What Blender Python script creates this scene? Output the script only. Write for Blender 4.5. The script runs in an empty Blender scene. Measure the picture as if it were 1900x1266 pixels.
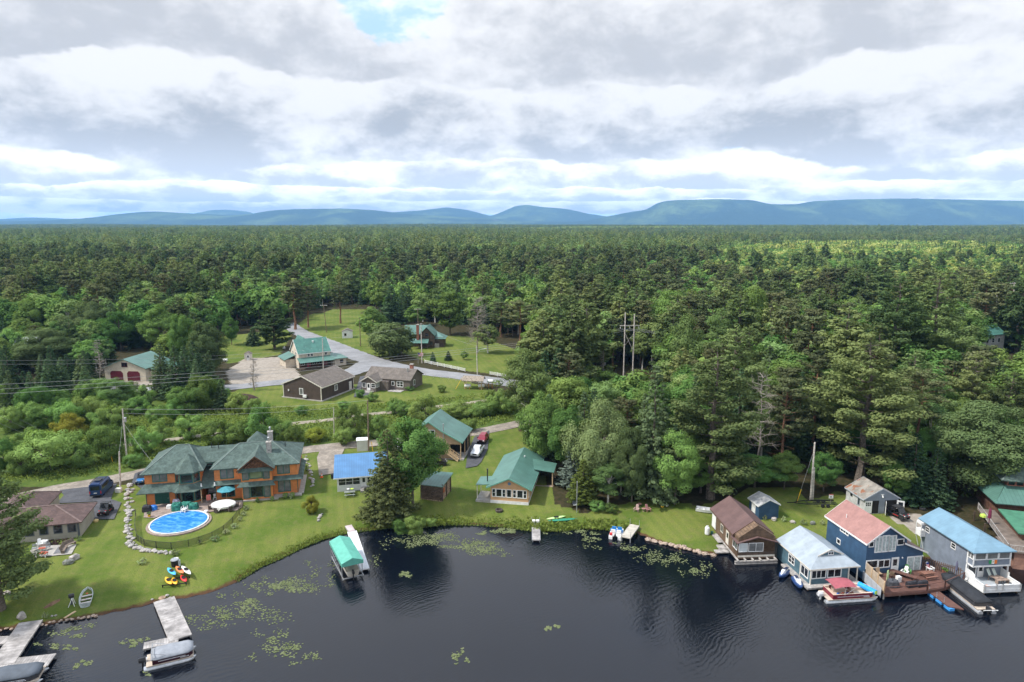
import bpy, math, random
import numpy as np
from math import radians as R, sin, cos, pi, hypot, atan2
rng = np.random.default_rng(7)
random.seed(7)
S = bpy.context.scene
COL = S.collection
# ---------------------------------------------------------------- camera, sky, sun, exposure
CAMZ = 50.0
PITCH = 9.85
cam = bpy.data.objects.new('camera', bpy.data.cameras.new('camera'))
COL.objects.link(cam)
cam.location = (0, 0, CAMZ)
cam.rotation_euler = (R(90 - PITCH), 0, 0)
cam.data.sensor_width = 36
cam.data.lens = 24.0
cam.data.clip_start = 1
cam.data.clip_end = 60000
S.camera = cam
SUN_EL, SUN_AZ = 52, -100          # azimuth from +Y (into the picture), clockwise; -100 = from the left
W = bpy.data.worlds.new('World')
S.world = W
W.use_nodes = True
S.view_settings.view_transform = 'Standard'
S.view_settings.look = 'None'
S.view_settings.exposure = 0.78
S.view_settings.gamma = 1
S.cycles.max_bounces = 6
S.cycles.diffuse_bounces = 3
S.cycles.glossy_bounces = 2
S.cycles.transparent_max_bounces = 6
S.cycles.volume_bounces = 0
S.cycles.use_denoising = True
S.cycles.sample_clamp_indirect = 4


class NG:
    """small helper for node trees"""
    def __init__(s, tree):
        s.t = tree
        s.n = tree.nodes
        s.l = tree.links

    def new(s, typ, **kw):
        n = s.n.new(typ)
        for k, v in kw.items():
            setattr(n, k, v)
        return n

    def put(s, sock, v):
        if isinstance(v, bpy.types.NodeSocket):
            s.l.new(v, sock)
        elif v is not None:
            if hasattr(sock.default_value, '__len__') and not hasattr(v, '__len__'):
                v = [v] * len(sock.default_value)
            if hasattr(sock.default_value, '__len__') and len(sock.default_value) == 4 and len(v) == 3:
                v = (*v, 1)
            sock.default_value = v

    def math(s, op, a, b=None, c=None, clamp=False):
        n = s.new('ShaderNodeMath', operation=op, use_clamp=clamp)
        for i, v in enumerate((a, b, c)):
            if v is not None:
                s.put(n.inputs[i], v)
        return n.outputs[0]

    def vmath(s, op, a, b=None, out=0):
        n = s.new('ShaderNodeVectorMath', operation=op)
        s.put(n.inputs[0], a)
        if b is not None:
            s.put(n.inputs[1], b)
        return n.outputs[out]

    def ramp(s, v, lo, hi, a=0., b=1., smooth=True):
        n = s.new('ShaderNodeMapRange', interpolation_type='SMOOTHSTEP' if smooth else 'LINEAR')
        for i, x in enumerate((v, lo, hi, a, b)):
            s.put(n.inputs[i], x)
        return n.outputs[0]

    def mix(s, f, a, b, mode='MIX'):
        n = s.new('ShaderNodeMix', data_type='RGBA', blend_type=mode)
        s.put(n.inputs[0], f)
        s.put(n.inputs[6], a)
        s.put(n.inputs[7], b)
        return n.outputs[2]

    def noise(s, vec, scale, detail=4, rough=.55, dist=0., out='Fac', dim='3D'):
        n = s.new('ShaderNodeTexNoise', noise_dimensions=dim)
        if vec is not None:
            s.put(n.inputs['Vector'], vec)
        for k, v in (('Scale', scale), ('Detail', detail), ('Roughness', rough), ('Distortion', dist)):
            n.inputs[k].default_value = v
        return n.outputs[out]

    def mapping(s, vec, scale=(1, 1, 1), loc=(0, 0, 0), rot=(0, 0, 0)):
        n = s.new('ShaderNodeMapping')
        s.put(n.inputs[0], vec)
        n.inputs['Location'].default_value = loc
        n.inputs['Rotation'].default_value = rot
        n.inputs['Scale'].default_value = scale
        return n.outputs[0]


SKY_SEED = 0.9


def build_sky():
    W.node_tree.nodes.clear()
    g = NG(W.node_tree)
    sky = g.new('ShaderNodeTexSky', sky_type='NISHITA', sun_disc=False)
    sky.sun_elevation = R(SUN_EL)
    sky.sun_rotation = R(SUN_AZ)
    sky.air_density = 1.0
    d = g.new('ShaderNodeTexCoord').outputs['Generated']
    sep = g.new('ShaderNodeSeparateXYZ')
    g.l.new(d, sep.inputs[0])
    z = g.math('MAXIMUM', sep.outputs[2], 0.0)
    k = g.math('DIVIDE', 1.0, g.math('ADD', z, 0.17))
    cmb = g.new('ShaderNodeCombineXYZ')
    g.l.new(g.math('MULTIPLY', sep.outputs[0], k), cmb.inputs[0])
    g.l.new(g.math('MULTIPLY', sep.outputs[1], k), cmb.inputs[1])
    uv = cmb.outputs[0]
    L1, L2 = (8.3, 2.2, 1.9), (3.1, 1.7, .4)

    def field(dy):
        o = g.mapping(uv, loc=(0, dy, 0))
        a = g.noise(g.mapping(o, loc=L2), .55, 2, .5, .2)
        b = g.noise(g.mapping(o, loc=L1), 1.25, 11, .56, .12)
        return g.math('ADD', g.math('MULTIPLY', a, .45), g.math('MULTIPLY', b, .75)), a
    f0, big = field(0)
    hz = g.vmath('NORMALIZE', g.vmath('MULTIPLY', d, (1, 1, 0)))
    fz = g.new('ShaderNodeCombineXYZ')
    g.l.new(g.math('MULTIPLY', z, 2.), fz.inputs[2])
    fin = g.math('SUBTRACT', g.noise(g.vmath('ADD', hz, fz.outputs[0]), 17., 7, .62, .2), .5)
    # overhead: broken grey and white cover with blue between
    cloud = g.mix(g.ramp(big, .35, .65), (.88, .89, .92), (.60, .63, .70))
    hole = g.math('SUBTRACT', f0, g.math('MULTIPLY', g.ramp(z, .30, .8), .25))
    skyc = g.mix(1.0, sky.outputs[0], (.15, .15, .15), 'MULTIPLY')
    skyc = g.mix(.55, skyc, (.60, .82, 1.15))
    col = g.mix(g.ramp(z, .25, .40, 0, 1), g.mix(g.ramp(fin, -.12, .2), (.34, .50, .72), (.66, .72, .80)), g.mix(g.ramp(hole, .33, .45), skyc, cloud))
    # heaped rows, far and low to near and high: flat grey undersides, lit tops
    wob = g.noise(hz, 2.6, 2, .5)
    for i, (b0, t0, fr, gr, wb) in enumerate(((.012, .050, 15, 3.4, .006), (.030, .075, 11, 2.8, .012), (.048, .120, 8, 2.3, .022), (.085, .30, 4.6, 1.7, .06), (.185, .44, 3.6, 1.3, .10))):
        cz = g.new('ShaderNodeCombineXYZ')
        g.l.new(g.math('MULTIPLY', z, gr), cz.inputs[2])
        pv = g.vmath('ADD', g.vmath('ADD', hz, cz.outputs[0]), (i * 3.7 + SKY_SEED, i * 1.9, i * 5.3))
        nc = g.new('ShaderNodeSeparateColor')
        g.l.new(g.noise(pv, fr * 1.35, 5, .6, .12, 'Color'), nc.inputs[0])
        n1, n2 = nc.outputs[0], nc.outputs[1]
        zz = g.math('ADD', z, g.math('MULTIPLY', g.math('SUBTRACT', wob if i % 2 else g.math('SUBTRACT', 1.0, wob), .5), wb * 2))
        u = g.ramp(zz, b0, t0, 0, 1, False)
        prof = g.math('MINIMUM', g.ramp(zz, b0 - (t0 - b0) * .10, b0 + (t0 - b0) * .12), g.ramp(zz, t0 + (t0 - b0) * .35, b0 + (t0 - b0) * .25))
        val = g.math('ADD', prof, g.math('MULTIPLY', g.math('SUBTRACT', n1, .5), 1.7 if i < 3 else 1.4))
        val = g.math('ADD', val, g.math('MULTIPLY', fin, .75))
        if i > 2:
            gap = g.ramp(g.vmath('DOT_PRODUCT', d, (-.160, .935, .310), 'Value'), .9912, .9980)
            val = g.math('SUBTRACT', val, g.math('MULTIPLY', gap, 1.0))
        m = g.ramp(val, .36, .46) if i < 3 else g.ramp(val, .30, .47)
        lum = g.math('ADD', g.math('MULTIPLY', u, 1.15), g.math('MULTIPLY', g.math('SUBTRACT', n2, .5), 2.0))
        lum = g.math('ADD', lum, g.math('MULTIPLY', fin, 1.25))
        lum = g.math('ADD', lum, g.math('MULTIPLY', g.math('SUBTRACT', .85, val), .35))
        c = g.mix(g.ramp(lum, -.12, .58), (.325, .34, .37) if i < 4 else (.385, .395, .42), (.61, .61, .62))
        col = g.mix(m, col, c)
    col = g.vmath('SCALE', col, None)
    col.node.inputs['Scale'].default_value = 1
    # bright air low down, seen through the haze
    g.l.new(g.ramp(z, .015, .14, 1.9, 1.0), col.node.inputs['Scale'])
    bg = g.new('ShaderNodeBackground')
    g.l.new(col, bg.inputs[0])
    bg.inputs[1].default_value = 1.0
    out = g.new('ShaderNodeOutputWorld')
    g.l.new(bg.outputs[0], out.inputs[0])


build_sky()
sl = bpy.data.lights.new('sun', 'SUN')
sl.energy = 3.0
sl.angle = R(5)
sl.color = (1, .955, .89)
sun = bpy.data.objects.new('sun', sl)
COL.objects.link(sun)
sun.rotation_euler = (R(90 - SUN_EL), 0, R(180 - SUN_AZ))
sun.location = (0, 0, 400)

# ---------------------------------------------------------------- places measured in the photograph -> ground
FPX = 1267.0
_c, _s = cos(R(PITCH)), sin(R(PITCH))


def at(px, py, z=0.0):
    a, b = (px - 950) / FPX, (633 - py) / FPX
    t = (z - CAMZ) / (b * _c - _s)
    return a * t, (b * _s + _c) * t


def hat(px, py, Y):
    """height of the point seen at px,py whose distance ahead is Y"""
    b = (633 - py) / FPX
    return CAMZ + (b * _c - _s) * Y / (b * _s + _c)


def pix(x, y, z):
    z = z - CAMZ
    d = y * _c - z * _s
    return 950 + FPX * x / d, 633 - FPX * (y * _s + z * _c) / d


SHORE_PX = [(-400, 1235), (-150, 1190), (0, 1173), (34, 1165), (75, 1163), (101, 1157), (135, 1153), (160, 1149), (189, 1142), (227, 1136),
            (259, 1128), (282, 1121), (324, 1112), (358, 1109), (400, 1098), (440, 1080), (480, 1054), (520, 1037), (560, 1017), (600, 1001),
            (640, 991), (680, 985), (730, 979), (780, 980), (830, 975), (880, 975), (930, 978), (985, 986), (1040, 987), (1080, 981), (1130, 985),
            (1180, 992), (1205, 1002), (1240, 1015), (1290, 1026), (1330, 1033), (1350, 1020), (1400, 1003), (1445, 1004), (1480, 1012),
            (1530, 1040), (1600, 1062), (1700, 1045), (1760, 1030), (1820, 1005), (1900, 1000), (2100, 1010), (2500, 1030)]
SHORE = np.array([at(*p) for p in SHORE_PX])


def poly_in(poly, x, y):
    """even-odd test, arrays allowed"""
    x, y = np.asarray(x, float), np.asarray(y, float)
    r = np.zeros(x.shape, bool)
    n = len(poly)
    for i in range(n):
        x0, y0 = poly[i]
        x1, y1 = poly[(i + 1) % n]
        if y0 == y1:
            continue
        c = ((y0 > y) != (y1 > y)) & (x < (x1 - x0) * (y - y0) / (y1 - y0) + x0)
        r ^= c
    return r


def line_dist(line, x, y):
    x, y = np.asarray(x, float), np.asarray(y, float)
    best = np.full(x.shape, 1e9)
    for (x0, y0), (x1, y1) in zip(line[:-1], line[1:]):
        dx, dy = x1 - x0, y1 - y0
        t = np.clip(((x - x0) * dx + (y - y0) * dy) / (dx * dx + dy * dy), 0, 1)
        best = np.minimum(best, np.hypot(x - x0 - t * dx, y - y0 - t * dy))
    return best


LAKE = [tuple(p) for p in SHORE] + [(900, SHORE[-1][1]), (900, -900), (-900, -900), (-900, SHORE[0][1])]


def hgt(x, y):
    x, y = np.asarray(x, float), np.asarray(y, float)
    d = line_dist(SHORE, x, y)
    wet = poly_in(LAKE, x, y)
    hill = 16 * np.maximum(0, .5 + .25 * (np.sin(x / 700. + 1) + np.sin(y / 520. + 1.7 * np.sin(x / 900.))) - .35) * np.clip((y - 900) / 1500, 0, 1)
    land = .06 + 1.44 * (1 - np.exp(-d / 7.0))
    bumps = .12 * np.sin(x * .11 + 1.3) * np.sin(y * .09 + .4) * np.clip(d / 60 - .3, 0, 1)
    return np.where(wet, -.35 - np.minimum(d * .28, 2.5), land + bumps + hill)


def H(x, y):
    return float(hgt(np.array([x]), np.array([y]))[0])


def gat(px, py):
    z = 1.4
    for _ in range(5):
        x, y = at(px, py, z)
        z = max(H(x, y), 0.0)
    return x, y, z
# ---------------------------------------------------------------- mesh and object helpers
class MB:
    def __init__(s):
        s.v, s.f, s.m = [], [], []

    def add(s, vs, fs, m=0):
        b = len(s.v)
        s.v += [tuple(map(float, p)) for p in vs]
        s.f += [[i + b for i in f] for f in fs]
        s.m += [m] * len(fs)
        return s

    def prism(s, poly, vec, m=0):
        n = len(poly)
        top = [(p[0] + vec[0], p[1] + vec[1], p[2] + vec[2]) for p in poly]
        fs = [list(range(n))[::-1], list(range(n, 2 * n))] + [[i, (i + 1) % n, n + (i + 1) % n, n + i] for i in range(n)]
        return s.add(list(poly) + top, fs, m)

    def box(s, x0, y0, z0, x1, y1, z1, m=0):
        return s.prism([(x0, y0, z0), (x1, y0, z0), (x1, y1, z0), (x0, y1, z0)], (0, 0, z1 - z0), m)

    def obox(s, c, sx, sy, sz, rz=0., m=0, tilt=0.):
        """box centred on c in plan, standing on c.z, turned by rz; tilt about its own x"""
        pts = []
        for dz in (0, sz):
            for dx, dy in ((-1, -1), (1, -1), (1, 1), (-1, 1)):
                x, y, z = dx * sx / 2, dy * sy / 2, dz
                y, z = y * cos(tilt) - z * sin(tilt), y * sin(tilt) + z * cos(tilt)
                pts.append((c[0] + x * cos(rz) - y * sin(rz), c[1] + x * sin(rz) + y * cos(rz), c[2] + z))
        return s.add(pts, [[3, 2, 1, 0], [4, 5, 6, 7], [0, 1, 5, 4], [1, 2, 6, 5], [2, 3, 7, 6], [3, 0, 4, 7]], m)

    def bar(s, p, q, w, h, m=0):
        """rectangular bar from p to q"""
        p, q = np.array(p, float), np.array(q, float)
        d = (q - p) / (np.linalg.norm(q - p) + 1e-9)
        u = np.cross(d, (0, 0, 1) if abs(d[2]) < .95 else (0, 1, 0))
        u /= np.linalg.norm(u)
        v = np.cross(u, d)
        c = [-u * w / 2 - v * h / 2, u * w / 2 - v * h / 2, u * w / 2 + v * h / 2, -u * w / 2 + v * h / 2]
        return s.add([p + x for x in c] + [q + x for x in c], [[0, 1, 2, 3], [7, 6, 5, 4], [0, 4, 5, 1], [1, 5, 6, 2], [2, 6, 7, 3], [3, 7, 4, 0]], m)

    def tube(s, pts, r, n=6, m=0, cap=True):
        pts = [np.array(p, float) for p in pts]
        rs = [r] * len(pts) if not hasattr(r, '__len__') else r
        rings, pu = [], None
        for i, p in enumerate(pts):
            d = pts[min(i + 1, len(pts) - 1)] - pts[max(i - 1, 0)]
            d = d / (np.linalg.norm(d) + 1e-9)
            u = np.cross(d, (0, 0, 1) if abs(d[2]) < .9 else (1, 0, 0)) if pu is None else pu - d * pu.dot(d)
            u /= np.linalg.norm(u) + 1e-9
            pu = u
            w = np.cross(d, u)
            rings.append([p + rs[i] * (u * cos(2 * pi * k / n) + w * sin(2 * pi * k / n)) for k in range(n)])
        return s.loft(rings, m, cap)

    def loft(s, rings, m=0, cap=True, closed=True):
        n = len(rings[0])
        vs = [p for rg in rings for p in rg]
        fs = []
        for i in range(len(rings) - 1):
            for k in range(n if closed else n - 1):
                a, b = i * n + k, i * n + (k + 1) % n
                fs.append([a, b, b + n, a + n])
        if cap:
            fs += [list(range(n))[::-1], list(range((len(rings) - 1) * n, len(rings) * n))]
        return s.add(vs, fs, m)

    def lathe(s, prof, n=12, c=(0, 0, 0), m=0, sx=1., sy=1.):
        return s.loft([[(c[0] + r * sx * cos(2 * pi * k / n), c[1] + r * sy * sin(2 * pi * k / n), c[2] + z) for k in range(n)] for r, z in prof], m)

    def build(s, name, mats, parent=None, loc=None, rz=0., smooth=False, label=None):
        me = bpy.data.meshes.new(name)
        me.from_pydata(s.v, [], s.f)
        mats = mats if isinstance(mats, (list, tuple)) else [mats]
        for mm in mats:
            me.materials.append(mm)
        if len(mats) > 1:
            me.polygons.foreach_set('material_index', s.m)
        fix_normals(me)
        if smooth:
            me.shade_smooth()
        return link(name, me, parent, loc, rz, label)


def fix_normals(me):
    import bmesh
    b = bmesh.new()
    b.from_mesh(me)
    bmesh.ops.recalc_face_normals(b, faces=b.faces)
    b.to_mesh(me)
    b.free()
    me.update()


def link(name, me, parent=None, loc=None, rz=0., label=None):
    o = bpy.data.objects.new(name, me)
    COL.objects.link(o)
    if parent is not None:
        o.parent = parent
    if loc is not None:
        o.location = loc
    o.rotation_euler = (0, 0, rz)
    if label:
        o['label'] = label
    return o


def tag(o, label, cat, group=None):
    o['label'], o['category'] = label, cat
    if group:
        o['group'] = group
    return o


def thing(name, label, cat, loc, rz=0., group=None):
    """an Empty at the thing's base that parents its parts"""
    o = bpy.data.objects.new(name, None)
    o.empty_display_size = .3
    COL.objects.link(o)
    o.location = loc
    o.rotation_euler = (0, 0, rz)
    return tag(o, label, cat, group)


def dup(root, loc, rz, label, group=None, scale=None):
    r = root.copy()
    COL.objects.link(r)
    r.location, r.rotation_euler = loc, (0, 0, rz)
    r['label'] = label
    if group:
        r['group'] = group
    if scale:
        r.scale = scale
    for ch in root.children:
        c = ch.copy()
        COL.objects.link(c)
        c.parent = r
        for g in ch.children:
            d = g.copy()
            COL.objects.link(d)
            d.parent = c
    return r


def structure(o, kind='structure'):
    o['kind'] = kind
    return o


def np_mesh(name, v, f, mats, smooth=False):
    """v (n,3), f (m,k) arrays"""
    me = bpy.data.meshes.new(name)
    v, f = np.asarray(v, np.float32), np.asarray(f, np.int32)
    k = f.shape[1]
    me.vertices.add(len(v))
    me.vertices.foreach_set('co', v.ravel())
    me.loops.add(f.size)
    me.loops.foreach_set('vertex_index', f.ravel())
    me.polygons.add(len(f))
    me.polygons.foreach_set('loop_start', np.arange(len(f), dtype=np.int32) * k)
    for mm in mats:
        me.materials.append(mm)
    me.update(calc_edges=True)
    if smooth:
        me.shade_smooth()
    return me


# ---------------------------------------------------------------- materials
MATS = {}


def mat(name, col, rough=.75, var=.12, scale=2.5, col2=None, stripe=None, bump=.0, metal=0., spec=.35, speck=None, patch=None, emit=None):
    """col with noise variation; stripe=(axis, period, dark, width) draws board or seam lines; speck=(col, scale, amount) fine grains; patch=(col, scale, threshold) weathered patches"""
    if name in MATS:
        return MATS[name]
    m = bpy.data.materials.new(name)
    m.use_nodes = True
    g = NG(m.node_tree)
    b = g.n['Principled BSDF']
    co = g.new('ShaderNodeTexCoord').outputs['Object']
    nz = g.noise(co, scale, 6, .6)
    c2 = col2 or [min(1, x * (1 + 2.2 * var)) for x in col]
    c1 = [x * (1 - 1.6 * var) for x in col] if not col2 else col
    c = g.mix(g.ramp(nz, .3, .7), c1, c2)
    hsrc = nz
    if patch:
        pn = g.noise(co, patch[1], 5, .65, .4)
        c = g.mix(g.ramp(pn, patch[2], patch[2] + .08), c, patch[0])
    if speck:
        vn = g.new('ShaderNodeTexVoronoi', feature='F1')
        g.l.new(co, vn.inputs[0])
        vn.inputs['Scale'].default_value = speck[1]
        r = g.new('ShaderNodeSeparateColor')
        g.l.new(vn.outputs['Color'], r.inputs[0])
        c = g.mix(g.math('MULTIPLY', g.ramp(r.outputs[0], .35, .8), speck[2]), c, speck[0])
    if stripe:
        sp = g.new('ShaderNodeSeparateXYZ')
        g.l.new(co, sp.inputs[0])
        fr = g.math('FRACT', g.math('DIVIDE', sp.outputs['XYZ'.index(stripe[0])], stripe[1]))
        wdt = stripe[3] if len(stripe) > 3 else .14
        line = g.math('LESS_THAN', fr, wdt)
        c = g.mix(g.math('MULTIPLY', line, stripe[2]), c, [x * .35 for x in col])
        cell = g.math('FLOOR', g.math('DIVIDE', sp.outputs['XYZ'.index(stripe[0])], stripe[1]))
        wn = g.new('ShaderNodeTexWhiteNoise', noise_dimensions='1D')
        g.l.new(cell, wn.inputs['W'])
        c = g.mix(g.math('MULTIPLY', wn.outputs[0], min(.5, var * 1.6)), c, [x * .62 for x in col])
        hsrc = g.math('SUBTRACT', fr, g.math('MULTIPLY', line, 1.0))
    g.put(b.inputs['Base Color'], c)
    b.inputs['Roughness'].default_value = rough
    b.inputs['Metallic'].default_value = metal
    b.inputs['Specular IOR Level'].default_value = spec
    if bump:
        bn = g.new('ShaderNodeBump')
        bn.inputs['Strength'].default_value = bump
        bn.inputs['Distance'].default_value = .05
        g.put(bn.inputs['Height'], hsrc)
        g.l.new(bn.outputs[0], b.inputs['Normal'])
    MATS[name] = m
    return m


def leaf_mat(name, col, col2, trans=.3, hue=.25):
    """foliage: two greens mixed over the crown and from tree to tree"""
    if name in MATS:
        return MATS[name]
    m = bpy.data.materials.new(name)
    m.use_nodes = True
    g = NG(m.node_tree)
    g.n.remove(g.n['Principled BSDF'])
    co = g.new('ShaderNodeTexCoord').outputs['Object']
    rnd = g.new('ShaderNodeObjectInfo').outputs['Random']
    nz = g.noise(co, .55, 3, .6)
    isl = g.new('ShaderNodeNewGeometry').outputs['Random Per Island']
    f = g.math('ADD', g.math('MULTIPLY', nz, .7), g.math('MULTIPLY', isl, .45))
    f = g.math('ADD', f, g.math('MULTIPLY', g.math('SUBTRACT', rnd, .5), .5))
    c = g.mix(g.ramp(f, .2, .95), col, col2)
    hs = g.new('ShaderNodeHueSaturation')
    g.put(hs.inputs['Color'], c)
    r2 = g.math('FRACT', g.math('MULTIPLY', rnd, 37.7))
    g.put(hs.inputs['Hue'], g.math('ADD', .5, g.math('MULTIPLY', g.math('SUBTRACT', r2, .5), .05 * hue * 4)))
    g.put(hs.inputs['Value'], g.math('ADD', 1 - hue * .9, g.math('MULTIPLY', rnd, hue * 1.8)))
    df = g.new('ShaderNodeBsdfDiffuse')
    tr = g.new('ShaderNodeBsdfTranslucent')
    g.put(df.inputs[0], hs.outputs[0])
    g.put(tr.inputs[0], g.mix(1., hs.outputs[0], (1.0, 1.0, .55), 'MULTIPLY'))
    mx = g.new('ShaderNodeMixShader')
    mx.inputs[0].default_value = trans
    g.l.new(df.outputs[0], mx.inputs[1])
    g.l.new(tr.outputs[0], mx.inputs[2])
    g.l.new(mx.outputs[0], g.n['Material Output'].inputs[0])
    MATS[name] = m
    return m
# ---------------------------------------------------------------- the land
def P(*pts):
    return [tuple(at(x, y, 1.3)) for x, y in pts]


LAWN = [P((-250, 1240), (-250, 975), (60, 955), (30, 930), (110, 905), (260, 900), (350, 862), (560, 842), (640, 835), (800, 822), (905, 806), (962, 795), (985, 850), (1022, 905),
          (1035, 935), (1085, 948), (1200, 925), (1290, 938), (1340, 930), (1395, 905), (1480, 905), (1500, 930), (1560, 912), (1620, 950), (1690, 958), (1745, 990), (1790, 1010), (1790, 1100),
          (1300, 1080), (400, 1160)),
        P((385, 655), (412, 625), (545, 612), (520, 660), (425, 676)),
        P((538, 612), (575, 585), (640, 572), (700, 585), (700, 640), (660, 650), (610, 630)),
        P((660, 650), (700, 640), (790, 672), (870, 690), (965, 702), (985, 665), (960, 650), (930, 640), (880, 625), (790, 622), (755, 650), (720, 668)),
        P((430, 730), (450, 722), (535, 712), (660, 715), (790, 690), (900, 718), (900, 740), (700, 752), (560, 765), (430, 760))]
MEADOW = [P((-250, 905), (-60, 850), (200, 770), (430, 745), (560, 758), (700, 745), (905, 725), (990, 745), (990, 790), (880, 800), (560, 835), (100, 905)),
          P((-250, 905), (-250, 700), (0, 720), (430, 730), (430, 745), (200, 800))]
DIRT = [P((420, 690), (455, 666), (525, 664), (560, 700), (500, 712), (430, 716)), P((1640, 955), (1700, 950), (1800, 985), (1780, 1010), (1700, 985)), P((255, 722), (210, 705), (280, 698), (315, 705))]


def axis_steps(lo, hi, step, far_lo, far_hi):
    a = list(np.arange(lo, hi + .01, step))
    s = step
    while a[-1] < far_hi:
        s *= 1.22
        a.append(a[-1] + s)
    s = step
    while a[0] > far_lo:
        s *= 1.22
        a.insert(0, a[0] - s)
    return np.array(a)


def terrain():
    xs = axis_steps(-110, 110, 1.0, -30000, 30000)
    ys = axis_steps(58, 290, 1.0, -400, 27000)
    X, Y = np.meshgrid(xs, ys)
    Z = hgt(X.ravel(), Y.ravel())
    nx, ny = len(xs), len(ys)
    i, j = np.meshgrid(np.arange(nx - 1), np.arange(ny - 1))
    a = (j * nx + i).ravel()
    f = np.stack([a, a + 1, a + nx + 1, a + nx], 1)
    v = np.stack([X.ravel(), Y.ravel(), Z], 1)
    m = bpy.data.materials.new('ground')
    m.use_nodes = True
    g = NG(m.node_tree)
    b = g.n['Principled BSDF']
    geo = g.new('ShaderNodeNewGeometry').outputs['Position']
    at_ = g.new('ShaderNodeAttribute', attribute_name='cover')
    sc = g.new('ShaderNodeSeparateColor')
    g.l.new(at_.outputs['Color'], sc.inputs[0])
    n1 = g.noise(geo, .12, 6, .62, .4)
    n2 = g.noise(geo, .9, 5, .65)
    n3 = g.noise(geo, 6.0, 3, .7)
    edge = g.math('MULTIPLY', g.math('SUBTRACT', n2, .5), .7)
    lawn = g.mix(g.ramp(n1, .36, .62), (.090, .134, .022), (.158, .180, .041))
    lawn = g.mix(g.math('MULTIPLY', g.ramp(n2, .45, .75), .65), lawn, (.165, .150, .060))
    lawn = g.mix(g.ramp(g.noise(geo, .55, 5, .7, 1.), .60, .72, 0, .45), lawn, (.060, .105, .022))
    lawn = g.mix(g.ramp(g.noise(geo, .33, 4, .6), .62, .74, 0, .5), lawn, (.165, .125, .055))
    lawn = g.mix(g.math('MULTIPLY', g.ramp(n3, .42, .68), .45), lawn, (.040, .075, .012))
    wv = g.new('ShaderNodeTexWave', wave_type='BANDS', bands_direction='X')
    g.put(wv.inputs['Vector'], g.mapping(geo, rot=(0, 0, R(-14))))
    wv.inputs['Scale'].default_value = .17
    wv.inputs['Distortion'].default_value = 1.6
    wv.inputs['Detail'].default_value = 1
    wv.inputs['Detail Scale'].default_value = .3
    lawn = g.mix(g.math('MULTIPLY', g.ramp(wv.outputs[0], .4, .6), .16), lawn, (.055, .11, .014))
    mead = g.mix(g.ramp(n2, .3, .7), (.055, .095, .018), (.10, .135, .030))
    floor = g.mix(g.ramp(n2, .3, .7), (.028, .030, .012), (.062, .048, .026))
    dirt = g.mix(g.ramp(n2, .25, .75), (.25, .215, .175), (.36, .32, .27))
    c = g.mix(g.ramp(g.math('ADD', sc.outputs[1], edge), .35, .6), floor, mead)
    c = g.mix(g.ramp(g.math('ADD', sc.outputs[0], edge), .35, .6), c, lawn)
    c = g.mix(g.ramp(g.math('ADD', sc.outputs[2], edge), .35, .6), c, dirt)
    sp = g.new('ShaderNodeSeparateXYZ')
    g.l.new(geo, sp.inputs[0])
    bank = g.ramp(g.math('ADD', sp.outputs[2], g.math('MULTIPLY', g.math('SUBTRACT', n2, .5), .35)), .12, .26, 1, 0)
    c = g.mix(bank, c, g.mix(n3, (.035, .02, .011), (.14, .075, .04)))
    g.put(b.inputs['Base Color'], c)
    b.inputs['Roughness'].default_value = .95
    b.inputs['Specular IOR Level'].default_value = .08
    bn = g.new('ShaderNodeBump')
    bn.inputs['Strength'].default_value = .7
    bn.inputs['Distance'].default_value = .10
    g.l.new(g.math('ADD', n3, n2), bn.inputs['Height'])
    g.l.new(bn.outputs[0], b.inputs['Normal'])
    me = np_mesh('ground', v, f, [m], True)
    x, y = X.ravel(), Y.ravel()
    cv = np.zeros((len(x), 4), np.float32)
    for k, ps in enumerate((LAWN, MEADOW, DIRT)):
        for p in ps:
            cv[:, k] = np.maximum(cv[:, k], poly_in(p, x, y))
    cv[:, 3] = 1
    ca = me.color_attributes.new('cover', 'FLOAT_COLOR', 'POINT')
    ca.data.foreach_set('color', cv.ravel())
    structure(link('ground', me))


def water():
    m = bpy.data.materials.new('lake_water')
    m.use_nodes = True
    g = NG(m.node_tree)
    b = g.n['Principled BSDF']
    geo = g.new('ShaderNodeNewGeometry').outputs['Position']
    n1 = g.noise(geo, .05, 3, .5)
    g.put(b.inputs['Base Color'], g.mix(n1, (.002, .004, .010), (.003, .004, .006)))
    b.inputs['Roughness'].default_value = .035
    b.inputs['IOR'].default_value = 1.48
    warp = g.vmath('ADD', geo, g.vmath('MULTIPLY', g.noise(geo, .06, 2, .5, out='Color'), (9., 9., 0.)))
    wv = g.new('ShaderNodeTexWave', wave_type='BANDS', bands_direction='X', wave_profile='SIN')
    g.put(wv.inputs['Vector'], g.mapping(warp, rot=(0, 0, R(52))))
    wv.inputs['Scale'].default_value = .55
    wv.inputs['Distortion'].default_value = 7
    wv.inputs['Detail'].default_value = 4
    wv.inputs['Detail Scale'].default_value = 1.3
    r1 = g.noise(g.mapping(warp, scale=(1.0, .38, 1), rot=(0, 0, R(35))), 2.6, 5, .6, .8)
    r2 = g.noise(geo, 6.5, 4, .6)
    calm = g.ramp(g.noise(geo, .03, 3, .55), .35, .65, .35, 1.0)
    hh = g.math('ADD', g.math('MULTIPLY', wv.outputs[0], .010), g.math('MULTIPLY', r1, .030))
    hh = g.math('ADD', hh, g.math('MULTIPLY', r2, .007))
    bn = g.new('ShaderNodeBump')
    g.put(bn.inputs['Strength'], calm)
    bn.inputs['Distance'].default_value = 1.0
    g.l.new(hh, bn.inputs['Height'])
    g.l.new(bn.outputs[0], b.inputs['Normal'])
    mb = MB()
    mb.add([(-900, -400, 0), (900, -400, 0), (900, 130, 0), (-900, 130, 0)], [[0, 1, 2, 3]])
    structure(mb.build('lake', m))


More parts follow.
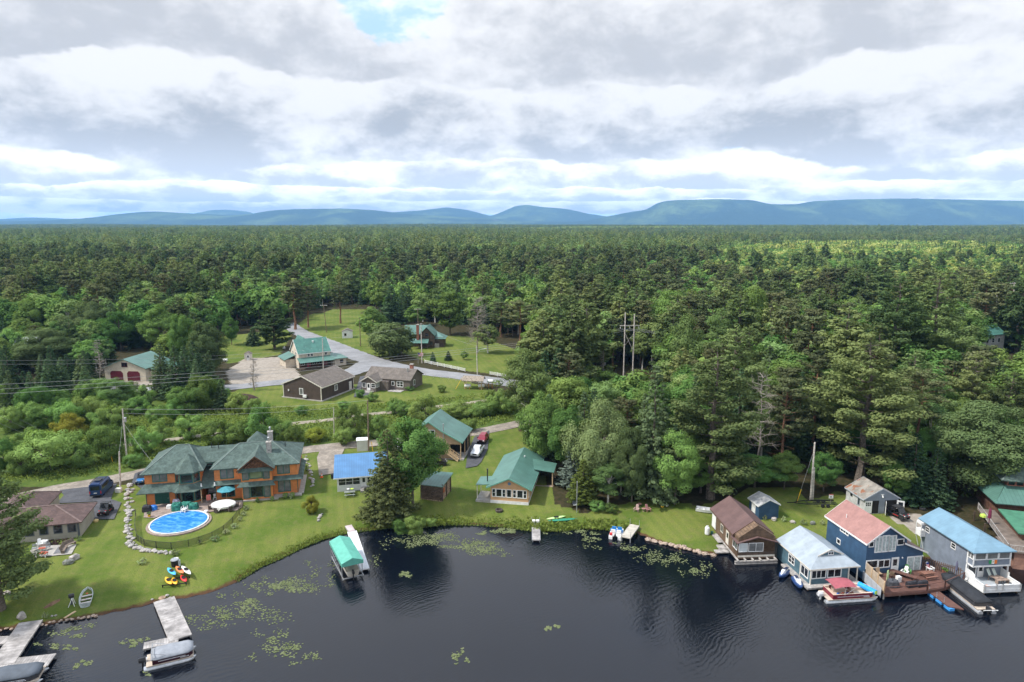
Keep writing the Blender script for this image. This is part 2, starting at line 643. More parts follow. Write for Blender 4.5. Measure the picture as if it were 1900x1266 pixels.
def ribbon(name, px, width, m, dz=.05, closed=False):
    """a road laid on the ground along points of the photograph"""
    pts = np.array([gat(*p)[:2] for p in px])
    seg = []
    for k in range(len(pts) - 1):
        p0, p1, p2, p3 = pts[max(k - 1, 0)], pts[k], pts[k + 1], pts[min(k + 2, len(pts) - 1)]
        n = max(2, int(np.linalg.norm(p2 - p1) / 1.5))
        for t in np.arange(n) / n:
            seg.append(.5 * (2 * p1 + (p2 - p0) * t + (2 * p0 - 5 * p1 + 4 * p2 - p3) * t * t + (3 * p1 - p0 - 3 * p2 + p3) * t ** 3))
    seg.append(pts[-1])
    seg = np.array(seg)
    d = np.gradient(seg, axis=0)
    nrm = np.stack([-d[:, 1], d[:, 0]], 1) / np.linalg.norm(d, axis=1)[:, None]
    ww = np.interp(np.linspace(0, 1, len(seg)), np.linspace(0, 1, len(width)), width) if hasattr(width, '__len__') else np.full(len(seg), width)
    rr = random.Random(len(px))
    K = 6
    vs = []
    for i in range(len(seg)):
        for k in range(K + 1):
            u = k / K - .5
            if k in (0, K):
                u *= 1 + rr.uniform(-.04, .08)
            p = seg[i] + nrm[i] * ww[i] * u
            vs.append((p[0], p[1], 0))
    vs = np.array(vs)
    vs[:, 2] = np.maximum(hgt(vs[:, 0], vs[:, 1]), .02) + dz - .03 * (np.abs(np.tile(np.arange(K + 1), len(seg)) - K / 2) == K / 2)
    f = [[i * (K + 1) + k, i * (K + 1) + k + 1, (i + 1) * (K + 1) + k + 1, (i + 1) * (K + 1) + k] for i in range(len(seg) - 1) for k in range(K)]
    return structure(link(name, np_mesh(name, vs, f, [m], True)))


def sheet(name, px, m, dz=.05, world=None):
    """flat patch of paving laid on the ground: a grid cut to the outline"""
    poly = world or [gat(*p)[:2] for p in px]
    import bmesh
    bm = bmesh.new()
    bm.faces.new([bm.verts.new((x, y, 0)) for x, y in poly])
    xs, ys = [p[0] for p in poly], [p[1] for p in poly]
    for a, lo, hi in ((0, min(xs), max(xs)), (1, min(ys), max(ys))):
        for c in np.arange(math.floor(lo), hi, 1.0)[1:]:
            no = (1, 0, 0) if a == 0 else (0, 1, 0)
            co = (c, 0, 0) if a == 0 else (0, c, 0)
            bmesh.ops.bisect_plane(bm, geom=bm.verts[:] + bm.edges[:] + bm.faces[:], plane_co=co, plane_no=no)
    for v in bm.verts:
        v.co.z = max(H(v.co.x, v.co.y), .02) + dz
    me = bpy.data.meshes.new(name)
    bmesh.ops.recalc_face_normals(bm, faces=bm.faces)
    bm.to_mesh(me)
    bm.free()
    me.materials.append(m)
    return link(name, me)


terrain()
water()
GRAVEL = mat('gravel_road', (.25, .215, .175), .95, .16, .5, speck=((.16, .135, .11), 3.5, .5), patch=((.17, .15, .10), .35, .62), bump=.3)
ASPH = mat('old_asphalt', (.215, .215, .22), .9, .10, .25, speck=((.30, .30, .30), 4., .35), patch=((.15, .15, .155), .5, .62))
BLACKTOP = mat('blacktop', (.062, .063, .069), .85, .16, .6, speck=((.09, .09, .095), 5., .5), patch=((.085, .085, .09), .4, .6))
TRAIL = mat('trail_dirt', (.27, .235, .18), .95, .18, .5, speck=((.18, .16, .11), 2.5, .5), patch=((.10, .12, .04), .6, .6))
PAVER = mat('patio_paver', (.235, .185, .155), .9, .15, 1.2, speck=((.33, .25, .21), 2.2, .55))
CONC = mat('pale_concrete', (.33, .31, .275), .9, .10, 1.1, patch=((.24, .21, .18), 1.5, .62))
ribbon('gravel_road', [(-120, 955), (30, 925), (100, 909), (170, 897), (250, 881), (330, 862), (450, 848), (560, 836), (620, 829), (700, 822), (780, 815), (880, 803), (955, 788), (1030, 770)], 4.6, GRAVEL, .10)
ribbon('rail_trail', [(-40, 857), (0, 853), (39, 850), (150, 838), (239, 825), (272, 822), (336, 814), (384, 808), (456, 799), (551, 786), (600, 781), (673, 771), (749, 763), (874, 748), (908, 743), (960, 735)], 2.6, TRAIL, .10)
ribbon('main_road', [(535, 600), (552, 614), (580, 627), (614, 641), (650, 656), (705, 674), (770, 688), (850, 698), (915, 707), (985, 716), (1060, 724)], [6.5, 7, 8, 9, 10, 10, 9, 8.5, 8, 8, 8], ASPH, .12)
ribbon('side_road', [(690, 672), (655, 690), (600, 702), (500, 712), (430, 719), (330, 723), (250, 724), (120, 722)], [9, 8, 7, 7, 7, 6.5, 6, 6], ASPH, .16)
R2 = lambda u, v: (u * .2369, 860 + v * .2369)
structure(sheet('driveway', [R2(*p) for p in ((440, 320), (500, 255), (465, 215), (720, 185), (870, 165), (915, 165), (868, 285), (950, 312), (893, 442), (738, 445), (705, 380), (765, 305))], BLACKTOP, .15))
structure(sheet('driveway', [(245, 897), (250, 880), (272, 872), (278, 890), (262, 908)], BLACKTOP, .15))
structure(sheet('driveway', [(864, 870), (868, 840), (880, 812), (908, 800), (905, 835), (893, 858), (885, 866)], BLACKTOP, .15))
structure(sheet('driveway', [(656, 738), (668, 700), (700, 695), (690, 735)], BLACKTOP, .19))
structure(sheet('gravel_lane', [(592, 884), (588, 850), (596, 832), (640, 832), (632, 850), (630, 878)], GRAVEL, .14))


# ---------------------------------------------------------------- far mountains
def ridge(name, dist, depth, prof, m, seed):
    r0 = np.random.default_rng(seed)
    px = np.array([p[0] for p in prof], float)
    py = np.array([p[1] for p in prof], float)
    xs = np.linspace(px[0], px[-1], 240)
    top = np.interp(xs, px, py)
    top = np.convolve(np.pad(top, 1, 'edge'), np.ones(3) / 3, 'valid')
    for k in (7, 17, 41):
        top += np.sin(np.arange(240) * k / 24. + r0.uniform(0, 6)) * .9 / k
    n = 40
    vs, K = [], 240
    ph = r0.uniform(0, 6, (8,))
    for j in range(n + 1):
        t = j / n                                    # 0 at the foot, crest at .7, then down behind
        D = dist - depth + depth * t / .7
        s = sin(min(t / .7, 1.) * pi / 2) ** 1.15 if t < .7 else cos((t - .7) / .3 * pi / 2)
        hx = (xs - 950) / FPX * dist * (1 + .0 * t)
        crest = CAMZ + (413.0 - top) / FPX * dist
        gul = np.zeros(K)
        for q, (fx, fy) in enumerate(((.0021, .0014), (.0044, -.0023), (.009, .004), (.017, -.008))):
            gul += np.sin(hx * fx + D * fy + ph[q] + 1.5 * np.sin(hx * fx * .37 + ph[q + 4])) / (q + 1.0)
        w = sin(pi * min(1, t / .7)) ** 2 if t < .6 else 0
        z = -3 + (crest + 3) * s + gul * w * (crest * .07)
        vs.append(np.stack([hx, np.full(K, D), z], 1))
    vs = np.concatenate(vs)
    i, j = np.meshgrid(np.arange(K - 1), np.arange(n))
    a = (j * K + i).ravel()
    structure(link(name, np_mesh(name, vs, np.stack([a, a + 1, a + K + 1, a + K], 1), [m], True)))


def mountain_mat():
    m = bpy.data.materials.new('wooded_mountain')
    m.use_nodes = True
    g = NG(m.node_tree)
    b = g.n['Principled BSDF']
    geo = g.new('ShaderNodeNewGeometry').outputs['Position']
    n = g.noise(geo, .0009, 6, .6, .5)
    f = g.noise(geo, .009, 4, .7)
    c = g.mix(g.ramp(n, .46, .68), (.030, .052, .030), (.13, .18, .06))  # sunlit patches on the slopes are put into this lighter green
    c = g.mix(g.math('MULTIPLY', g.ramp(f, .4, .7), .6), c, (.012, .022, .012))
    c = g.mix(g.ramp(g.noise(geo, .0022, 5, .6, .8), .70, .73), c, (.22, .19, .165))
    g.put(b.inputs['Base Color'], c)
    b.inputs['Roughness'].default_value = 1
    b.inputs['Specular IOR Level'].default_value = 0
    bn = g.new('ShaderNodeBump')
    bn.inputs['Distance'].default_value = 45
    bn.inputs['Strength'].default_value = .8
    g.l.new(f, bn.inputs['Height'])
    g.l.new(bn.outputs[0], b.inputs['Normal'])
    return m


MM = mountain_mat()
ridge('mountain', 22000, 3000, [(-300, 410), (40, 408), (75, 404), (115, 405), (150, 408), (380, 404), (405, 391), (430, 390), (465, 393), (480, 398), (560, 404), (900, 408)], MM, 1)
ridge('mountain', 15500, 2600, [(-700, 414), (-300, 411), (0, 411), (120, 409), (190, 406), (240, 403), (262, 396), (300, 393), (345, 396), (400, 398), (440, 400), (480, 398), (525, 391), (560, 389), (640, 388), (700, 391), (760, 398), (830, 402), (900, 405), (960, 409), (1080, 412)], MM, 2)
ridge('mountain', 19000, 3000, [(560, 411), (690, 401), (745, 394), (790, 391), (832, 386), (865, 390), (912, 401), (930, 395), (955, 384), (975, 381), (1010, 386), (1050, 389), (1085, 397), (1120, 402), (1150, 405), (1300, 409)], MM, 3)
ridge('mountain', 14800, 2000, [(980, 414), (1075, 411), (1110, 405), (1150, 397), (1178, 392), (1198, 390), (1208, 381), (1222, 375), (1250, 373), (1330, 371), (1385, 373), (1400, 378), (1425, 381), (1472, 380), (1492, 375), (1560, 372), (1650, 370), (1760, 372), (1900, 375), (2100, 380), (2400, 395), (2700, 412)], MM, 4)
# ---------------------------------------------------------------- trees
BARK = mat('grey_bark', (.115, .095, .078), .95, .3, 4)
PBARK = mat('white_birch_bark', (.52, .50, .46), .9, .25, 5, patch=((.08, .07, .06), 3, .62))
RBARK = mat('orange_pine_bark', (.20, .105, .062), .95, .3, 4)
DEADW = mat('dead_wood', (.27, .235, .20), .95, .2, 4)
L_PINE = leaf_mat('white_pine_needles', (0.097, 0.142, 0.055), (0.189, 0.234, 0.086))
L_RPINE = leaf_mat('red_pine_needles', (0.095, 0.116, 0.056), (0.161, 0.179, 0.084))
L_SPRUCE = leaf_mat('spruce_needles', (0.066, 0.115, 0.058), (0.124, 0.182, 0.086))
L_MAPLE = leaf_mat('maple_leaves', (0.103, 0.192, 0.051), (0.205, 0.317, 0.086), .32)
L_BIRCH = leaf_mat('birch_leaves', (0.150, 0.235, 0.077), (0.256, 0.342, 0.123), .35)
L_WILLOW = leaf_mat('willow_leaves', (0.117, 0.176, 0.066), (0.191, 0.260, 0.109), .3)
L_CEDAR = leaf_mat('cedar_sprays', (0.096, 0.125, 0.029), (0.155, 0.174, 0.044), .2)
L_BUSH = leaf_mat('bush_leaves', (0.130, 0.228, 0.061), (0.237, 0.341, 0.099), .32)
L_YEL = leaf_mat('yellow_bush_leaves', (0.206, 0.231, 0.035), (0.299, 0.299, 0.052), .3)
L_OLIVE = leaf_mat('olive_conifer_needles', (.150, .170, .065), (.230, .240, .100), .25)
L_SUNTINT = leaf_mat('sun_tinted_leaves', (.290, .345, .090), (.430, .460, .160), .35)  # sunlight on the far wood, put into the leaf colour
L_BLUE = leaf_mat('blue_spruce_needles', (0.106, 0.144, 0.112), (0.161, 0.196, 0.161), .15)
L_DARK = leaf_mat('purple_bush_leaves', (0.060, 0.040, 0.044), (0.110, 0.064, 0.064), .2)


def cards(c, nrm, size, r, asp=.62, sn=None):
    """leaf-sized rhombs at c facing nrm"""
    n = len(c)
    nrm = nrm / (np.linalg.norm(nrm, axis=1, keepdims=True) + 1e-9)
    a = np.cross(nrm, r.normal(size=(n, 3)))
    a /= np.linalg.norm(a, axis=1, keepdims=True) + 1e-9
    b = np.cross(nrm, a)
    s = (size * r.uniform(.6, 1.35, n))[:, None]
    v = np.stack([c - a * s, c - b * s * asp + nrm * s * .15, c + a * s, c + b * s * asp + nrm * s * .15], 1).reshape(-1, 3)
    return v, np.arange(4 * n).reshape(-1, 4)


def soft_normals(me, sn):
    """leaf clumps shade as rounded masses"""
    sn = sn / (np.linalg.norm(sn, axis=1, keepdims=True) + 1e-9)
    me.attributes.new('custom_normal', 'FLOAT_VECTOR', 'POINT').data.foreach_set('vector', np.repeat(sn, 4, 0).astype(np.float32).ravel())


class Tree:
    def __init__(s, r):
        s.r, s.c, s.n, s.sz, s.sn, s.wood = r, [], [], [], [], MB()

    def puff(s, c, rad, n, size, up=.5, flat=1., outc=None):
        """a clump of leaves round c"""
        r = s.r
        d = r.normal(size=(n, 3))
        d /= np.linalg.norm(d, axis=1, keepdims=True)
        q = d * (r.uniform(.25, 1, n) ** .5)[:, None] * np.array(rad)
        q[:, 2] *= flat
        nn = d * .8 + np.array((0, 0, up)) + r.normal(size=(n, 3)) * .45
        if outc is not None:
            o = np.array(c) - np.array(outc)
            nn += o / (np.linalg.norm(o) + 1e-6) * .6
        o = np.array((c[0], c[1], 0.)) / (hypot(c[0], c[1]) + .3)
        s.sn.append(d * .75 + o * .45 + np.array((0, 0, .35)) + r.normal(size=(n, 3)) * .12)
        nn += s.sn[-1] * .5
        nn *= np.sign((nn * s.sn[-1]).sum(1, keepdims=True) + 1e-6)
        s.c.append(np.array(c) + q)
        s.n.append(nn)
        s.sz.append(np.full(n, size))

    def limb(s, p, q, r0, r1, n=4, bend=0.):
        p, q = np.array(p, float), np.array(q, float)
        mid = (p + q) / 2 + np.array((0, 0, bend)) + s.r.normal(size=3) * .04 * np.linalg.norm(q - p)
        s.wood.tube([p, mid, q], [r0, (r0 + r1) / 2, r1], n, 0, False)

    def trunk(s, h, r0, r1=.03, wob=.15, n=7):
        k = 6
        pts = [(s.r.normal() * wob * (i > 0), s.r.normal() * wob * (i > 0), h * i / k - (.3 if i == 0 else 0)) for i in range(k + 1)]
        rr = [r0 * 1.25] + [r0 + (r1 - r0) * i / k for i in range(1, k + 1)]
        s.wood.tube(pts, rr, n, 0)

    def meshes(s, name, leaf, bark):
        me = bpy.data.meshes.new(name + '_trunk')
        me.from_pydata(s.wood.v, [], s.wood.f)
        me.materials.append(bark)
        cr = None
        if s.c:
            v, f = cards(np.concatenate(s.c), np.concatenate(s.n), np.concatenate(s.sz), s.r)
            cr = np_mesh(name + '_crown', v, f, [leaf])
            soft_normals(cr, np.concatenate(s.sn))
        return me, cr


def g_whitepine(seed, lod, h=22., leaf=None):
    r = np.random.default_rng(seed)
    t = Tree(r)
    t.trunk(h, .42, .04)
    q = (1.9, .55, .18)[lod]
    sz = (.17, .36, .72)[lod]
    z = h * r.uniform(.12, .2)
    wmax = h * r.uniform(.19, .24)
    while z < h * .985:
        u = z / h
        L = wmax * min(1., (1.06 - u) * 1.75) * (.55 + .45 * min(1, u / .35)) * r.uniform(.75, 1.15)
        nb = 5 if L > 1.5 else 4
        a0 = r.uniform(0, 6.3)
        for k in range(nb):
            if r.random() < .12 + .25 * (u < .35):
                continue
            a = a0 + 6.28 * k / nb + r.normal() * .3
            l = L * r.uniform(.55, 1.2) + .3
            d = np.array((cos(a), sin(a), 0))
            rise = l * (.10 + .35 * u) + r.normal() * .15
            p0, p1 = np.array((0, 0, z)), d * l + np.array((0, 0, z + rise))
            if lod < 2:
                t.limb(p0, p0 + (p1 - p0) * .85, .05 + .012 * l, .015, 3, -.1 * l)
            m = max(1, int(l / .75))
            for i in range(m):
                w = 1 - i * .62 / max(m, 1)
                c = p0 + (p1 - p0) * w + np.array((0, 0, -.12 * l * 4 * w * (1 - w)))
                rad = (.30 + .22 * l * (.5 + .5 * (1 - abs(w - .65)))) * r.uniform(.8, 1.2)
                t.puff(c, (rad, rad, rad * .42), max(3, int(46 * q * rad ** 1.2)), sz, 1.1)
        z += h * .047 * r.uniform(.8, 1.25) * (1.1 - .35 * u)
    t.puff((0, 0, h * .985), (.45, .45, .8), max(4, int(40 * q)), sz * .9, .6)
    return t.meshes('white_pine', leaf or L_PINE, BARK)


def g_redpine(seed, lod, h=21., leaf=None):
    r = np.random.default_rng(seed)
    t = Tree(r)
    t.trunk(h * .97, .30, .05)
    q = (1.9, .55, .18)[lod]
    sz = (.17, .37, .76)[lod]
    z0 = h * r.uniform(.42, .56)
    wmax = h * r.uniform(.15, .2)
    for z in np.arange(h * .2, z0, h * .05):
        for k in range(2):
            a = r.uniform(0, 6.3)
            l = wmax * r.uniform(.3, .8)
            t.limb((0, 0, z), (cos(a) * l, sin(a) * l, z + l * .12), .035, .012, 3)
    z = z0
    while z < h * .97:
        u = (z - z0) / (h - z0)
        L = wmax * (math.sqrt(max(0, 1 - (u * 1.0) ** 2.2)) * .9 + .1) * (.7 + .3 * min(1, u / .2))
        for k in range(5):
            a = r.uniform(0, 6.3)
            l = L * r.uniform(.5, 1.1)
            p1 = np.array((cos(a) * l, sin(a) * l, z + l * (.15 + .45 * u)))
            t.limb((0, 0, z), p1, .05, .018, 3, -.04 * l)
            for w in (1., .68):
                c = p1 * w + np.array((0, 0, z)) * (1 - w)
                rad = r.uniform(.45, .85) * (h / 21)
                t.puff(c, (rad, rad, rad * .6), max(3, int(34 * q * rad / .65)), sz, .8)
        z += h * .042 * r.uniform(.8, 1.2)
    t.puff((0, 0, h * .97), (.8, .8, .7), max(4, int(50 * q)), sz, .8)
    return t.meshes('red_pine', leaf or L_RPINE, RBARK)


def g_spruce(seed, lod, h=14., wid=.19, leaf=None, droop=.22, base=.06, name='spruce_tree', dens=1.):
    r = np.random.default_rng(seed)
    t = Tree(r)
    t.trunk(h * .99, .22, .02, .05)
    q = (1.6, .45, .15)[lod] * dens
    sz = (.155, .32, .60)[lod] * (h / 14) ** .5
    z = h * base
    step = h * (.032, .04, .062)[lod]
    while z < h * .985:
        u = (z - h * base) / (h * (1 - base))
        L = h * wid * (1 - u) ** .85 * r.uniform(.85, 1.12) + .12
        nb = max(5, int(L * 4.5))
        a0 = r.uniform(0, 6.3)
        for k in range(nb):
            a = a0 + 6.28 * k / nb + r.normal() * .2
            l = L * r.uniform(.7, 1.15)
            m = max(1, int(l / .55))
            for i in range(m):
                w = 1 - i / (m + .3)
                rad = .16 + .17 * l * (1.1 - w * .6)
                t.puff((cos(a) * l * w, sin(a) * l * w, z - l * droop * w + .10 * l * w * w), (rad, rad, rad * .45), max(2, int(20 * q * (.5 + rad))), sz, .75)
        z += step * r.uniform(.85, 1.15)
    t.puff((0, 0, h * .975), (.1, .1, .35), 6, sz * .6, .3)
    return t.meshes(name, leaf or L_SPRUCE, BARK)


def g_broad(seed, lod, h=15., wid=.36, leaf=None, bark=None, base=.22, name='maple_tree', lumps=70, droop=0., stems=1, top=.55, size=1., dens=1., pr=1.):
    """broad-leaved crown: many separate leaf clumps over an uneven ovoid, with gaps between"""
    r = np.random.default_rng(seed)
    t = Tree(r)
    q = (1, .42, .15)[lod] * dens
    sz = (.16, .33, .70)[lod] * size
    n = int(lumps * (1, .8, .5)[lod])
    cz = h * (base + (1 - base) * .5)
    rx, rz = h * wid, h * (1 - base) * .5
    lob = [(r.uniform(0, 6.28), r.uniform(.1, .8), r.uniform(.8, 1.15)) for _ in range(7)]
    cs = []
    for k in range(n):
        d = r.normal(size=3)
        d /= np.linalg.norm(d)
        f = r.uniform(.55, 1.0)
        a = atan2(d[1], d[0])
        w = 1 + .16 * sum(cos(a * (i + 2) + lb[0]) * lb[1] for i, lb in enumerate(lob[:4])) * .8
        zz = d[2] * f
        taper = 1 - max(0, zz) * (1 - top) - max(0, -zz) * .25
        cs.append((d[0] * rx * f * w * taper, d[1] * rx * f * w * taper, cz + zz * rz * r.uniform(.92, 1.06)))
    for st in range(stems):
        off = np.array((r.normal() * .5, r.normal() * .5, 0)) if stems > 1 else np.zeros(3)
        tp = (off[0] * 2.5, off[1] * 2.5, h * .82)
        t.wood.tube([off + (0, 0, -.3), off * 1.4 + np.array((0, 0, h * base)), off * 2 + np.array((r.normal() * .3, r.normal() * .3, h * .55)), tp], [.017 * h / stems ** .5, .013 * h / stems ** .5, .008 * h, .02], 6, 0)
    for c in cs[:: (2, 4, 9)[lod]]:
        z0 = max(h * base * .7, c[2] * r.uniform(.5, .75))
        t.limb((0, 0, min(z0, h * .75)), c, .05 + .003 * h, .015, 3, .02 * h)
    for c in cs:
        rad = h * r.uniform(.07, .118) * (wid / .36) ** .5 * pr
        cs_ = sz * min(1., (h / 15) ** .35)
        t.puff(c, (rad, rad, rad * (.78 + droop)), max(4, int(4.6 * dens * (rad / cs_) ** 2)), cs_, .45, 1., (0, 0, cz - rz * .3))
        if droop:
            t.puff((c[0] * 1.05, c[1] * 1.05, c[2] - rad * 1.1), (rad * .6, rad * .6, rad * 1.1), int(30 * q), sz, .1)
    return t.meshes(name, leaf or L_MAPLE, bark or BARK)


def g_dead(seed, h=16., conif=True, wid=.2, twigs=5, low=.2):
    r = np.random.default_rng(seed)
    t = Tree(r)
    t.trunk(h, .22, .03, .12)
    z = h * low
    while z < h * .97:
        for k in range(3):
            a = r.uniform(0, 6.3)
            l = h * wid * (1.1 - .65 * z / h) * r.uniform(.5, 1.2)
            p1 = np.array((cos(a) * l, sin(a) * l, z + l * r.uniform(-.1, .45)))
            t.limb((0, 0, z), p1, .055, .02, 4, .08 * l)
            for _ in range(twigs):
                w = r.uniform(.35, 1)
                c = np.array((0, 0, z)) * (1 - w) + p1 * w
                e = c + np.array((cos(a), sin(a), .3)) * .25 * l + r.normal(size=3) * .28 * l
                t.limb(c, e, .028, .012, 3)
        z += h * .038
    return t.meshes('dead_tree', None, DEADW)


def join_mesh(name, pair):
    """trunk and crown as one mesh, for trees too far off to show their parts"""
    tr, cr = pair
    nv = len(tr.vertices)
    v = np.empty(nv * 3)
    tr.vertices.foreach_get('co', v)
    w = np.empty(len(cr.vertices) * 3)
    cr.vertices.foreach_get('co', w)
    me = bpy.data.meshes.new(name)
    fs = [list(p.vertices) for p in tr.polygons] + [[nv + i for i in range(k * 4, k * 4 + 4)] for k in range(len(w) // 12)]
    me.from_pydata(np.concatenate([v.reshape(-1, 3), w.reshape(-1, 3)]), [], fs)
    me.materials.append(tr.materials[0])
    me.materials.append(cr.materials[0])
    me.polygons.foreach_set('material_index', [0] * len(tr.polygons) + [1] * (len(w) // 12))
    if 'custom_normal' in cr.attributes:
        a = np.zeros(nv * 3 + len(w), np.float32)
        b = np.empty(nv * 3, np.float32)
        tr.vertices.foreach_get('normal', b)
        a[:nv * 3] = b
        b = np.empty(len(w), np.float32)
        cr.attributes['custom_normal'].data.foreach_get('vector', b)
        a[nv * 3:] = b
        me.attributes.new('custom_normal', 'FLOAT_VECTOR', 'POINT').data.foreach_set('vector', a)
    return me


# name: (maker, model height, half width as a share of height)
KIND = {
    'white_pine': (lambda s, l: g_whitepine(s, l), 22., .22),
    'red_pine': (lambda s, l: g_redpine(s, l), 21., .19),
    'spruce_tree': (lambda s, l: g_spruce(s, l), 14., .19),
    'maple_tree': (lambda s, l: g_broad(s, l), 15., .38),
    'birch_tree': (lambda s, l: g_broad(s, l, 15., .25, L_BIRCH, PBARK, .28, 'birch_tree', 60, top=.75, size=.9), 15., .26),
    'aspen_tree': (lambda s, l: g_broad(s, l, 15., .28, L_SUNTINT, PBARK, .2, 'aspen_tree', 60, top=.7, size=.9), 15., .28),  # not a species of its own: leaf colour brightened to look sunlit
    'fir_tree': (lambda s, l: g_spruce(s, l, 12., .23, L_SPRUCE, .16, .05, 'fir_tree', 1.2), 12., .23),
    'willow_tree': (lambda s, l: g_broad(s, l, 11., .46, L_WILLOW, BARK, .08, 'willow_tree', 110, .35, top=.8, size=.85, dens=1.2), 11., .46),
    'poplar_tree': (lambda s, l: g_broad(s, l, 18., .30, L_WILLOW, BARK, .12, 'poplar_tree', 110, .1, top=.8, dens=1.2), 18., .31),
    'hemlock_tree': (lambda s, l: g_spruce(s, l, 14., .21, L_OLIVE, .12, .05, 'hemlock_tree', .8), 14., .21),
    'cedar_tree': (lambda s, l: g_spruce(s, l, 9., .27, L_CEDAR, -.25, .02, 'cedar_tree', 1.5), 9., .27),
    'blue_spruce': (lambda s, l: g_spruce(s, l, 10., .22, L_BLUE, .1, .03, 'blue_spruce', 1.3), 10., .22),
    'bush': (lambda s, l: g_broad(s, l, 4., .62, L_BUSH, BARK, .02, 'bush', 40, top=.95, size=.8, pr=1.35), 4., .68),
    'yellow_bush': (lambda s, l: g_broad(s, l, 3., .62, L_YEL, BARK, .0, 'bush', 54, top=.95, size=.62, pr=1.5), 3., .7),
    'purple_bush': (lambda s, l: g_broad(s, l, 2., .7, L_DARK, BARK, .0, 'bush', 34, top=.95, size=.5, pr=1.3), 2., .75),
}
PROTO = {}


def proto(kind, var, lod):
    k = (kind, var, lod)
    if k not in PROTO:
        PROTO[k] = KIND[kind][0](sum(map(ord, kind)) * 7 + var * 13, lod)
    return PROTO[k]


def plant(kind, x, y, h, label, group=None, var=0, lod=0, wide=1., name=None, cat='tree', rz=None, parts=True, z=None):
    """one tree: an Empty with its trunk and its crown; far ones a single mesh"""
    s = h / KIND[kind][1]
    z = H(x, y) if z is None else z
    rz = random.uniform(0, 6.28) if rz is None else rz
    nm = name or kind
    if parts:
        t = thing(nm, label, cat, (x, y, z - .05), rz, group)
        tr, cr = proto(kind, var, lod)
        for n_, me in (('trunk', tr), ('crown', cr)):
            if me:
                link(n_, me, t)
    else:
        k = (kind, var, lod, 1)
        if k not in PROTO:
            PROTO[k] = join_mesh(kind, proto(kind, var, lod))
        t = link(nm, PROTO[k], None, (x, y, z - .05), rz)
        tag(t, label, cat, group)
    t.scale = (s * wide, s * wide, s)
    return t
# ---------------------------------------------------------------- trees one can point to
HAND = []                     # (x, y, radius) of what already stands


def tree_at(kind, px, pb, pt, wpx, label, var=0, lod=0, group=None, name=None, cat='tree'):
    x, y, z = gat(px, pb)
    h = max(1.0, hat(px, pt, y) - z)
    wide = 1.0
    if wpx:
        scale = hypot(y, 50 - z) / FPX
        wide = max(.5, min(2.2, wpx * scale / (2 * KIND[kind][2] * h)))
    HAND.append((x, y, .55 * KIND[kind][2] * h * wide))
    return plant(kind, x, y, h, label, group, var, lod, wide, name, cat)


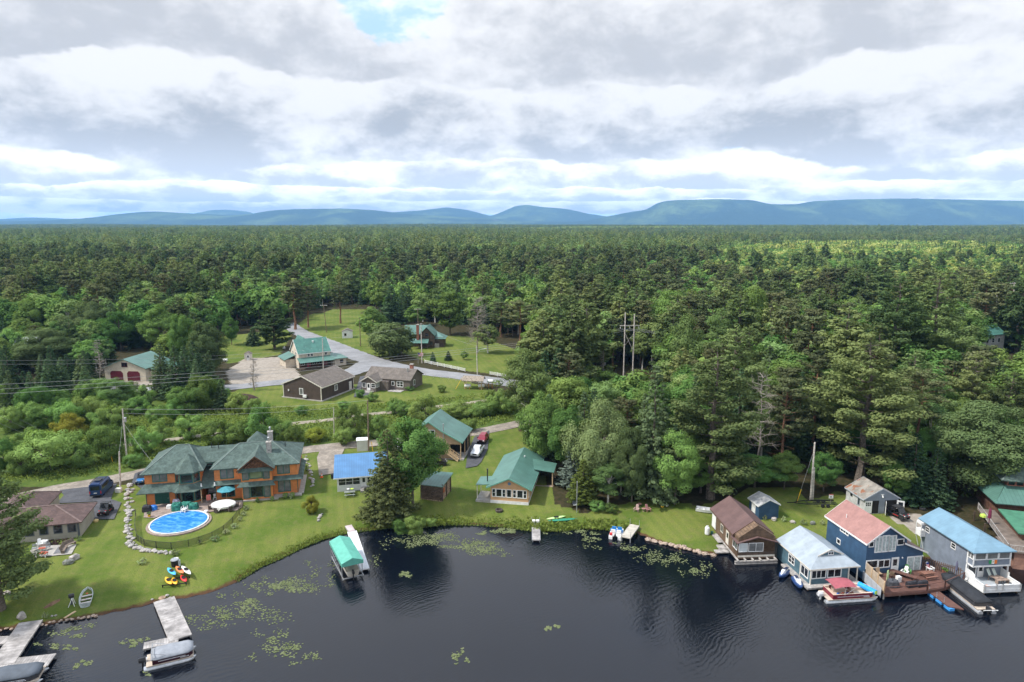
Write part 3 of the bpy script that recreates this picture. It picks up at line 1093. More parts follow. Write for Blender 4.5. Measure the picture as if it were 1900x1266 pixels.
EDGE = 'trees along the edge of the wood'
MID = 'trees round the village lawns'
for a in [
    ('white_pine', 2, 1131, 850, 150, 'big pine with a grey trunk on the lawn beside the grey wooden jetty', 0),
    ('hemlock_tree', 722, 962, 793, 92, 'dense conifer on the lawn in front of the bright blue roof', 1),
    ('maple_tree', 766, 940, 774, 130, 'broad green maple between the blue roofed cabin and the woodshed', 0),
    ('birch_tree', 975, 800, 655, 92, 'tall pale birch with a white trunk at the bend of the gravel road', 0),
    ('maple_tree', 1003, 868, 735, 96, 'leafy maple behind the tan house with the long green roof', 1),
    ('maple_tree', 1052, 880, 752, 92, 'dark green maple behind the porch of the tan house', 2),
    ('willow_tree', 1112, 905, 752, 112, 'silvery round willow rising behind the clipped cedar', 0),
    ('blue_spruce', 1064, 902, 822, 56, 'pale blue spruce beside the porch of the tan house', 0),
    ('cedar_tree', 1081, 934, 853, 54, 'dense olive green cedar next to the grey mast', 0),
    ('birch_tree', 1128, 936, 858, 62, 'small loose birch with low branches beside the cedar', 1),
    ('poplar_tree', 1172, 932, 792, 66, 'slender light green poplar with branches down to the lawn', 0),
    ('birch_tree', 1152, 915, 800, 50, 'narrow pale birch between the willow and the poplar', 2),
    ('spruce_tree', 1210, 924, 676, 96, 'tall dark conifer with a bare lower trunk at the lawn chairs', 2),
    ('maple_tree', 1252, 936, 795, 92, 'bright green maple with leaves down to the lawn', 3),
    ('white_pine', 1318, 925, 640, 165, 'tall white pine with long level branches above the white skiff', 0),
    ('maple_tree', 1300, 915, 850, 100, 'low leafy tree at the foot of the tall white pine', 4),
    ('maple_tree', 1400, 905, 845, 120, 'bushy broadleaf tree behind the small blue shed', 5),
    ('maple_tree', 1455, 908, 840, 66, 'dense green tree beside the leaning utility pole', 1),
    ('maple_tree', 1350, 910, 862, 80, 'low dark green tree just behind the log boathouse', 2),
    ('red_pine', 1450, 880, 700, 84, 'thin red pine half hidden behind a bare dying pine', 1),
    ('red_pine', 1505, 850, 705, 66, 'red pine with an orange trunk above the dirt track', 0),
    ('white_pine', 1592, 902, 620, 170, 'tall yellow green white pine leaning over the grey garage', 1),
    ('maple_tree', 1528, 912, 838, 62, 'green shrubby tree between the utility pole and the garage', 3),
    ('maple_tree', 1655, 930, 855, 62, 'light green young tree beside the grey garage', 0),
    ('spruce_tree', 1690, 932, 800, 66, 'dark spruce behind the parked red and black buggy', 0),
    ('spruce_tree', 1730, 935, 830, 66, 'dark spruce at the back of the bare dirt yard', 1),
    ('maple_tree', 1722, 900, 790, 80, 'dark maple under the orange trunked pine', 2),
    ('red_pine', 1694, 880, 690, 96, 'forked red pine with orange limbs behind the yard', 2),
    ('poplar_tree', 1818, 925, 748, 160, 'huge billowing grey green poplar behind the light blue roof', 1),
    ('white_pine', 1650, 745, 512, 128, 'very tall dark white pine, one of a close pair', 2),
    ('white_pine', 1722, 742, 505, 128, 'very tall white pine with a pale snag in its crown', 0),
    ('white_pine', 1792, 830, 655, 92, 'yellow green white pine behind the billowing poplar', 2),
    ('white_pine', 1862, 850, 692, 92, 'white pine above the poplar near the edge of the wood', 1),
    ('maple_tree', 1230, 800, 715, 80, 'rounded maple behind the tall dark conifer', 4),
    ('birch_tree', 1270, 770, 592, 72, 'tall loose birch beside the twin pole pylon', 0),
    ('birch_tree', 1330, 720, 575, 72, 'pale green birch deeper in the wood past the pylon', 2),
    ('maple_tree', 1390, 690, 530, 90, 'dark round maple standing above the wood past the pylon', 5),
    ('maple_tree', 1240, 668, 535, 100, 'broad dark maple behind the twin pole pylon', 3),
    ('white_pine', 1380, 790, 610, 90, 'olive green white pine behind the two biggest pines', 2),
    ('maple_tree', 1130, 770, 690, 96, 'spreading maple in front of the twin pole pylon', 0),
    ('maple_tree', 1075, 800, 700, 92, 'dark bushy maple between the birch and the pylon', 4),
    ('red_pine', 1030, 720, 655, 90, 'brownish red pine across the road from the white fence', 0),
    ('maple_tree', 1010, 760, 668, 72, 'green maple close behind the tall pale birch', 1),
    ('spruce_tree', 1100, 835, 716, 44, 'slender pointed spruce rising behind the silvery willow', 0),
    ('spruce_tree', 1192, 880, 728, 48, 'slender spruce squeezed behind the light green poplar', 1),
    ('spruce_tree', 1284, 880, 690, 54, 'tall narrow spruce just behind the bright green maple', 0),
    ('spruce_tree', 1366, 862, 682, 50, 'tall narrow spruce between the big pine and the dying pine', 2),
    ('spruce_tree', 1478, 850, 688, 46, 'tall narrow spruce behind the leaning utility pole', 1),
    ('spruce_tree', 1548, 872, 712, 50, 'slim dark spruce at the flank of the yellow green pine', 0),
    ('red_pine', 930, 625, 560, 60, 'dark red pine behind the dead grey pine', 1),
    ('red_pine', 965, 655, 560, 66, 'red pine at the edge of the lawn with young spruces', 2),
    ('maple_tree', 1000, 690, 600, 70, 'green broadleaf tree at the far end of the lawn fence', 2),
]:
    tree_at(*a, lod=0, group=EDGE)
for a in [
    ('white_pine', 510, 648, 571, 58, 'flat topped pine on the lawn left of the general store', 1),
    ('fir_tree', 470, 641, 608, 30, 'small neat spruce on the lawn below the flat topped pine', 0),
    ('maple_tree', 430, 640, 588, 34, 'small round tree at the far side of the store lawn', 3),
    ('red_pine', 548, 612, 520, 62, 'dark red pine beside the road bend behind the store', 0),
    ('red_pine', 572, 608, 530, 44, 'second dark pine close to the road bend behind the store', 1),
    ('red_pine', 632, 600, 530, 46, 'pine standing alone on the far open lawn', 2),
    ('fir_tree', 727, 600, 528, 50, 'pointed dark fir behind the log house', 1),
    ('maple_tree', 692, 640, 570, 62, 'dark green tree in front of the little white shed', 5),
    ('willow_tree', 722, 662, 598, 92, 'round clipped willow on the verge beside the log house', 1),
    ('maple_tree', 773, 606, 566, 48, 'light green round tree behind the log house roof', 1),
    ('maple_tree', 835, 622, 543, 78, 'tall rounded maple beyond the log house', 4),
    ('fir_tree', 803, 673, 653, 14, 'first young spruce on the fenced lawn, next to the gravel drive', 0),
    ('fir_tree', 832, 669, 651, 15, 'middle one of three young spruces on the fenced lawn', 1),
    ('maple_tree', 861, 668, 651, 18, 'rounded young bushy tree last of three on the fenced lawn', 0),
    ('birch_tree', 905, 655, 600, 50, 'thin green tree beside the dead grey pine', 1),
    ('spruce_tree', 303, 738, 634, 46, 'narrow pointed spruce in front of the garage with maroon doors', 0),
    ('spruce_tree', 330, 742, 640, 52, 'taller dark spruce of the clump facing the store yard', 1),
    ('spruce_tree', 372, 736, 655, 66, 'wide dark spruce at the edge of the store yard', 2),
    ('poplar_tree', 385, 700, 598, 66, 'grey green poplar behind the spruces by the store yard', 0),
    ('maple_tree', 345, 690, 580, 62, 'bluish green broadleaf tree behind the pointed spruces', 2),
    ('spruce_tree', 270, 758, 712, 26, 'short young spruce by the garage drive', 2),
    ('birch_tree', 218, 765, 700, 60, 'feathery grey green tree in front of the garage drive', 1),
    ('spruce_tree', 130, 718, 655, 40, 'dark spruce in the damp wood beside the dead spruce', 0),
    ('spruce_tree', 160, 712, 650, 36, 'slim spruce touching the dead spruce', 1),
    ('spruce_tree', 100, 716, 640, 40, 'dark spruce with a broken crown left of the dead spruce', 2),
    ('poplar_tree', 88, 690, 610, 100, 'spreading grey green tree above the power lines', 1),
    ('willow_tree', 165, 640, 565, 84, 'pale domed tree in the wood behind the dead spruce', 0),
    ('maple_tree', 60, 640, 555, 60, 'yellow green tree in the wood at the edge of the view', 5),
    ('maple_tree', 300, 655, 570, 80, 'dense dark tree behind the garage with maroon doors', 1),
    ('maple_tree', 225, 650, 575, 70, 'grey green tree right behind the green roofed garage', 3),
]:
    tree_at(*a, lod=1 if a[1] > 450 else 0, group=MID)


def dead(px, pb, pt, label, seed, **kw):
    x, y, z = gat(px, pb)
    h = hat(px, pt, y) - z
    me, _ = g_dead(seed, h, **kw)
    t = thing('dead_tree', label, 'dead tree', (x, y, z), 0, 'dead trees')
    link('trunk', me, t)
    HAND.append((x, y, 2.))


dead(886, 656, 551, 'bare grey dead pine with a twiggy crown beyond the fenced lawn', 5, wid=.20, twigs=18)
dead(188, 712, 630, 'bleached dead spruce standing among the dark spruces', 6, wid=.16, twigs=6)
dead(472, 724, 664, 'thin almost leafless larch on the edge of the store yard', 8, wid=.16, twigs=7, low=.12)
dead(1405, 885, 690, 'dying pine with long bare grey branches behind the small blue shed', 9, wid=.17, twigs=6, low=.3)
dead(1117, 740, 650, 'bare white birch snag below the twin pole pylon', 11, wid=.1, twigs=3, low=.35)
dead(1790, 800, 668, 'leafless grey tree among the yellow green pines', 12, wid=.16, twigs=7)
dead(1762, 900, 790, 'crooked white birch snag leaning over the dark spruces', 13, wid=.09, twigs=2, low=.5)

# ---------------------------------------------------------------- bushes
BUSHES = 'bushes along the lane and the old rail bed'
b_lab = ['leafy green bush beside the old rail bed', 'green bush on the bank above the gravel lane', 'bush in the overgrown strip behind the houses']
for k, (px, pb, pt, w) in enumerate([
    (95, 872, 800, 118), (150, 868, 820, 60), (205, 852, 778, 78), (268, 842, 795, 62), (40, 880, 830, 60), (10, 872, 812, 66), (250, 866, 838, 40), (300, 826, 780, 50),
    (352, 815, 770, 60), (400, 826, 778, 72), (440, 822, 776, 66), (490, 822, 752, 74), (520, 820, 778, 60), (545, 826, 790, 44), (585, 818, 792, 44), (655, 815, 752, 66), (640, 826, 792, 44),
    (700, 812, 770, 46), (735, 770, 738, 40), (790, 790, 735, 70), (755, 775, 748, 46), (850, 775, 745, 60), (895, 772, 742, 60), (930, 768, 725, 52), (960, 775, 738, 50), (912, 758, 722, 36),
    (640, 760, 742, 30), (690, 745, 728, 26), (668, 738, 722, 22), (760, 725, 716, 18), (820, 728, 712, 20), (325, 780, 742, 44), (290, 790, 752, 40), (440, 765, 728, 44), (470, 770, 735, 36), (410, 752, 708, 50),
    (370, 760, 718, 56), (20, 800, 755, 60), (90, 790, 745, 70), (150, 790, 740, 64), (210, 800, 752, 60), (255, 770, 736, 46), (330, 735, 705, 40), (60, 835, 795, 56), (130, 812, 770, 56), (560, 772, 752, 26), (870, 800, 775, 34), (1000, 790, 750, 50)] + [(random.randint(-15, 420), random.randint(742, 800), 0, 0) for _ in range(15)]):
    if not pt:
        w = random.randint(44, 76)
        pt = pb - int(w * random.uniform(.6, .95))
    yel = k in (14, 44)
    tree_at('yellow_bush' if yel else 'bush', px, pb, pt, w, ('yellow flowering bush beside the gravel lane' if k == 14 else 'yellowish bush in the overgrown strip, nearest the garage apartment') if yel else b_lab[k % 3], k % 4, 0, None if yel else BUSHES + ('', ' bank', ' strip')[k % 3], 'bush', 'bush')
tree_at('yellow_bush', 579, 951, 922, 32, 'big rounded yellow green bush on the lawn beside the orange house', 0, 0, None, 'bush', 'bush')
for px, pb, pt, w, l in [(568, 874, 862, 13, 'small yellow bush on the stone edging behind the big yellow bush'), (530, 924, 914, 13, 'low green shrub against the orange wall, near the corner'),
                         (543, 923, 913, 12, 'low green shrub at the corner of the orange house'), (478, 933, 929, 8, 'tiny shrub under the lower picture window'), (505, 930, 925, 8, 'tiny shrub at the end of the lower picture window')]:
    tree_at('bush', px, pb, pt, w, l, 1, 1, None, 'bush', 'bush')
HOSTA = leaf_mat('hosta_leaves', (.24, .32, .14), (.42, .48, .26), .25)
KIND['hosta'] = (lambda s, l: g_broad(s, l, 1., .8, HOSTA, BARK, .0, 'hosta', 30, top=.9, size=.4, pr=1.2), 1., .85)
for k, (px, pb, w) in enumerate([(457, 947, 13), (452, 957, 11), (445, 967, 9), (434, 981, 15), (419, 991, 15), (398, 1004, 17), (371, 1010, 10), (326, 1030, 19), (263, 1047, 17), (84, 1147, 10), (1419, 965, 10), (1454, 968, 11), (1491, 973, 14), (1526, 974, 10), (540, 925, 8)]):
    tree_at('hosta', px, pb, pb - w * .55, w, 'pale green hosta plant in the border', k % 3, 1, 'hosta plants in borders and on lawns', 'hosta', 'plant')
for px, pb, w in ((94, 1012, 14), (105, 1011, 13), (124, 1010, 16), (146, 1004, 12)):
    tree_at('purple_bush' if px < 130 else 'hosta', px, pb, pb - w * .85, w, {94: 'dark purple shrub nearest the white chair', 105: 'dark purple shrub between the purple shrub and the third window', 124: 'dark purple shrub under the third window', 146: 'leafy green plant at the corner of the tan cottage'}[px], 0, 1, None, 'bush', 'bush')
for px, pb, pt, w in ((745, 985, 950, 40), (770, 985, 945, 46), (800, 975, 960, 24), (1110, 948, 928, 34), (1135, 952, 934, 26), (1430, 935, 925, 20)):
    tree_at('bush', px, pb, pt, w, 'low green bush on the lawn edge under the trees', 2, 0, 'low bushes under the lawn trees', 'bush', 'bush')

for k in range(46):
    px, pb = random.randint(-10, 425), random.randint(700, 765)
    w = random.randint(24, 44)
    pt = pb - int(w * random.uniform(1.5, 2.4))
    if pb > 704 and 185 - w / 2 < px < 312 + w / 2 and pt < 732 or px > 395 and pb < 735:
        continue
    tree_at(('spruce_tree', 'fir_tree')[k % 2], px, pb, pt, w, 'young dark spruce in the damp thicket below the long power lines', k % 5, 1, 'young spruces of the thicket', 'spruce_tree')
# ---------------------------------------------------------------- the wood: single trees near, one mass beyond
PXW = [[(962, 770), (985, 840), (1015, 880), (1060, 905), (1120, 890), (1190, 890), (1250, 905), (1320, 905), (1400, 885), (1475, 885), (1480, 860), (1535, 860), (1545, 890), (1600, 880), (1660, 915), (1700, 915),
        (1790, 935), (1850, 900), (2400, 990), (2400, 560), (990, 560), (985, 620), (1000, 680), (985, 730)],
       [(-500, 702), (-500, 520), (440, 520), (430, 600), (395, 625), (380, 655), (410, 688), (395, 700), (330, 700), (318, 690), (300, 652), (215, 652), (208, 690), (60, 700)],
       [(-500, 562), (-500, 400), (2400, 400), (2400, 602), (985, 602), (960, 640), (930, 630), (880, 616), (858, 602), (760, 598), (700, 583), (690, 570), (640, 564), (575, 573), (540, 600), (440, 610), (400, 600)]]
CLEAR = [(512, 620, 655, 690, 690), (745, 598, 828, 645, 648), (545, 606, 940, 720, 730), (385, 598, 545, 665, 668), (232, 656, 302, 706, 708), (250, 700, 302, 730, 735), (575, 568, 680, 622, 625), (1822, 612, 1892, 638, 660), (1868, 524, 1896, 640, 661), (1138, 578, 1196, 688, 702), (780, 620, 960, 715, 720)]
HAND.append(gat(1852, 660)[:2] + (7.,))
HAND.append(gat(1165, 700)[:2] + (10.,))
pts = []
for Y in np.arange(96, 760, 6.1):
    step = 6.3
    xm = Y * .80 + 12
    for X in np.arange(-xm, xm, step):
        pts.append((X + rng.uniform(-2.6, 2.6), Y + rng.uniform(-2.6, 2.6)))
pts = np.array(pts)
bx, by = pix(pts[:, 0], pts[:, 1], 1.4)
ok = np.zeros(len(pts), bool)
for p in PXW:
    ok |= poly_in(p, bx, by)
pts, bx, by = pts[ok], bx[ok], by[ok]
hx = np.array(HAND)
NAMES = ['white_pine', 'red_pine', 'spruce_tree', 'maple_tree', 'birch_tree', 'aspen_tree']  # aspen_tree is no species of its own: leaf colour brightened to look sunlit


def field(x, y, s, k=0.):
    return .5 + .25 * (np.sin(x / s + 1.7 + k + 1.3 * np.sin(y / s * .7 + k)) + np.sin(y / s * 1.1 + .6 * k + 1.6 * np.sin(x / s * .6 + 2 + k)))


f1, f2 = field(pts[:, 0], pts[:, 1], 34.), field(pts[:, 0], pts[:, 1], 21., 3.)
WOOD = []
for i, (X, Y) in enumerate(pts):
    if (np.hypot(hx[:, 0] - X, hx[:, 1] - Y) < hx[:, 2] + 1.6).any():
        continue
    px, py = bx[i], by[i]
    light = ((px - 1640) / 330) ** 2 + ((py - 518) / 56) ** 2 < 1  # ellipse of the sun patch; most trees here get the sun-bright leaf colour
    w = [.15 + .8 * max(0, f1[i] - .45), .16 + .5 * max(0, f2[i] - .5), .30, .44 + 1.1 * max(0, .5 - f1[i]), .24]
    if px > 1150:
        w[3] += .22
        w[0] -= .08
    if px < 450 and py > 600:
        w = [.05, .03, .35, .45, .25]
    if 380 < px < 1010 and py > 545:
        w = [.05, .03, .25, .55, .2]
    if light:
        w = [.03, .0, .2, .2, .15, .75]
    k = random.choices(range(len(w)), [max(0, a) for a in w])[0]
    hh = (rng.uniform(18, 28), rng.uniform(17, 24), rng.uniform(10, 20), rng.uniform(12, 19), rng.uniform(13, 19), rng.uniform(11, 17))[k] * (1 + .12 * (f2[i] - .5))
    if px < 450 and py > 640:
        hh *= .62
    if by[i] > 850:
        hh *= .75
    tx, ty = pix(X, Y, 1.4 + hh)
    wd = KIND[NAMES[k]][2] * hh * FPX / Y
    if any(py > c[4] and tx + wd * 1.2 > c[0] and tx - wd * 1.2 < c[2] and ty < c[3] for c in CLEAR):
        continue
    WOOD.append((Y, X, k, hh, px))
WOOD.sort()
count = [0] * 6
REST = []
W_LAB = {'white_pine': 'dark green white pine among the many in the wood behind the houses', 'red_pine': 'olive red pine with a tufted crown among the many in the wood behind the houses',
         'spruce_tree': 'pointed dark spruce among the many in the wood behind the houses', 'maple_tree': 'round crowned green maple among the many in the wood behind the houses',
         'birch_tree': 'light green loose birch among the many in the wood behind the houses', 'aspen_tree': 'bright yellow green tree of the sunny patch far out in the wood'}  # aspen_tree: the bright yellow green is sunlight put into the leaf colour
W_GRP = {'white_pine': 'white pines of the wood', 'red_pine': 'red pines of the wood', 'spruce_tree': 'spruces of the wood', 'maple_tree': 'maples of the wood', 'birch_tree': 'birches of the wood', 'aspen_tree': 'aspens of the wood'}  # the aspens are trees with sunlight put into the leaf colour
for Y, X, k, hh, px in WOOD:
    n = NAMES[k]
    if count[k] < 262 and -60 < px < 1960:
        count[k] += 1
        plant(n, X, Y, hh, W_LAB[n], W_GRP[n], count[k] % 5, 0 if Y < 150 else 1, rng.uniform(1.1, 1.4), parts=Y < 190)
    else:
        REST.append((X, Y, k, hh))


def scatter(name, pts, models, label):
    """one object: a cloud of points that carries copies of the models"""
    col = bpy.data.collections.new(name + '_models')
    for q, me in enumerate(models):
        o = bpy.data.objects.new('%s_model_%03d' % (name, q), me)
        col.objects.link(o)
    p = np.array([a[:3] for a in pts], np.float32)
    me = bpy.data.meshes.new(name)
    me.vertices.add(len(p))
    me.vertices.foreach_set('co', p.ravel())
    for nm, typ, vals, key in (('idx', 'INT', [a[3] for a in pts], 'value'), ('scl', 'FLOAT', [a[4] for a in pts], 'value'), ('ang', 'FLOAT', [a[5] for a in pts], 'value')):
        me.attributes.new(nm, typ, 'POINT').data.foreach_set(key, vals)
    for mm in models[0].materials:
        me.materials.append(mm)
    o = link(name, me)
    o['kind'], o['label'] = 'stuff', label
    t = bpy.data.node_groups.new(name, 'GeometryNodeTree')
    t.interface.new_socket('Geometry', in_out='INPUT', socket_type='NodeSocketGeometry')
    t.interface.new_socket('Geometry', in_out='OUTPUT', socket_type='NodeSocketGeometry')
    N, Lk = t.nodes, t.links
    gi, go = N.new('NodeGroupInput'), N.new('NodeGroupOutput')
    ins = N.new('GeometryNodeInstanceOnPoints')
    ci = N.new('GeometryNodeCollectionInfo')
    ci.inputs['Collection'].default_value = col
    ci.inputs['Separate Children'].default_value = True
    ci.inputs['Reset Children'].default_value = True

    def attr(nm, typ):
        a = N.new('GeometryNodeInputNamedAttribute')
        a.data_type = typ
        a.inputs['Name'].default_value = nm
        return a.outputs['Attribute']
    cx = N.new('ShaderNodeCombineXYZ')
    er = N.new('FunctionNodeEulerToRotation')
    Lk.new(attr('ang', 'FLOAT'), cx.inputs[2])
    Lk.new(cx.outputs[0], er.inputs[0])
    Lk.new(gi.outputs[0], ins.inputs['Points'])
    Lk.new(ci.outputs[0], ins.inputs['Instance'])
    ins.inputs['Pick Instance'].default_value = True
    Lk.new(attr('idx', 'INT'), ins.inputs['Instance Index'])
    Lk.new(er.outputs[0], ins.inputs['Rotation'])
    Lk.new(attr('scl', 'FLOAT'), ins.inputs['Scale'])
    Lk.new(ins.outputs[0], go.inputs[0])
    o.modifiers.new('scatter', 'NODES').node_group = t
    return o


models = []
for n in NAMES:
    for v in range(3):
        models.append(join_mesh(n, proto(n, v, 2)))
scatter('forest', [(X, Y, H(X, Y) - .1, k * 3 + random.randrange(3), hh / KIND[NAMES[k]][1], random.uniform(0, 6.28)) for X, Y, k, hh in REST], models, 'dense mixed wood of pine, spruce, maple and birch')


# far forest: patches of 34 by 34 metres with some thirty trees each
def patch_mesh(seed, mixw):
    r = np.random.default_rng(seed)
    V, F, M, SNP, nv = [], [], [], [], 0
    mats_ = [L_PINE, L_RPINE, L_SPRUCE, L_MAPLE, L_SUNTINT if mixw[4] > .4 else L_BIRCH]
    for gx in range(5):
        for gy in range(5):
            k = r.choice(5, p=mixw)
            x, y = (gx - 2) * 6.8 + r.normal() * 1.9, (gy - 2) * 6.8 + r.normal() * 1.9
            h = (r.uniform(16, 27), r.uniform(15, 22), r.uniform(11, 21), r.uniform(11, 17), r.uniform(12, 17))[k]
            n = 96
            u = r.uniform(0, 1, n) ** .75
            a = r.uniform(0, 6.28, n)
            if k in (3, 4):
                rad = h * (.42, .32)[k - 3] * np.sqrt(np.clip(1 - (1.8 * u - .9) ** 2, 0, 1)) * r.uniform(.75, 1.05, n)
                z = h * (.3 + .7 * u)
                size = .95
            elif k == 2:
                rad = h * .17 * (1 - u) * r.uniform(.7, 1.1, n)
                z = h * (.25 + .75 * u)
                size = .62
            else:
                rad = h * .25 * np.sqrt(1.02 - u ** 2) * r.uniform(.35, 1.1, n)
                z = h * (.4 + .6 * u)
                size = .85
            c = np.stack([x + rad * np.cos(a), y + rad * np.sin(a), z], 1)
            nn = np.stack([np.cos(a), np.sin(a), .7 + u], 1) + r.normal(size=(n, 3)) * .5
            v, f = cards(c, nn, np.full(n, size), r, .75)
            V.append(v)
            SNP.append(np.stack([np.cos(a), np.sin(a), .5 + u], 1))
            F.append(f + nv)
            nv += len(v)
            M += [int(k)] * len(f)
    me = np_mesh('forest_patch', np.concatenate(V), np.concatenate(F), mats_)
    soft_normals(me, np.concatenate(SNP))
    me.polygons.foreach_set('material_index', M)
    return me


pm = [patch_mesh(50 + k, w) for k, w in enumerate([(.4, .3, .2, .07, .03), (.3, .1, .4, .15, .05), (.15, .08, .25, .37, .15), (.05, 0, .2, .45, .3), (.1, .05, .7, .1, .05), (.02, 0, .15, .38, .45)])]
fp = []
Y = 745.
while Y < 6400:
    st = 29. * (1 + max(0, Y - 2500) / 9000)
    xm = Y * .80 + 40
    for X in np.arange(-xm, xm, st):
        x, y = X + rng.uniform(-7, 7), Y + rng.uniform(-7, 7)
        px, py = pix(x, y, 14.)
        a, b = field(np.array([x]), np.array([y]), 160.)[0], field(np.array([x]), np.array([y]), 420., 2.)[0]
        k = int(np.clip((a * .6 + b * .4 + rng.normal() * .13 - .28) / .44 * 5, 0, 4.9))
        k = (0, 1, 4, 2, 3)[k]
        if ((px - 1640) / 330) ** 2 + ((py - 472) / 22) ** 2 < 1 or (abs(py - 427.5) < 2.2 and 820 < px < 1750 and b > .35):  # far stands given sun-bright leaf colour in place of sunlight
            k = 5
        elif px > 1150 and k == 0:
            k = 2
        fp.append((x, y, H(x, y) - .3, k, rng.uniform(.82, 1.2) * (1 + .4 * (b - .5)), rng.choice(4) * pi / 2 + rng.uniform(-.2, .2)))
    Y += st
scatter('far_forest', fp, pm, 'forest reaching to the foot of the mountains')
print('trees', count, 'rest', len(REST), 'patches', len(fp))


# ---------------------------------------------------------------- undergrowth, weeds, shore grass, lily pads
def cover(name, polys_px, n, rad, hh, per, size, leaf, label, skip=(), upright=.4):
    r = np.random.default_rng(len(name) * 3)
    C, Nn, Z, SN = [], [], [], []
    world = [np.array([at(x, y, 1.3) for x, y in p]) for p in polys_px]
    areas = [abs(np.sum(w[:, 0] * np.roll(w[:, 1], -1) - np.roll(w[:, 0], -1) * w[:, 1])) / 2 for w in world]
    for w, ar in zip(world, areas):
        m = int(n * ar / sum(areas) * 2.2)
        q = np.stack([r.uniform(w[:, 0].min(), w[:, 0].max(), m), r.uniform(w[:, 1].min(), w[:, 1].max(), m)], 1)
        q = q[poly_in([tuple(p) for p in w], q[:, 0], q[:, 1])]
        for s_, wd in skip:
            q = q[line_dist(np.array([at(a, b, 1.3) for a, b in s_]), q[:, 0], q[:, 1]) > wd]
        if not len(q):
            continue
        hb = hh * r.uniform(.3, 1.1, len(q)) * (.55 + .9 * field(q[:, 0], q[:, 1], 9.))
        zz = hgt(q[:, 0], q[:, 1])
        for _ in range(per):
            d = r.normal(size=(len(q), 3))
            d /= np.linalg.norm(d, axis=1, keepdims=True)
            SN.append(d * (.6, .6, .3) + np.array((0, 0, .7)))
            C.append(np.stack([q[:, 0] + d[:, 0] * rad * hb / hh, q[:, 1] + d[:, 1] * rad * hb / hh, zz + np.abs(d[:, 2]) * hb], 1))
            Nn.append(d * (1, 1, .3) + np.array((0, 0, upright)) + r.normal(size=(len(q), 3)) * .2)
            Z.append(np.full(len(q), size))
    v, f = cards(np.concatenate(C), np.concatenate(Nn), np.concatenate(Z), r, .6)
    me = np_mesh(name, v, f, [leaf])
    soft_normals(me, np.concatenate(SN))
    o = link(name, me)
    o['kind'], o['label'] = 'stuff', label


L_WEED = leaf_mat('meadow_weeds', (0.112, 0.180, 0.036), (0.189, 0.245, 0.059), .3, .0)
L_UNDER = leaf_mat('woodland_undergrowth', (0.048, 0.087, 0.024), (0.105, 0.147, 0.039), .3, .0)
L_REED = leaf_mat('shore_grass_blades', (0.128, 0.195, 0.033), (0.210, 0.259, 0.063), .3, .0)
TR = [(-40, 857), (39, 850), (239, 825), (336, 814), (456, 799), (600, 781), (749, 763), (874, 748), (960, 735)]
GR = [(-120, 955), (30, 925), (170, 897), (330, 862), (560, 836), (700, 822), (880, 803), (955, 788), (1030, 770)]
cover('meadow_weeds', [[(-100, 895), (-60, 850), (200, 770), (430, 752), (560, 762), (700, 752), (905, 732), (985, 745), (985, 785), (880, 796), (560, 828), (100, 896)]], 4200, 1.0, .8, 12, .20, L_WEED, 'rank green weeds over the strip between the lane and the village', ((TR, 1.6), (GR, 3.2)))
cover('undergrowth', PXW[:2] + [[(385, 745), (-100, 800), (-100, 735), (395, 712), (430, 745)], [(535, 600), (575, 575), (690, 571), (760, 598), (880, 617), (960, 640), (990, 600), (860, 582), (690, 553), (560, 556)]], 6500, 1.2, 1.7, 12, .30, L_UNDER, 'shrubby undergrowth at the foot of the wood')


def shore_grass():
    r = np.random.default_rng(4)
    C, Nn, Z = [], [], []
    seg = SHORE[15:32]
    for (x0, y0), (x1, y1) in zip(seg[:-1], seg[1:]):
        L = hypot(x1 - x0, y1 - y0)
        m = int(L * 120)
        t = r.uniform(0, 1, m)
        px, _ = pix(x0, y0, 0)
        wdt = 2.6 if px > 690 else 1.5
        off = np.abs(r.normal(size=m)) * wdt * .5 - .25
        nx, ny = -(y1 - y0) / L, (x1 - x0) / L
        x, y = x0 + (x1 - x0) * t + nx * off, y0 + (y1 - y0) * t + ny * off
        z = np.maximum(hgt(x, y), 0)
        hb = r.uniform(.15, .85, m) * (.4 + field(x, y, 2.5)) * (.38 if px < 690 else .78)
        C.append(np.stack([x, y, z + hb * .5], 1))
        a = r.uniform(0, 6.28, m)
        Nn.append(np.stack([np.cos(a), np.sin(a), r.uniform(.1, .9, m)], 1))
        Z.append(hb * .45 + .05)
    v, f = cards(np.concatenate(C), np.concatenate(Nn), np.concatenate(Z), r, .45)
    o = link('shore_grass', np_mesh('shore_grass', v, f, [L_REED]))
    o['kind'], o['label'] = 'stuff', 'tall grass and weeds along the water'


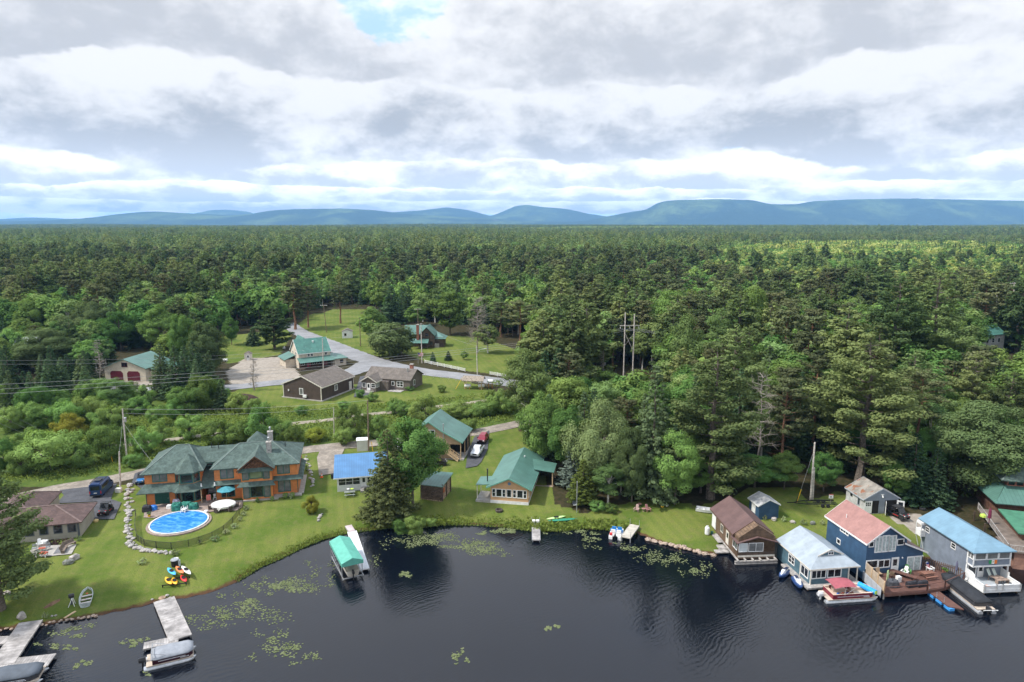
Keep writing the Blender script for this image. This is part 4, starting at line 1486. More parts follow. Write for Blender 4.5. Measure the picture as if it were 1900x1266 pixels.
def lily_pads():
    r = np.random.default_rng(9)
    ml = leaf_mat('lily_pad', (.115, .14, .06), (.19, .21, .11), .1, .0)
    C = []
    for px, py, w, h, n in [(430, 1142, 75, 18, 420), (545, 1085, 50, 14, 480), (500, 1092, 30, 10, 140), (460, 1125, 30, 12, 170), (800, 998, 42, 9, 520), (770, 1006, 40, 8, 260), (870, 1012, 46, 8, 500), (885, 1022, 40, 9, 300),
                            (900, 990, 14, 4, 120), (942, 985, 18, 7, 420), (1010, 988, 8, 3, 40), (520, 1195, 38, 20, 220), (545, 1215, 40, 12, 150), (850, 1216, 14, 14, 80), (1022, 1163, 11, 6, 90), (746, 1066, 14, 6, 130), (150, 1172, 40, 10, 140),
                            (260, 1192, 24, 6, 120), (115, 1200, 30, 6, 110), (155, 1232, 18, 7, 80), (1065, 985, 22, 6, 170), (1095, 997, 26, 6, 160), (1235, 1038, 38, 14, 340), (1290, 1055, 30, 14, 160), (1130, 1010, 40, 10, 90),
                            (350, 1150, 60, 14, 130), (600, 1070, 40, 20, 120), (280, 1250, 12, 4, 40), (1180, 1020, 30, 10, 120), (700, 1030, 30, 30, 70)]:
        q = r.normal(size=(n, 2)) * .5
        for k in range(max(3, n // 16)):
            c = r.normal(size=2) * .45
            q[k::max(3, n // 16)] = c + r.normal(size=(len(q[k::max(3, n // 16)]), 2)) * (.10, .16)
        C += [at(px + a * w * 1.35, py + b * h * 1.35, 0) for a, b in q]
    C = np.array(C)
    C = C[poly_in(LAKE, C[:, 0], C[:, 1])]
    n = len(C)
    a = np.arange(7) * 2 * pi / 7
    rad = r.uniform(.065, .135, n)
    v = np.stack([C[:, None, 0] + rad[:, None] * np.cos(a), C[:, None, 1] + rad[:, None] * np.sin(a), np.full((n, 7), .012) + r.uniform(0, .02, (n, 1))], 2).reshape(-1, 3)
    o = link('lily_pads', np_mesh('lily_pads', v, np.arange(n * 7).reshape(-1, 7), [ml]))
    o['kind'], o['label'] = 'stuff', 'yellow green lily pads floating in loose rafts'


shore_grass()
lily_pads()
# ---------------------------------------------------------------- buildings
GLASS = mat('window_glass', (.016, .019, .023), .06, .3, .8, spec=.6)
BLIND = mat('blind_behind_glass', (.16, .165, .16), .25, .15, 1., stripe=('Z', .09, .35))
CURT = mat('pale_curtain', (.36, .42, .41), .4, .2, 3.)
WHITE = mat('white_paint', (.72, .72, .70), .55, .05, 2.)
CREAM = mat('cream_trim', (.62, .58, .50), .6, .06, 2.)
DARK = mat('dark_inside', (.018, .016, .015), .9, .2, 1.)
GTRIM = mat('green_trim', (.030, .115, .092), .55, .1, 2.)
BLACKM = mat('black_metal', (.02, .02, .022), .4, .1, 3., spec=.5)
STEEL = mat('galvanised_steel', (.42, .43, .44), .4, .12, 4., metal=.6)
STONE = mat('field_stone', (.30, .285, .265), .9, .3, 1.6, speck=((.50, .47, .43), 3.2, .8), patch=((.13, .12, .11), 2., .6))
WOODN = mat('new_lumber', (.52, .37, .22), .8, .12, 3.)
WOODG = mat('grey_lumber', (.36, .335, .31), .85, .18, 2., stripe=('Y', .16, .6, .12))
WOODGX = mat('grey_planks', (.40, .375, .35), .85, .18, 2., stripe=('X', .16, .6, .12))
LOGS = mat('brown_logs', (.155, .10, .063), .8, .2, 1.5, stripe=('Z', .24, .75, .16), bump=.5)
DLOGS = mat('dark_weathered_logs', (.105, .075, .056), .85, .25, 1.2, stripe=('Z', .22, .6, .15), bump=.5)
GREENMETAL = mat('green_metal_roof', (.088, .188, .154), .42, .08, .5, stripe=('Y', .6, .5, .12), spec=.5)
GREENMETALX = mat('green_metal_roof_seams', (.088, .188, .154), .42, .08, .5, stripe=('X', .6, .5, .12), spec=.5)
PEEL = mat('peeling_green_roof', (.070, .185, .150), .5, .10, .6, stripe=('X', .5, .25, .12), patch=((.36, .44, .42), 1.4, .64))
BLUEMETAL = mat('bright_blue_metal_roof', (.072, .190, .365), .42, .07, .5, stripe=('X', .32, .42, .2), spec=.5)
SILVER = mat('pale_metal_roof', (.32, .365, .40), .45, .07, .8, patch=((.28, .15, .12), 1.3, .70), stripe=('Y', .6, .15, .06))
LBLUE = mat('light_blue_roof', (.160, .272, .350), .5, .06, .6, stripe=('Y', .45, .2, .08))
SHG = mat('green_shingles', (.078, .112, .097), .92, .16, 1., speck=((.045, .068, .058), 3.6, .45), bump=.3)
SHB = mat('brown_shingles', (.112, .074, .066), .92, .12, 1., speck=((.07, .048, .044), 3.4, .45))
SHR = mat('reddish_brown_roof', (.122, .074, .068), .75, .08, .7, stripe=('Y', .9, .12, .04))
SHP = mat('pink_shingles', (.31, .168, .148), .92, .07, .8, speck=((.25, .135, .12), 3.5, .4))
SHT = mat('grey_brown_shingles', (.145, .124, .105), .92, .12, .9, speck=((.10, .085, .075), 3.2, .5))
SHO = mat('old_mossy_shingles', (.235, .215, .185), .95, .15, .9, patch=((.235, .10, .052), .55, .53))
ORANGE = mat('orange_clapboard', (.58, .205, .065), .6, .10, .8, stripe=('Z', .20, .35, .12))
PEACH = mat('peach_clapboard', (.54, .325, .175), .65, .05, .8, stripe=('Z', .2, .16, .12))
TANS = mat('tan_clapboard', (.40, .285, .185), .7, .06, .8, stripe=('Z', .2, .16, .12))
BEIGE = mat('grey_beige_siding', (.35, .32, .27), .75, .06, .8, stripe=('Z', .4, .35, .06))
NAVY = mat('deep_blue_clapboard', (.038, .085, .155), .6, .10, .8, stripe=('Z', .2, .4, .14))
TEAL = mat('slate_blue_board', (.075, .140, .175), .65, .10, .8, stripe=('Z', .3, .2, .08))
GREYS = mat('blue_grey_clapboard', (.195, .225, .27), .65, .08, .8, stripe=('Z', .2, .32, .14))
OLDW = mat('flaking_white_board', (.46, .46, .45), .85, .12, 1., patch=((.25, .24, .23), 1.8, .58), stripe=('Z', .2, .3, .1))
DBROWN = mat('dark_brown_siding', (.072, .052, .042), .7, .10, .8, stripe=('Z', .2, .35, .12))
TAUPE = mat('taupe_shingle_wall', (.135, .110, .095), .8, .12, .8, stripe=('Z', .2, .35, .12))
REDB = mat('red_brick', (.27, .11, .075), .9, .2, 3.)
WFOUND = mat('white_foundation', (.66, .65, .63), .8, .08, 1.)
CSHAKE = mat('brown_shakes', (.13, .060, .032), .85, .25, 3., speck=((.06, .03, .02), 6., .7))
MAROON = mat('maroon_door_paint', (.115, .018, .030), .5, .1, 2., stripe=('Z', .5, .5, .06))


def plane(x, y, a=0.):
    """a wall face: origin, direction along it, outward normal; a=0 looks towards the camera"""
    return (np.array((x, y, 0.)), np.array((cos(a), sin(a), 0)), np.array((sin(a), -cos(a), 0)))


def onp(pl, a, z, e):
    return pl[0] + pl[1] * a + pl[2] * e + np.array((0, 0, z))


def pbox(mb, pl, a0, a1, z0, z1, e0, e1, m=0):
    return mb.prism([onp(pl, a0, z0, e0), onp(pl, a1, z0, e0), onp(pl, a1, z1, e0), onp(pl, a0, z1, e0)], pl[2] * (e1 - e0), m)


def win(par, pl, a0, a1, z0, z1, fm=None, cols=1, rows=1, fw=.10, gm=None, name='window', label=None):
    fm, gm = fm or WHITE, gm or GLASS
    mb = MB()
    pbox(mb, pl, a0 - fw, a0, z0 - fw, z1 + fw, .004, .06)
    pbox(mb, pl, a1, a1 + fw, z0 - fw, z1 + fw, .004, .06)
    pbox(mb, pl, a0, a1, z1, z1 + fw, .004, .055)
    pbox(mb, pl, a0, a1, z0 - fw, z0, .004, .075)
    for i in range(1, cols):
        c = a0 + (a1 - a0) * i / cols
        pbox(mb, pl, c - fw * .4, c + fw * .4, z0, z1, .01, .05)
    for i in range(1, rows):
        c = z0 + (z1 - z0) * i / rows
        pbox(mb, pl, a0, a1, c - fw * .25, c + fw * .25, .012, .045)
    f = mb.build(name, fm, par, label=label)
    pbox(MB(), pl, a0, a1, z0, z1, .002, .018).build('pane', gm, f)
    return f


def door(par, pl, a0, a1, z0, z1, dm=None, fm=None, glass=None, label=None, fw=.09):
    fm, dm = fm or WHITE, dm or WHITE
    mb = MB()
    pbox(mb, pl, a0 - fw, a0, z0, z1 + fw, .004, .06)
    pbox(mb, pl, a1, a1 + fw, z0, z1 + fw, .004, .06)
    pbox(mb, pl, a0, a1, z1, z1 + fw, .004, .055)
    f = mb.build('door_frame', fm, par)
    d = MB()
    pbox(d, pl, a0, a1, z0, z1, .003, .03)
    d = d.build('door', dm, par, label=label)
    if glass:
        g = MB()
        pbox(g, pl, a0 + (a1 - a0) * .18, a1 - (a1 - a0) * .18, z0 + (z1 - z0) * glass, z1 - .2, .031, .036)
        g.build('pane', GLASS, d)
    h = MB()
    pbox(h, pl, a1 - .14, a1 - .08, z0 + .95, z0 + 1.05, .031, .09)
    h.build('handle', STEEL, d)
    return d


def poly(par, name, pts, vec, m, label=None):
    return MB().prism(pts, vec).build(name, m, par, label=label)


def gable_y(par, w, d, he, hr, o, of, wm, rm, zb=-.6, t=.16, ob=None, trim=None, y0=0., x0=0., roof='roof', wall='wall'):
    """walls and roof with the ridge running back from the front"""
    ob = of if ob is None else ob
    s = (hr - he) / (w / 2 + o)
    hw, hp = he + s * o - t * .6, hr - t * .6
    W_ = poly(par, wall, [(x0, y0, zb), (x0 + w, y0, zb), (x0 + w, y0, hw), (x0 + w / 2, y0, hp), (x0, y0, hw)], (0, d, 0), wm)
    R_ = poly(par, roof, [(x0 - o, y0 - of, he), (x0 + w / 2, y0 - of, hr), (x0 + w + o, y0 - of, he), (x0 + w + o, y0 - of, he - t), (x0 + w / 2, y0 - of, hr - t), (x0 - o, y0 - of, he - t)], (0, d + of + ob, 0), rm)
    if trim:
        mb = MB()
        for yy in (y0 - of - .035, y0 + d + ob):
            mb.prism([(x0 - o - .03, yy, he + .02), (x0 + w / 2, yy, hr + .03), (x0 + w / 2, yy, hr - t - .08), (x0 - o - .03, yy, he - t - .08)], (0, .035, 0))
            mb.prism([(x0 + w + o + .03, yy, he + .02), (x0 + w / 2, yy, hr + .03), (x0 + w / 2, yy, hr - t - .08), (x0 + w + o + .03, yy, he - t - .08)], (0, .035, 0))
        for xx in (x0 - o - .035, x0 + w + o):
            mb.box(xx, y0 - of, he - t - .08, xx + .035, y0 + d + ob, he + .015)
        mb.build('trim', trim, par)
    return W_, R_


def gable_x(par, w, d, he, hr, o, of, wm, rm, zb=-.6, t=.16, trim=None, x0=0., y0=0., roof='roof', wall='wall'):
    s = (hr - he) / (d / 2 + of)
    hw, hp = he + s * of - t * .6, hr - t * .6
    W_ = poly(par, wall, [(x0, y0, zb), (x0, y0 + d, zb), (x0, y0 + d, hw), (x0, y0 + d / 2, hp), (x0, y0, hw)], (w, 0, 0), wm)
    R_ = poly(par, roof, [(x0 - o, y0 - of, he), (x0 - o, y0 + d / 2, hr), (x0 - o, y0 + d + of, he), (x0 - o, y0 + d + of, he - t), (x0 - o, y0 + d / 2, hr - t), (x0 - o, y0 - of, he - t)], (w + 2 * o, 0, 0), rm)
    if trim:
        mb = MB()
        for xx in (x0 - o - .035, x0 + w + o):
            for sy, yb in ((-1, y0 - of), (1, y0 + d + of)):
                mb.prism([(xx, yb, he + .02), (xx, y0 + d / 2, hr + .03), (xx, y0 + d / 2, hr - t - .08), (xx, yb, he - t - .08)], (.035, 0, 0))
        mb.box(x0 - o, y0 - of - .035, he - t - .06, x0 + w + o, y0 - of, he + .015)
        mb.build('trim', trim, par)
    return W_, R_


def hip(par, x0, x1, y0, y1, he, hr, ra, rb, m, name='roof', t=.16, axis='x'):
    """hip roof over a rectangle, ridge from ra to rb (points in plan)"""
    (ax, ay), (bx, by) = ra, rb
    v = [(x0, y0, he), (x1, y0, he), (x1, y1, he), (x0, y1, he), (ax, ay, hr), (bx, by, hr), (x0, y0, he - t), (x1, y0, he - t), (x1, y1, he - t), (x0, y1, he - t)]
    f = [[0, 1, 5, 4], [1, 2, 5], [2, 3, 4, 5], [3, 0, 4]] if axis == 'x' else [[0, 1, 4], [1, 2, 5, 4], [2, 3, 5], [3, 0, 4, 5]]
    f += [[0, 6, 7, 1], [1, 7, 8, 2], [2, 8, 9, 3], [3, 9, 6, 0], [9, 8, 7, 6]]
    mb = MB()
    for a, b in ((4, 5), (0, 4), (3 if axis == 'x' else 1, 4), (1 if axis == 'x' else 3, 5), (2, 5)):
        mb.bar(v[a], v[b], .26, .07)
    mb.build('ridge_cap', mat('green_ridge_cap', (.118, .152, .136), .9, .1, 2.) if m is SHG else mat('brown_ridge_cap', (.165, .118, .105), .9, .1, 2.), par)
    return MB().add(v, f).build(name, m, par)


def slab(par, pts, t, m, name='roof', label=None):
    return MB().prism(pts, (0, 0, -t)).build(name, m, par, label=label)


def posts(par, xy, z0, z1, w, m, name='post'):
    for x, y in xy:
        MB().box(x - w / 2, y - w / 2, z0, x + w / 2, y + w / 2, z1).build(name, m, par)


def rail(mb, p, q, h, n=None, w=.05, m=0, low=.12, bal=True):
    """hand rail with balusters from p to q"""
    p, q = np.array(p, float), np.array(q, float)
    L = np.linalg.norm(q - p)
    up = np.array((0, 0, 1.))
    mb.bar(p + up * h, q + up * h, w * 1.6, w, m)
    mb.bar(p + up * low, q + up * low, w, w, m)
    n = n or max(2, int(L / .32))
    for i in range(n + 1):
        c = p + (q - p) * i / n
        big = i in (0, n)
        if bal or big:
            mb.bar(c, c + up * (h + (.06 if big else 0)), w * (2 if big else .6), w * (2 if big else .6), m)


# -- orange house with the green hip roofs
h = thing('lake_house', 'large two storey orange house with green hip roofs and a round pool', 'house', (-63.5, 112.1, 1.5), R(13.0))
OW, OH = [], 5.78
poly(h, 'wall', [(0, 0, -.6), (8.95, 0, -.6), (8.95, 4.9, -.6), (11.23, 4.9, -.6), (11.23, 0, -.6), (25.27, 0, -.6), (25.27, 11, -.6), (0, 11, -.6)], (0, 0, OH + .5), ORANGE)
poly(h, 'projection', [(15.88, -1.61, -.6), (21.05, -1.61, -.6), (21.05, .3, -.6), (15.88, .3, -.6)], (0, 0, OH + .45), ORANGE)
poly(h, 'bay', [(4.85, .1, -.6), (5.8, -1.0, -.6), (8.0, -1.0, -.6), (8.95, .1, -.6)], (0, 0, OH + .4), ORANGE)
MB().box(14.9, -2.0, -.5, 22, -1.62, .12).box(21.06, -1.2, -.5, 25.9, -.01, .1).box(25.28, -.2, -.5, 26.2, 9, .08).build('foundation', CONC, h)
hip(h, -.5, 9.6, -.5, 11.5, OH, 8.95, (4.2, 5.3), (6.3, 5.3), SHG)
hip(h, 10.7, 25.77, -.5, 11.5, OH, 8.45, (14.9, 5.4), (20.6, 5.4), SHG)
poly(h, 'roof', [(5.5, 2.9, 6.0), (5.5, 6.2, 8.05), (5.5, 10, 5.9), (5.5, 10, 5.7), (5.5, 6.2, 7.85), (5.5, 2.9, 5.8)], (9, 0, 0), SHG)
MB().add([(15.6, 6.2, 7.6), (19.8, 6.2, 7.6), (19.8, 10.4, 7.6), (15.6, 10.4, 7.6), (17.7, 8.2, 9.75)], [[0, 1, 4], [1, 2, 4], [2, 3, 4], [3, 0, 4], [3, 2, 1, 0]]).build('cupola_roof', SHG, h)
e = [(4.3, .6), (5.5, -1.45), (8.3, -1.45), (9.5, .6), (9.4, 3.4), (4.4, 3.4)]
MB().add([(x, y, OH) for x, y in e] + [(6.9, 1.7, 8.35)] + [(x, y, OH - .16) for x, y in e], [[i, (i + 1) % 6, 6] for i in range(6)] + [[i, 7 + i, 7 + (i + 1) % 6, (i + 1) % 6] for i in range(6)] + [[12, 11, 10, 9, 8, 7]]).build('bay_roof', SHG, h)
poly(h, 'gable_roof', [(15.35, -2.3, OH - .1), (18.465, -2.3, 8.2), (21.58, -2.3, OH - .1), (21.58, -2.3, OH - .32), (18.465, -2.3, 7.98), (15.35, -2.3, OH - .32)], (0, 7, 0), SHG)
poly(h, 'pediment', [(16.2, -1.75, OH + .05), (20.7, -1.75, OH + .05), (18.465, -1.75, 7.75)], (0, .5, 0), CSHAKE)
mb = MB()
for s in (-1, 1):
    mb.prism([(18.465 + s * 3.15, -2.36, OH - .02), (18.465, -2.36, 8.26), (18.465, -2.36, 7.98), (18.465 + s * 3.15, -2.36, OH - .3)], (0, .055, 0))
mb.build('bargeboard', CSHAKE, h)
slab(h, [(15.5, -2.3, OH - .32), (21.4, -2.3, OH - .32), (20.9, -1.62, OH + .3), (16., -1.62, OH + .3)], .1, SHG, 'pent_roof')
# skirt roofs between the storeys
slab(h, [(-1.1, -1.55, 2.72), (4.6, -1.55, 2.72), (5.3, -2.35, 2.72), (8.4, -2.35, 2.72), (9.4, -1.3, 2.8), (8.95, .05, 3.75), (8.0, -1.0, 3.72), (5.8, -1.0, 3.72), (4.85, .05, 3.85), (-.05, .05, 3.9)], .12, SHG, 'skirt_roof')
slab(h, [(8.9, -1.2, 2.82), (11.3, -1.2, 2.82), (11.3, 4.88, 5.3), (8.9, 4.88, 5.3)], .14, SHG, 'porch_roof')
slab(h, [(11.0, -.8, 2.88), (15.8, -.8, 2.88), (15.8, .02, 3.5), (11.0, .02, 3.5)], .1, SHG, 'skirt_roof')
slab(h, [(15.2, -2.5, 2.85), (21.7, -2.5, 2.85), (21.1, -1.6, 3.45), (15.85, -1.6, 3.45)], .1, SHG, 'skirt_roof')
slab(h, [(21.08, -.8, 2.95), (26.1, -.8, 2.95), (25.4, .02, 3.55), (21.08, .02, 3.55)], .1, SHG, 'skirt_roof')
slab(h, [(25.28, -.8, 2.95), (26.2, -.8, 2.95), (26.2, 9, 2.95), (25.28, 9, 3.55)], .1, SHG, 'skirt_roof')
F0, FP, FB = plane(0, 0), plane(15.88, -1.61), plane(5.8, -1.0)
win(h, F0, 1.35, 3.5, 4.25, 5.45, GTRIM, 2, 1, .14, BLIND)
door(h, F0, 1.5, 3.6, .05, 2.1, mat('green_garage_door', (.012, .075, .055), .5, .1, 2., stripe=('Z', .45, .5, .08)), GTRIM, label='dark green garage door', fw=.12)
for z0, z1 in ((4.15, 5.35), (.75, 2.55)):
    win(h, F0, 12.35, 14.35, z0 - .25, z1 + (.1 if z0 > 3 else 0), GTRIM, 2, 1, .15, BLIND if z0 > 3 else GLASS)
    win(h, F0, 21.95, 23.85, z0 - .15, z1 + .1, GTRIM, 2, 1, .15, BLIND)
    win(h, FB, .25, 2.0, z0 - .15, z1, GTRIM, 1, 1, .2)
    win(h, plane(4.85, .1, -.858), .25, 1.25, z0 - .15, z1, GTRIM, 1, 1, .16)
    win(h, plane(8.0, -1.0, .858), .2, 1.2, z0 - .15, z1, GTRIM, 1, 1, .16)
    win(h, FP, .35, 1.25, z0 - .25, z1, GTRIM, 1, 1, .13, BLIND)
    win(h, FP, 1.55, 3.5, z0 - .1, z1, GTRIM, 1, 1, .13, mat('green_shade', (.17, .21, .12), .3, .1, 1.) if z0 > 3 else GLASS)
    win(h, FP, 3.8, 4.7, z0 - .25, z1, GTRIM, 1, 1, .13, BLIND)
win(h, plane(0, 4.88), 9.25, 10.9, .3, 2.2, GTRIM, 2, 1, .1)
win(h, plane(0, 2.95), 9.4, 10.5, 5.45, 5.9, GTRIM, 1, 1, .1)
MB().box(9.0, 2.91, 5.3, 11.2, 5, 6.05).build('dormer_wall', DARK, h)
for x, y, z0, z1 in ((20.3, 2.9, 6.6, 9.0), (20.2, 6.4, 7.5, 9.9)):
    c = MB().box(x - .42, y - .42, z0, x + .42, y + .42, z1).build('chimney', STONE, h)
    MB().box(x - .5, y - .5, z1, x + .5, y + .5, z1 + .16).build('chimney_cap', CONC, c)
    MB().lathe([(.13, z1 + .16), (.13, z1 + .75), (.2, z1 + .75), (.2, z1 + .95), (.05, z1 + 1.05)], 8, (x, y, 0)).build('flue', STEEL, c)
for x, y, z in ((10.0, 5.8, 7.85), (11.2, 5.6, 7.8), (22.9, 5.2, 7.3)):
    MB().lathe([(.06, z - .4), (.06, z + .85)], 6, (x, y, 0)).build('vent_pipe', BLACKM, h)
for x in (9.2, 11.4):
    MB().lathe([(.02, 0), (.17, .05), (.13, .3), (.09, .42), (.11, .55), (.02, .64)], 8, (x, -.95, 2.95)).build('eave_ornament', WHITE, h)
posts(h, [(9.1, -1.0)], 0, 2.7, .14, WOODN)
posts(h, [(.03, -.06), (4.75, -.06), (11.3, -.06), (25.2, -.06)], -.3, 2.8, .1, GTRIM, 'corner_board')

# -- tan cottage by the near drive
h = thing('cottage', 'low grey beige cottage with a brown hip roof beside the black drive', 'house', (-67.6, 100.2, 1.5), R(15.1))
poly(h, 'wall', [(-14, 0, -.6), (0, 0, -.6), (0, 6.88, -.6), (-14, 6.88, -.6)], (0, 0, 3.1), BEIGE)
poly(h, 'wall', [(-14, 6.9, -.6), (-7.4, 6.9, -.6), (-7.4, 14.0, -.6), (-14, 14.0, -.6)], (0, 0, 3.1), BEIGE)
hip(h, -14.5, .46, -.46, 7.34, 2.56, 4.29, (-10.5, 3.44), (-4.26, 3.44), SHB)
hip(h, -14.4, -7.0, 3.4, 14.4, 2.56, 4.25, (-10.1, 6), (-10.1, 10.8), SHB, axis='y')
for k in range(4):
    win(h, F0, -7.6 + k * 1.93 + .25, -6.45 + k * 1.93 + .1, 1.0, 2.25, mat('slate_trim', (.09, .10, .115), .6, .1, 2.), 1, 1, .12)
MB().box(-.35, -.03, -.3, -.05, .0, 2.4).build('downpipe', mat('slate_trim', (.09, .10, .115)), h)

# -- white cabin with the blue roof
h = thing('cabin', 'small white porch cabin with a bright blue metal roof', 'cabin', (-32.0, 118.6, 1.5), R(12.5))
poly(h, 'wall', [(0, 0, -.6), (0, 7.6, -.6), (0, 7.6, 3.9), (0, 3.0, 3.1), (0, 0, 2.6)], (8.9, 0, 0), mat('white_siding', (.66, .67, .66), .7, .05, 1., stripe=('Z', .2, .14, .1)))
poly(h, 'roof', [(-.6, -.45, 2.62), (-.6, 3.15, 3.3), (-.6, 8.1, 4.22), (-.6, 8.1, 4.08), (-.6, 3.15, 3.16), (-.6, -.45, 2.48)], (10.1, 0, 0), BLUEMETAL)
MB().box(-.62, -.50, 2.40, 9.52, -.455, 2.60).build('trim', WHITE, h)
win(h, F0, .3, 4.05, 1.05, 2.35, WHITE, 3, 2, .09)
win(h, F0, 5.45, 8.5, 1.05, 2.35, WHITE, 3, 2, .09)
door(h, F0, 4.4, 5.15, .45, 2.35, WHITE, WHITE, .45, 'white screen door')
mb = MB()
for k in range(3):
    mb.box(4.1, -.35 - .3 * (k + 1), -.2, 5.5, -.35 - .3 * k, .42 - .14 * k)
mb.box(4.1, -.35, -.2, 5.5, -.02, .44)
mb.build('steps', WOODG, h)

# -- garage apartment
h = thing('garage_apartment', 'tall tan garage house with a green roof, outside stairs and open car bay', 'house', (-19.8, 136.9, 1.5), R(-8.8))
poly(h, 'wall', [(0, 0, -.6), (5.3, 0, -.6), (5.3, 0, 6.0), (2.67, 0, 7.85), (0, 0, 6.0)], (0, 9.0, 0), TANS)
poly(h, 'lean_to_wall', [(5.3, 0, 3.2), (9.3, 0, 3.2), (9.3, 0, 4.0), (5.3, 0, 5.95)], (0, .15, 0), TANS)
poly(h, 'lean_to_wall', [(5.3, 8.8, -.6), (9.3, 8.8, -.6), (9.3, 8.8, 3.9), (5.3, 8.8, 5.9)], (0, .15, 0), TANS)
MB().box(5.31, .2, -.5, 7.0, .3, 3.6).build('bay_wall', TANS, h)
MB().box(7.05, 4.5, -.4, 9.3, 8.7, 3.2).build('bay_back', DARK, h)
poly(h, 'roof', [(-.35, -.7, 5.95), (2.67, -.7, 8.0), (5.35, -.7, 6.2), (9.85, -.7, 3.85), (9.85, -.7, 3.69), (5.35, -.7, 6.04), (2.67, -.7, 7.84), (-.35, -.7, 5.79)], (0, 10.1, 0), GREENMETAL)
mb = MB()
mb.prism([(2.67, -.76, 8.05), (5.35, -.76, 6.25), (9.9, -.76, 3.9), (9.9, -.76, 3.66), (5.35, -.76, 6.0), (2.67, -.76, 7.8)], (0, .055, 0))
mb.prism([(2.67, -.76, 8.05), (-.4, -.76, 6.0), (-.4, -.76, 5.75), (2.67, -.76, 7.8)], (0, .055, 0))
mb.build('trim', mat('green_edge_trim', (.13, .30, .23), .5, .05, 2.), h)
posts(h, [(9.35, -.3), (9.5, 2.9), (9.5, 5.9), (9.5, 9.0)], -.3, 3.8, .14, WOODN)
MB().box(5.4, -.4, -.3, 9.9, 9.3, .06).build('slab', CONC, h)
win(h, F0, 2.1, 2.7, 3.95, 6.0, WHITE, 1, 1, .13, WOODN, 'door_panel')
door(h, F0, 2.98, 3.75, 3.85, 6.0, GLASS, WHITE, None, 'dark glass door at the head of the stairs', .12)
mb = MB().box(1.9, -1.5, 3.45, 4.2, -.02, 3.6)
mb.box(1.95, -1.45, -.3, 2.07, -1.33, 3.45).box(4.0, -1.45, -.3, 4.12, -1.33, 3.45)
mb.build('landing', WOODN, h)
mb = MB()
for yy in (-1.45, -.25):
    mb.bar((4.2, yy, 3.45), (9.0, yy, .1), .06, .28)
    mb.bar((4.2, yy, 4.5), (9.0, yy, 1.1), .07, .09)
    mb.bar((4.2, yy, 4.05), (9.0, yy, .65), .04, .06)
    for k in range(9):
        x = 4.2 + k * .6
        z = 3.5 - k * .419
        mb.box(x - .045, yy - .045, z - .1, x + .045, yy + .045, z + 1.02)
for k in range(16):
    x = 4.3 + k * .295
    mb.box(x, -1.42, 3.4 - k * .206, x + .28, -.28, 3.44 - k * .206)
mb.build('staircase', WOODN, h)
MB().lathe([(.11, 3.2), (.11, 7.4), (.17, 7.42), (.17, 7.6)], 8, (5.75, -.35, 0)).build('stovepipe', STEEL, h)
win(h, plane(0, 9, -pi / 2), 5.2, 6.2, 3.9, 5.2, WHITE)

# -- woodshed
h = thing('woodshed', 'log sided woodshed with a slanting green roof stacked with firewood', 'shed', (-16.3, 115.8, 1.3), R(-14.7))
FIREW = mat('stacked_firewood', (.34, .25, .17), .9, .25, 4., speck=((.16, .105, .07), 5.5, .95))
poly(h, 'wall', [(0, 0, -.3), (0, 4.6, -.3), (0, 4.6, 2.6), (0, 0, 2.45)], (3.9, 0, 0), FIREW)
slab(h, [(-.3, -.35, 2.72), (4.25, -.35, 2.68), (4.3, 5.2, 3.3), (-.3, 5.2, 3.3)], .12, GREENMETALX)
mb = MB()
for k in range(9):
    mb.tube([(-.1, -.06, .12 + k * .27), (4.0, -.06, .12 + k * .27)], .10, 6)
mb.build('log_front', DLOGS, h)
for y in (.2, 2.3, 4.5):
    mb = MB().box(3.92, y - .08, -.2, 4.1, y + .08, 2.9)
    mb.build('post', DLOGS, h)
MB().box(3.93, .7, 1.1, 4.02, 1.5, 1.9).build('hatch', mat('rusty_panel', (.35, .10, .04), .7, .2, 2.), h)

# -- peach cottage
h = thing('cottage', 'peach coloured lakeside cottage with a long green gable roof and two porch roofs', 'house', (-3.8, 114.5, 1.3), R(-10.1))
gable_y(h, 6.77, 15.98, 2.75, 4.63, .69, .57, PEACH, GREENMETAL, trim=mat('green_edge_trim', (.13, .30, .23)), t=.14)
MB().box(-.03, -.03, -.5, 6.8, 15.9, .26).build('foundation', WFOUND, h)
for a, b, c in ((.35, .82, 1), (1.08, 1.95, 1), (2.2, 2.62, 1), (2.98, 3.7, 1), (4.08, 4.55, 1), (4.82, 5.75, 1), (5.95, 6.4, 1)):
    win(h, F0, a, b, 1.0, 2.3, WHITE, 1, 2 if b - a < .5 else 1, .11)
MB().lathe([(.30, 0), (.30, .05)], 8, (0, 0, 0)).build('gable_vent', mat('blue_vent', (.12, .2, .3), .5, .1, 2.), h).matrix_local = __import__('mathutils').Matrix.Translation((3.38, -.005, 3.45)) @ __import__('mathutils').Matrix.Rotation(pi / 2, 4, 'X')
slab(h, [(-2.75, .3, 2.75), (-.1, .3, 3.0), (-.1, 4.4, 3.0), (-2.75, 4.4, 2.75)], .1, GREENMETAL, 'porch_roof')
MB().box(-2.7, -.1, -.3, -.04, 4.2, .06).build('porch_slab', CONC, h)
posts(h, [(-2.55, 3.6), (-2.55, .6)], 0, 2.68, .11, CREAM, 'porch_post')
slab(h, [(6.6, 8.2, 3.35), (10.3, 8.2, 2.95), (10.3, 13.2, 2.95), (5.6, 13.2, 3.6)], .1, GREENMETAL, 'porch_roof')
MB().box(6.8, 8.3, -.3, 10.2, 13.1, .06).build('porch_slab', PAVER, h)
posts(h, [(10.0, 8.6), (10.0, 12.9)], 0, 2.85, .2, WOODN, 'porch_post')
MB().lathe([(.11, 2.4), (.11, 5.1), (.17, 5.12), (.17, 5.25)], 8, (-.95, 1.9, 0)).build('stovepipe', BLACKM, h)
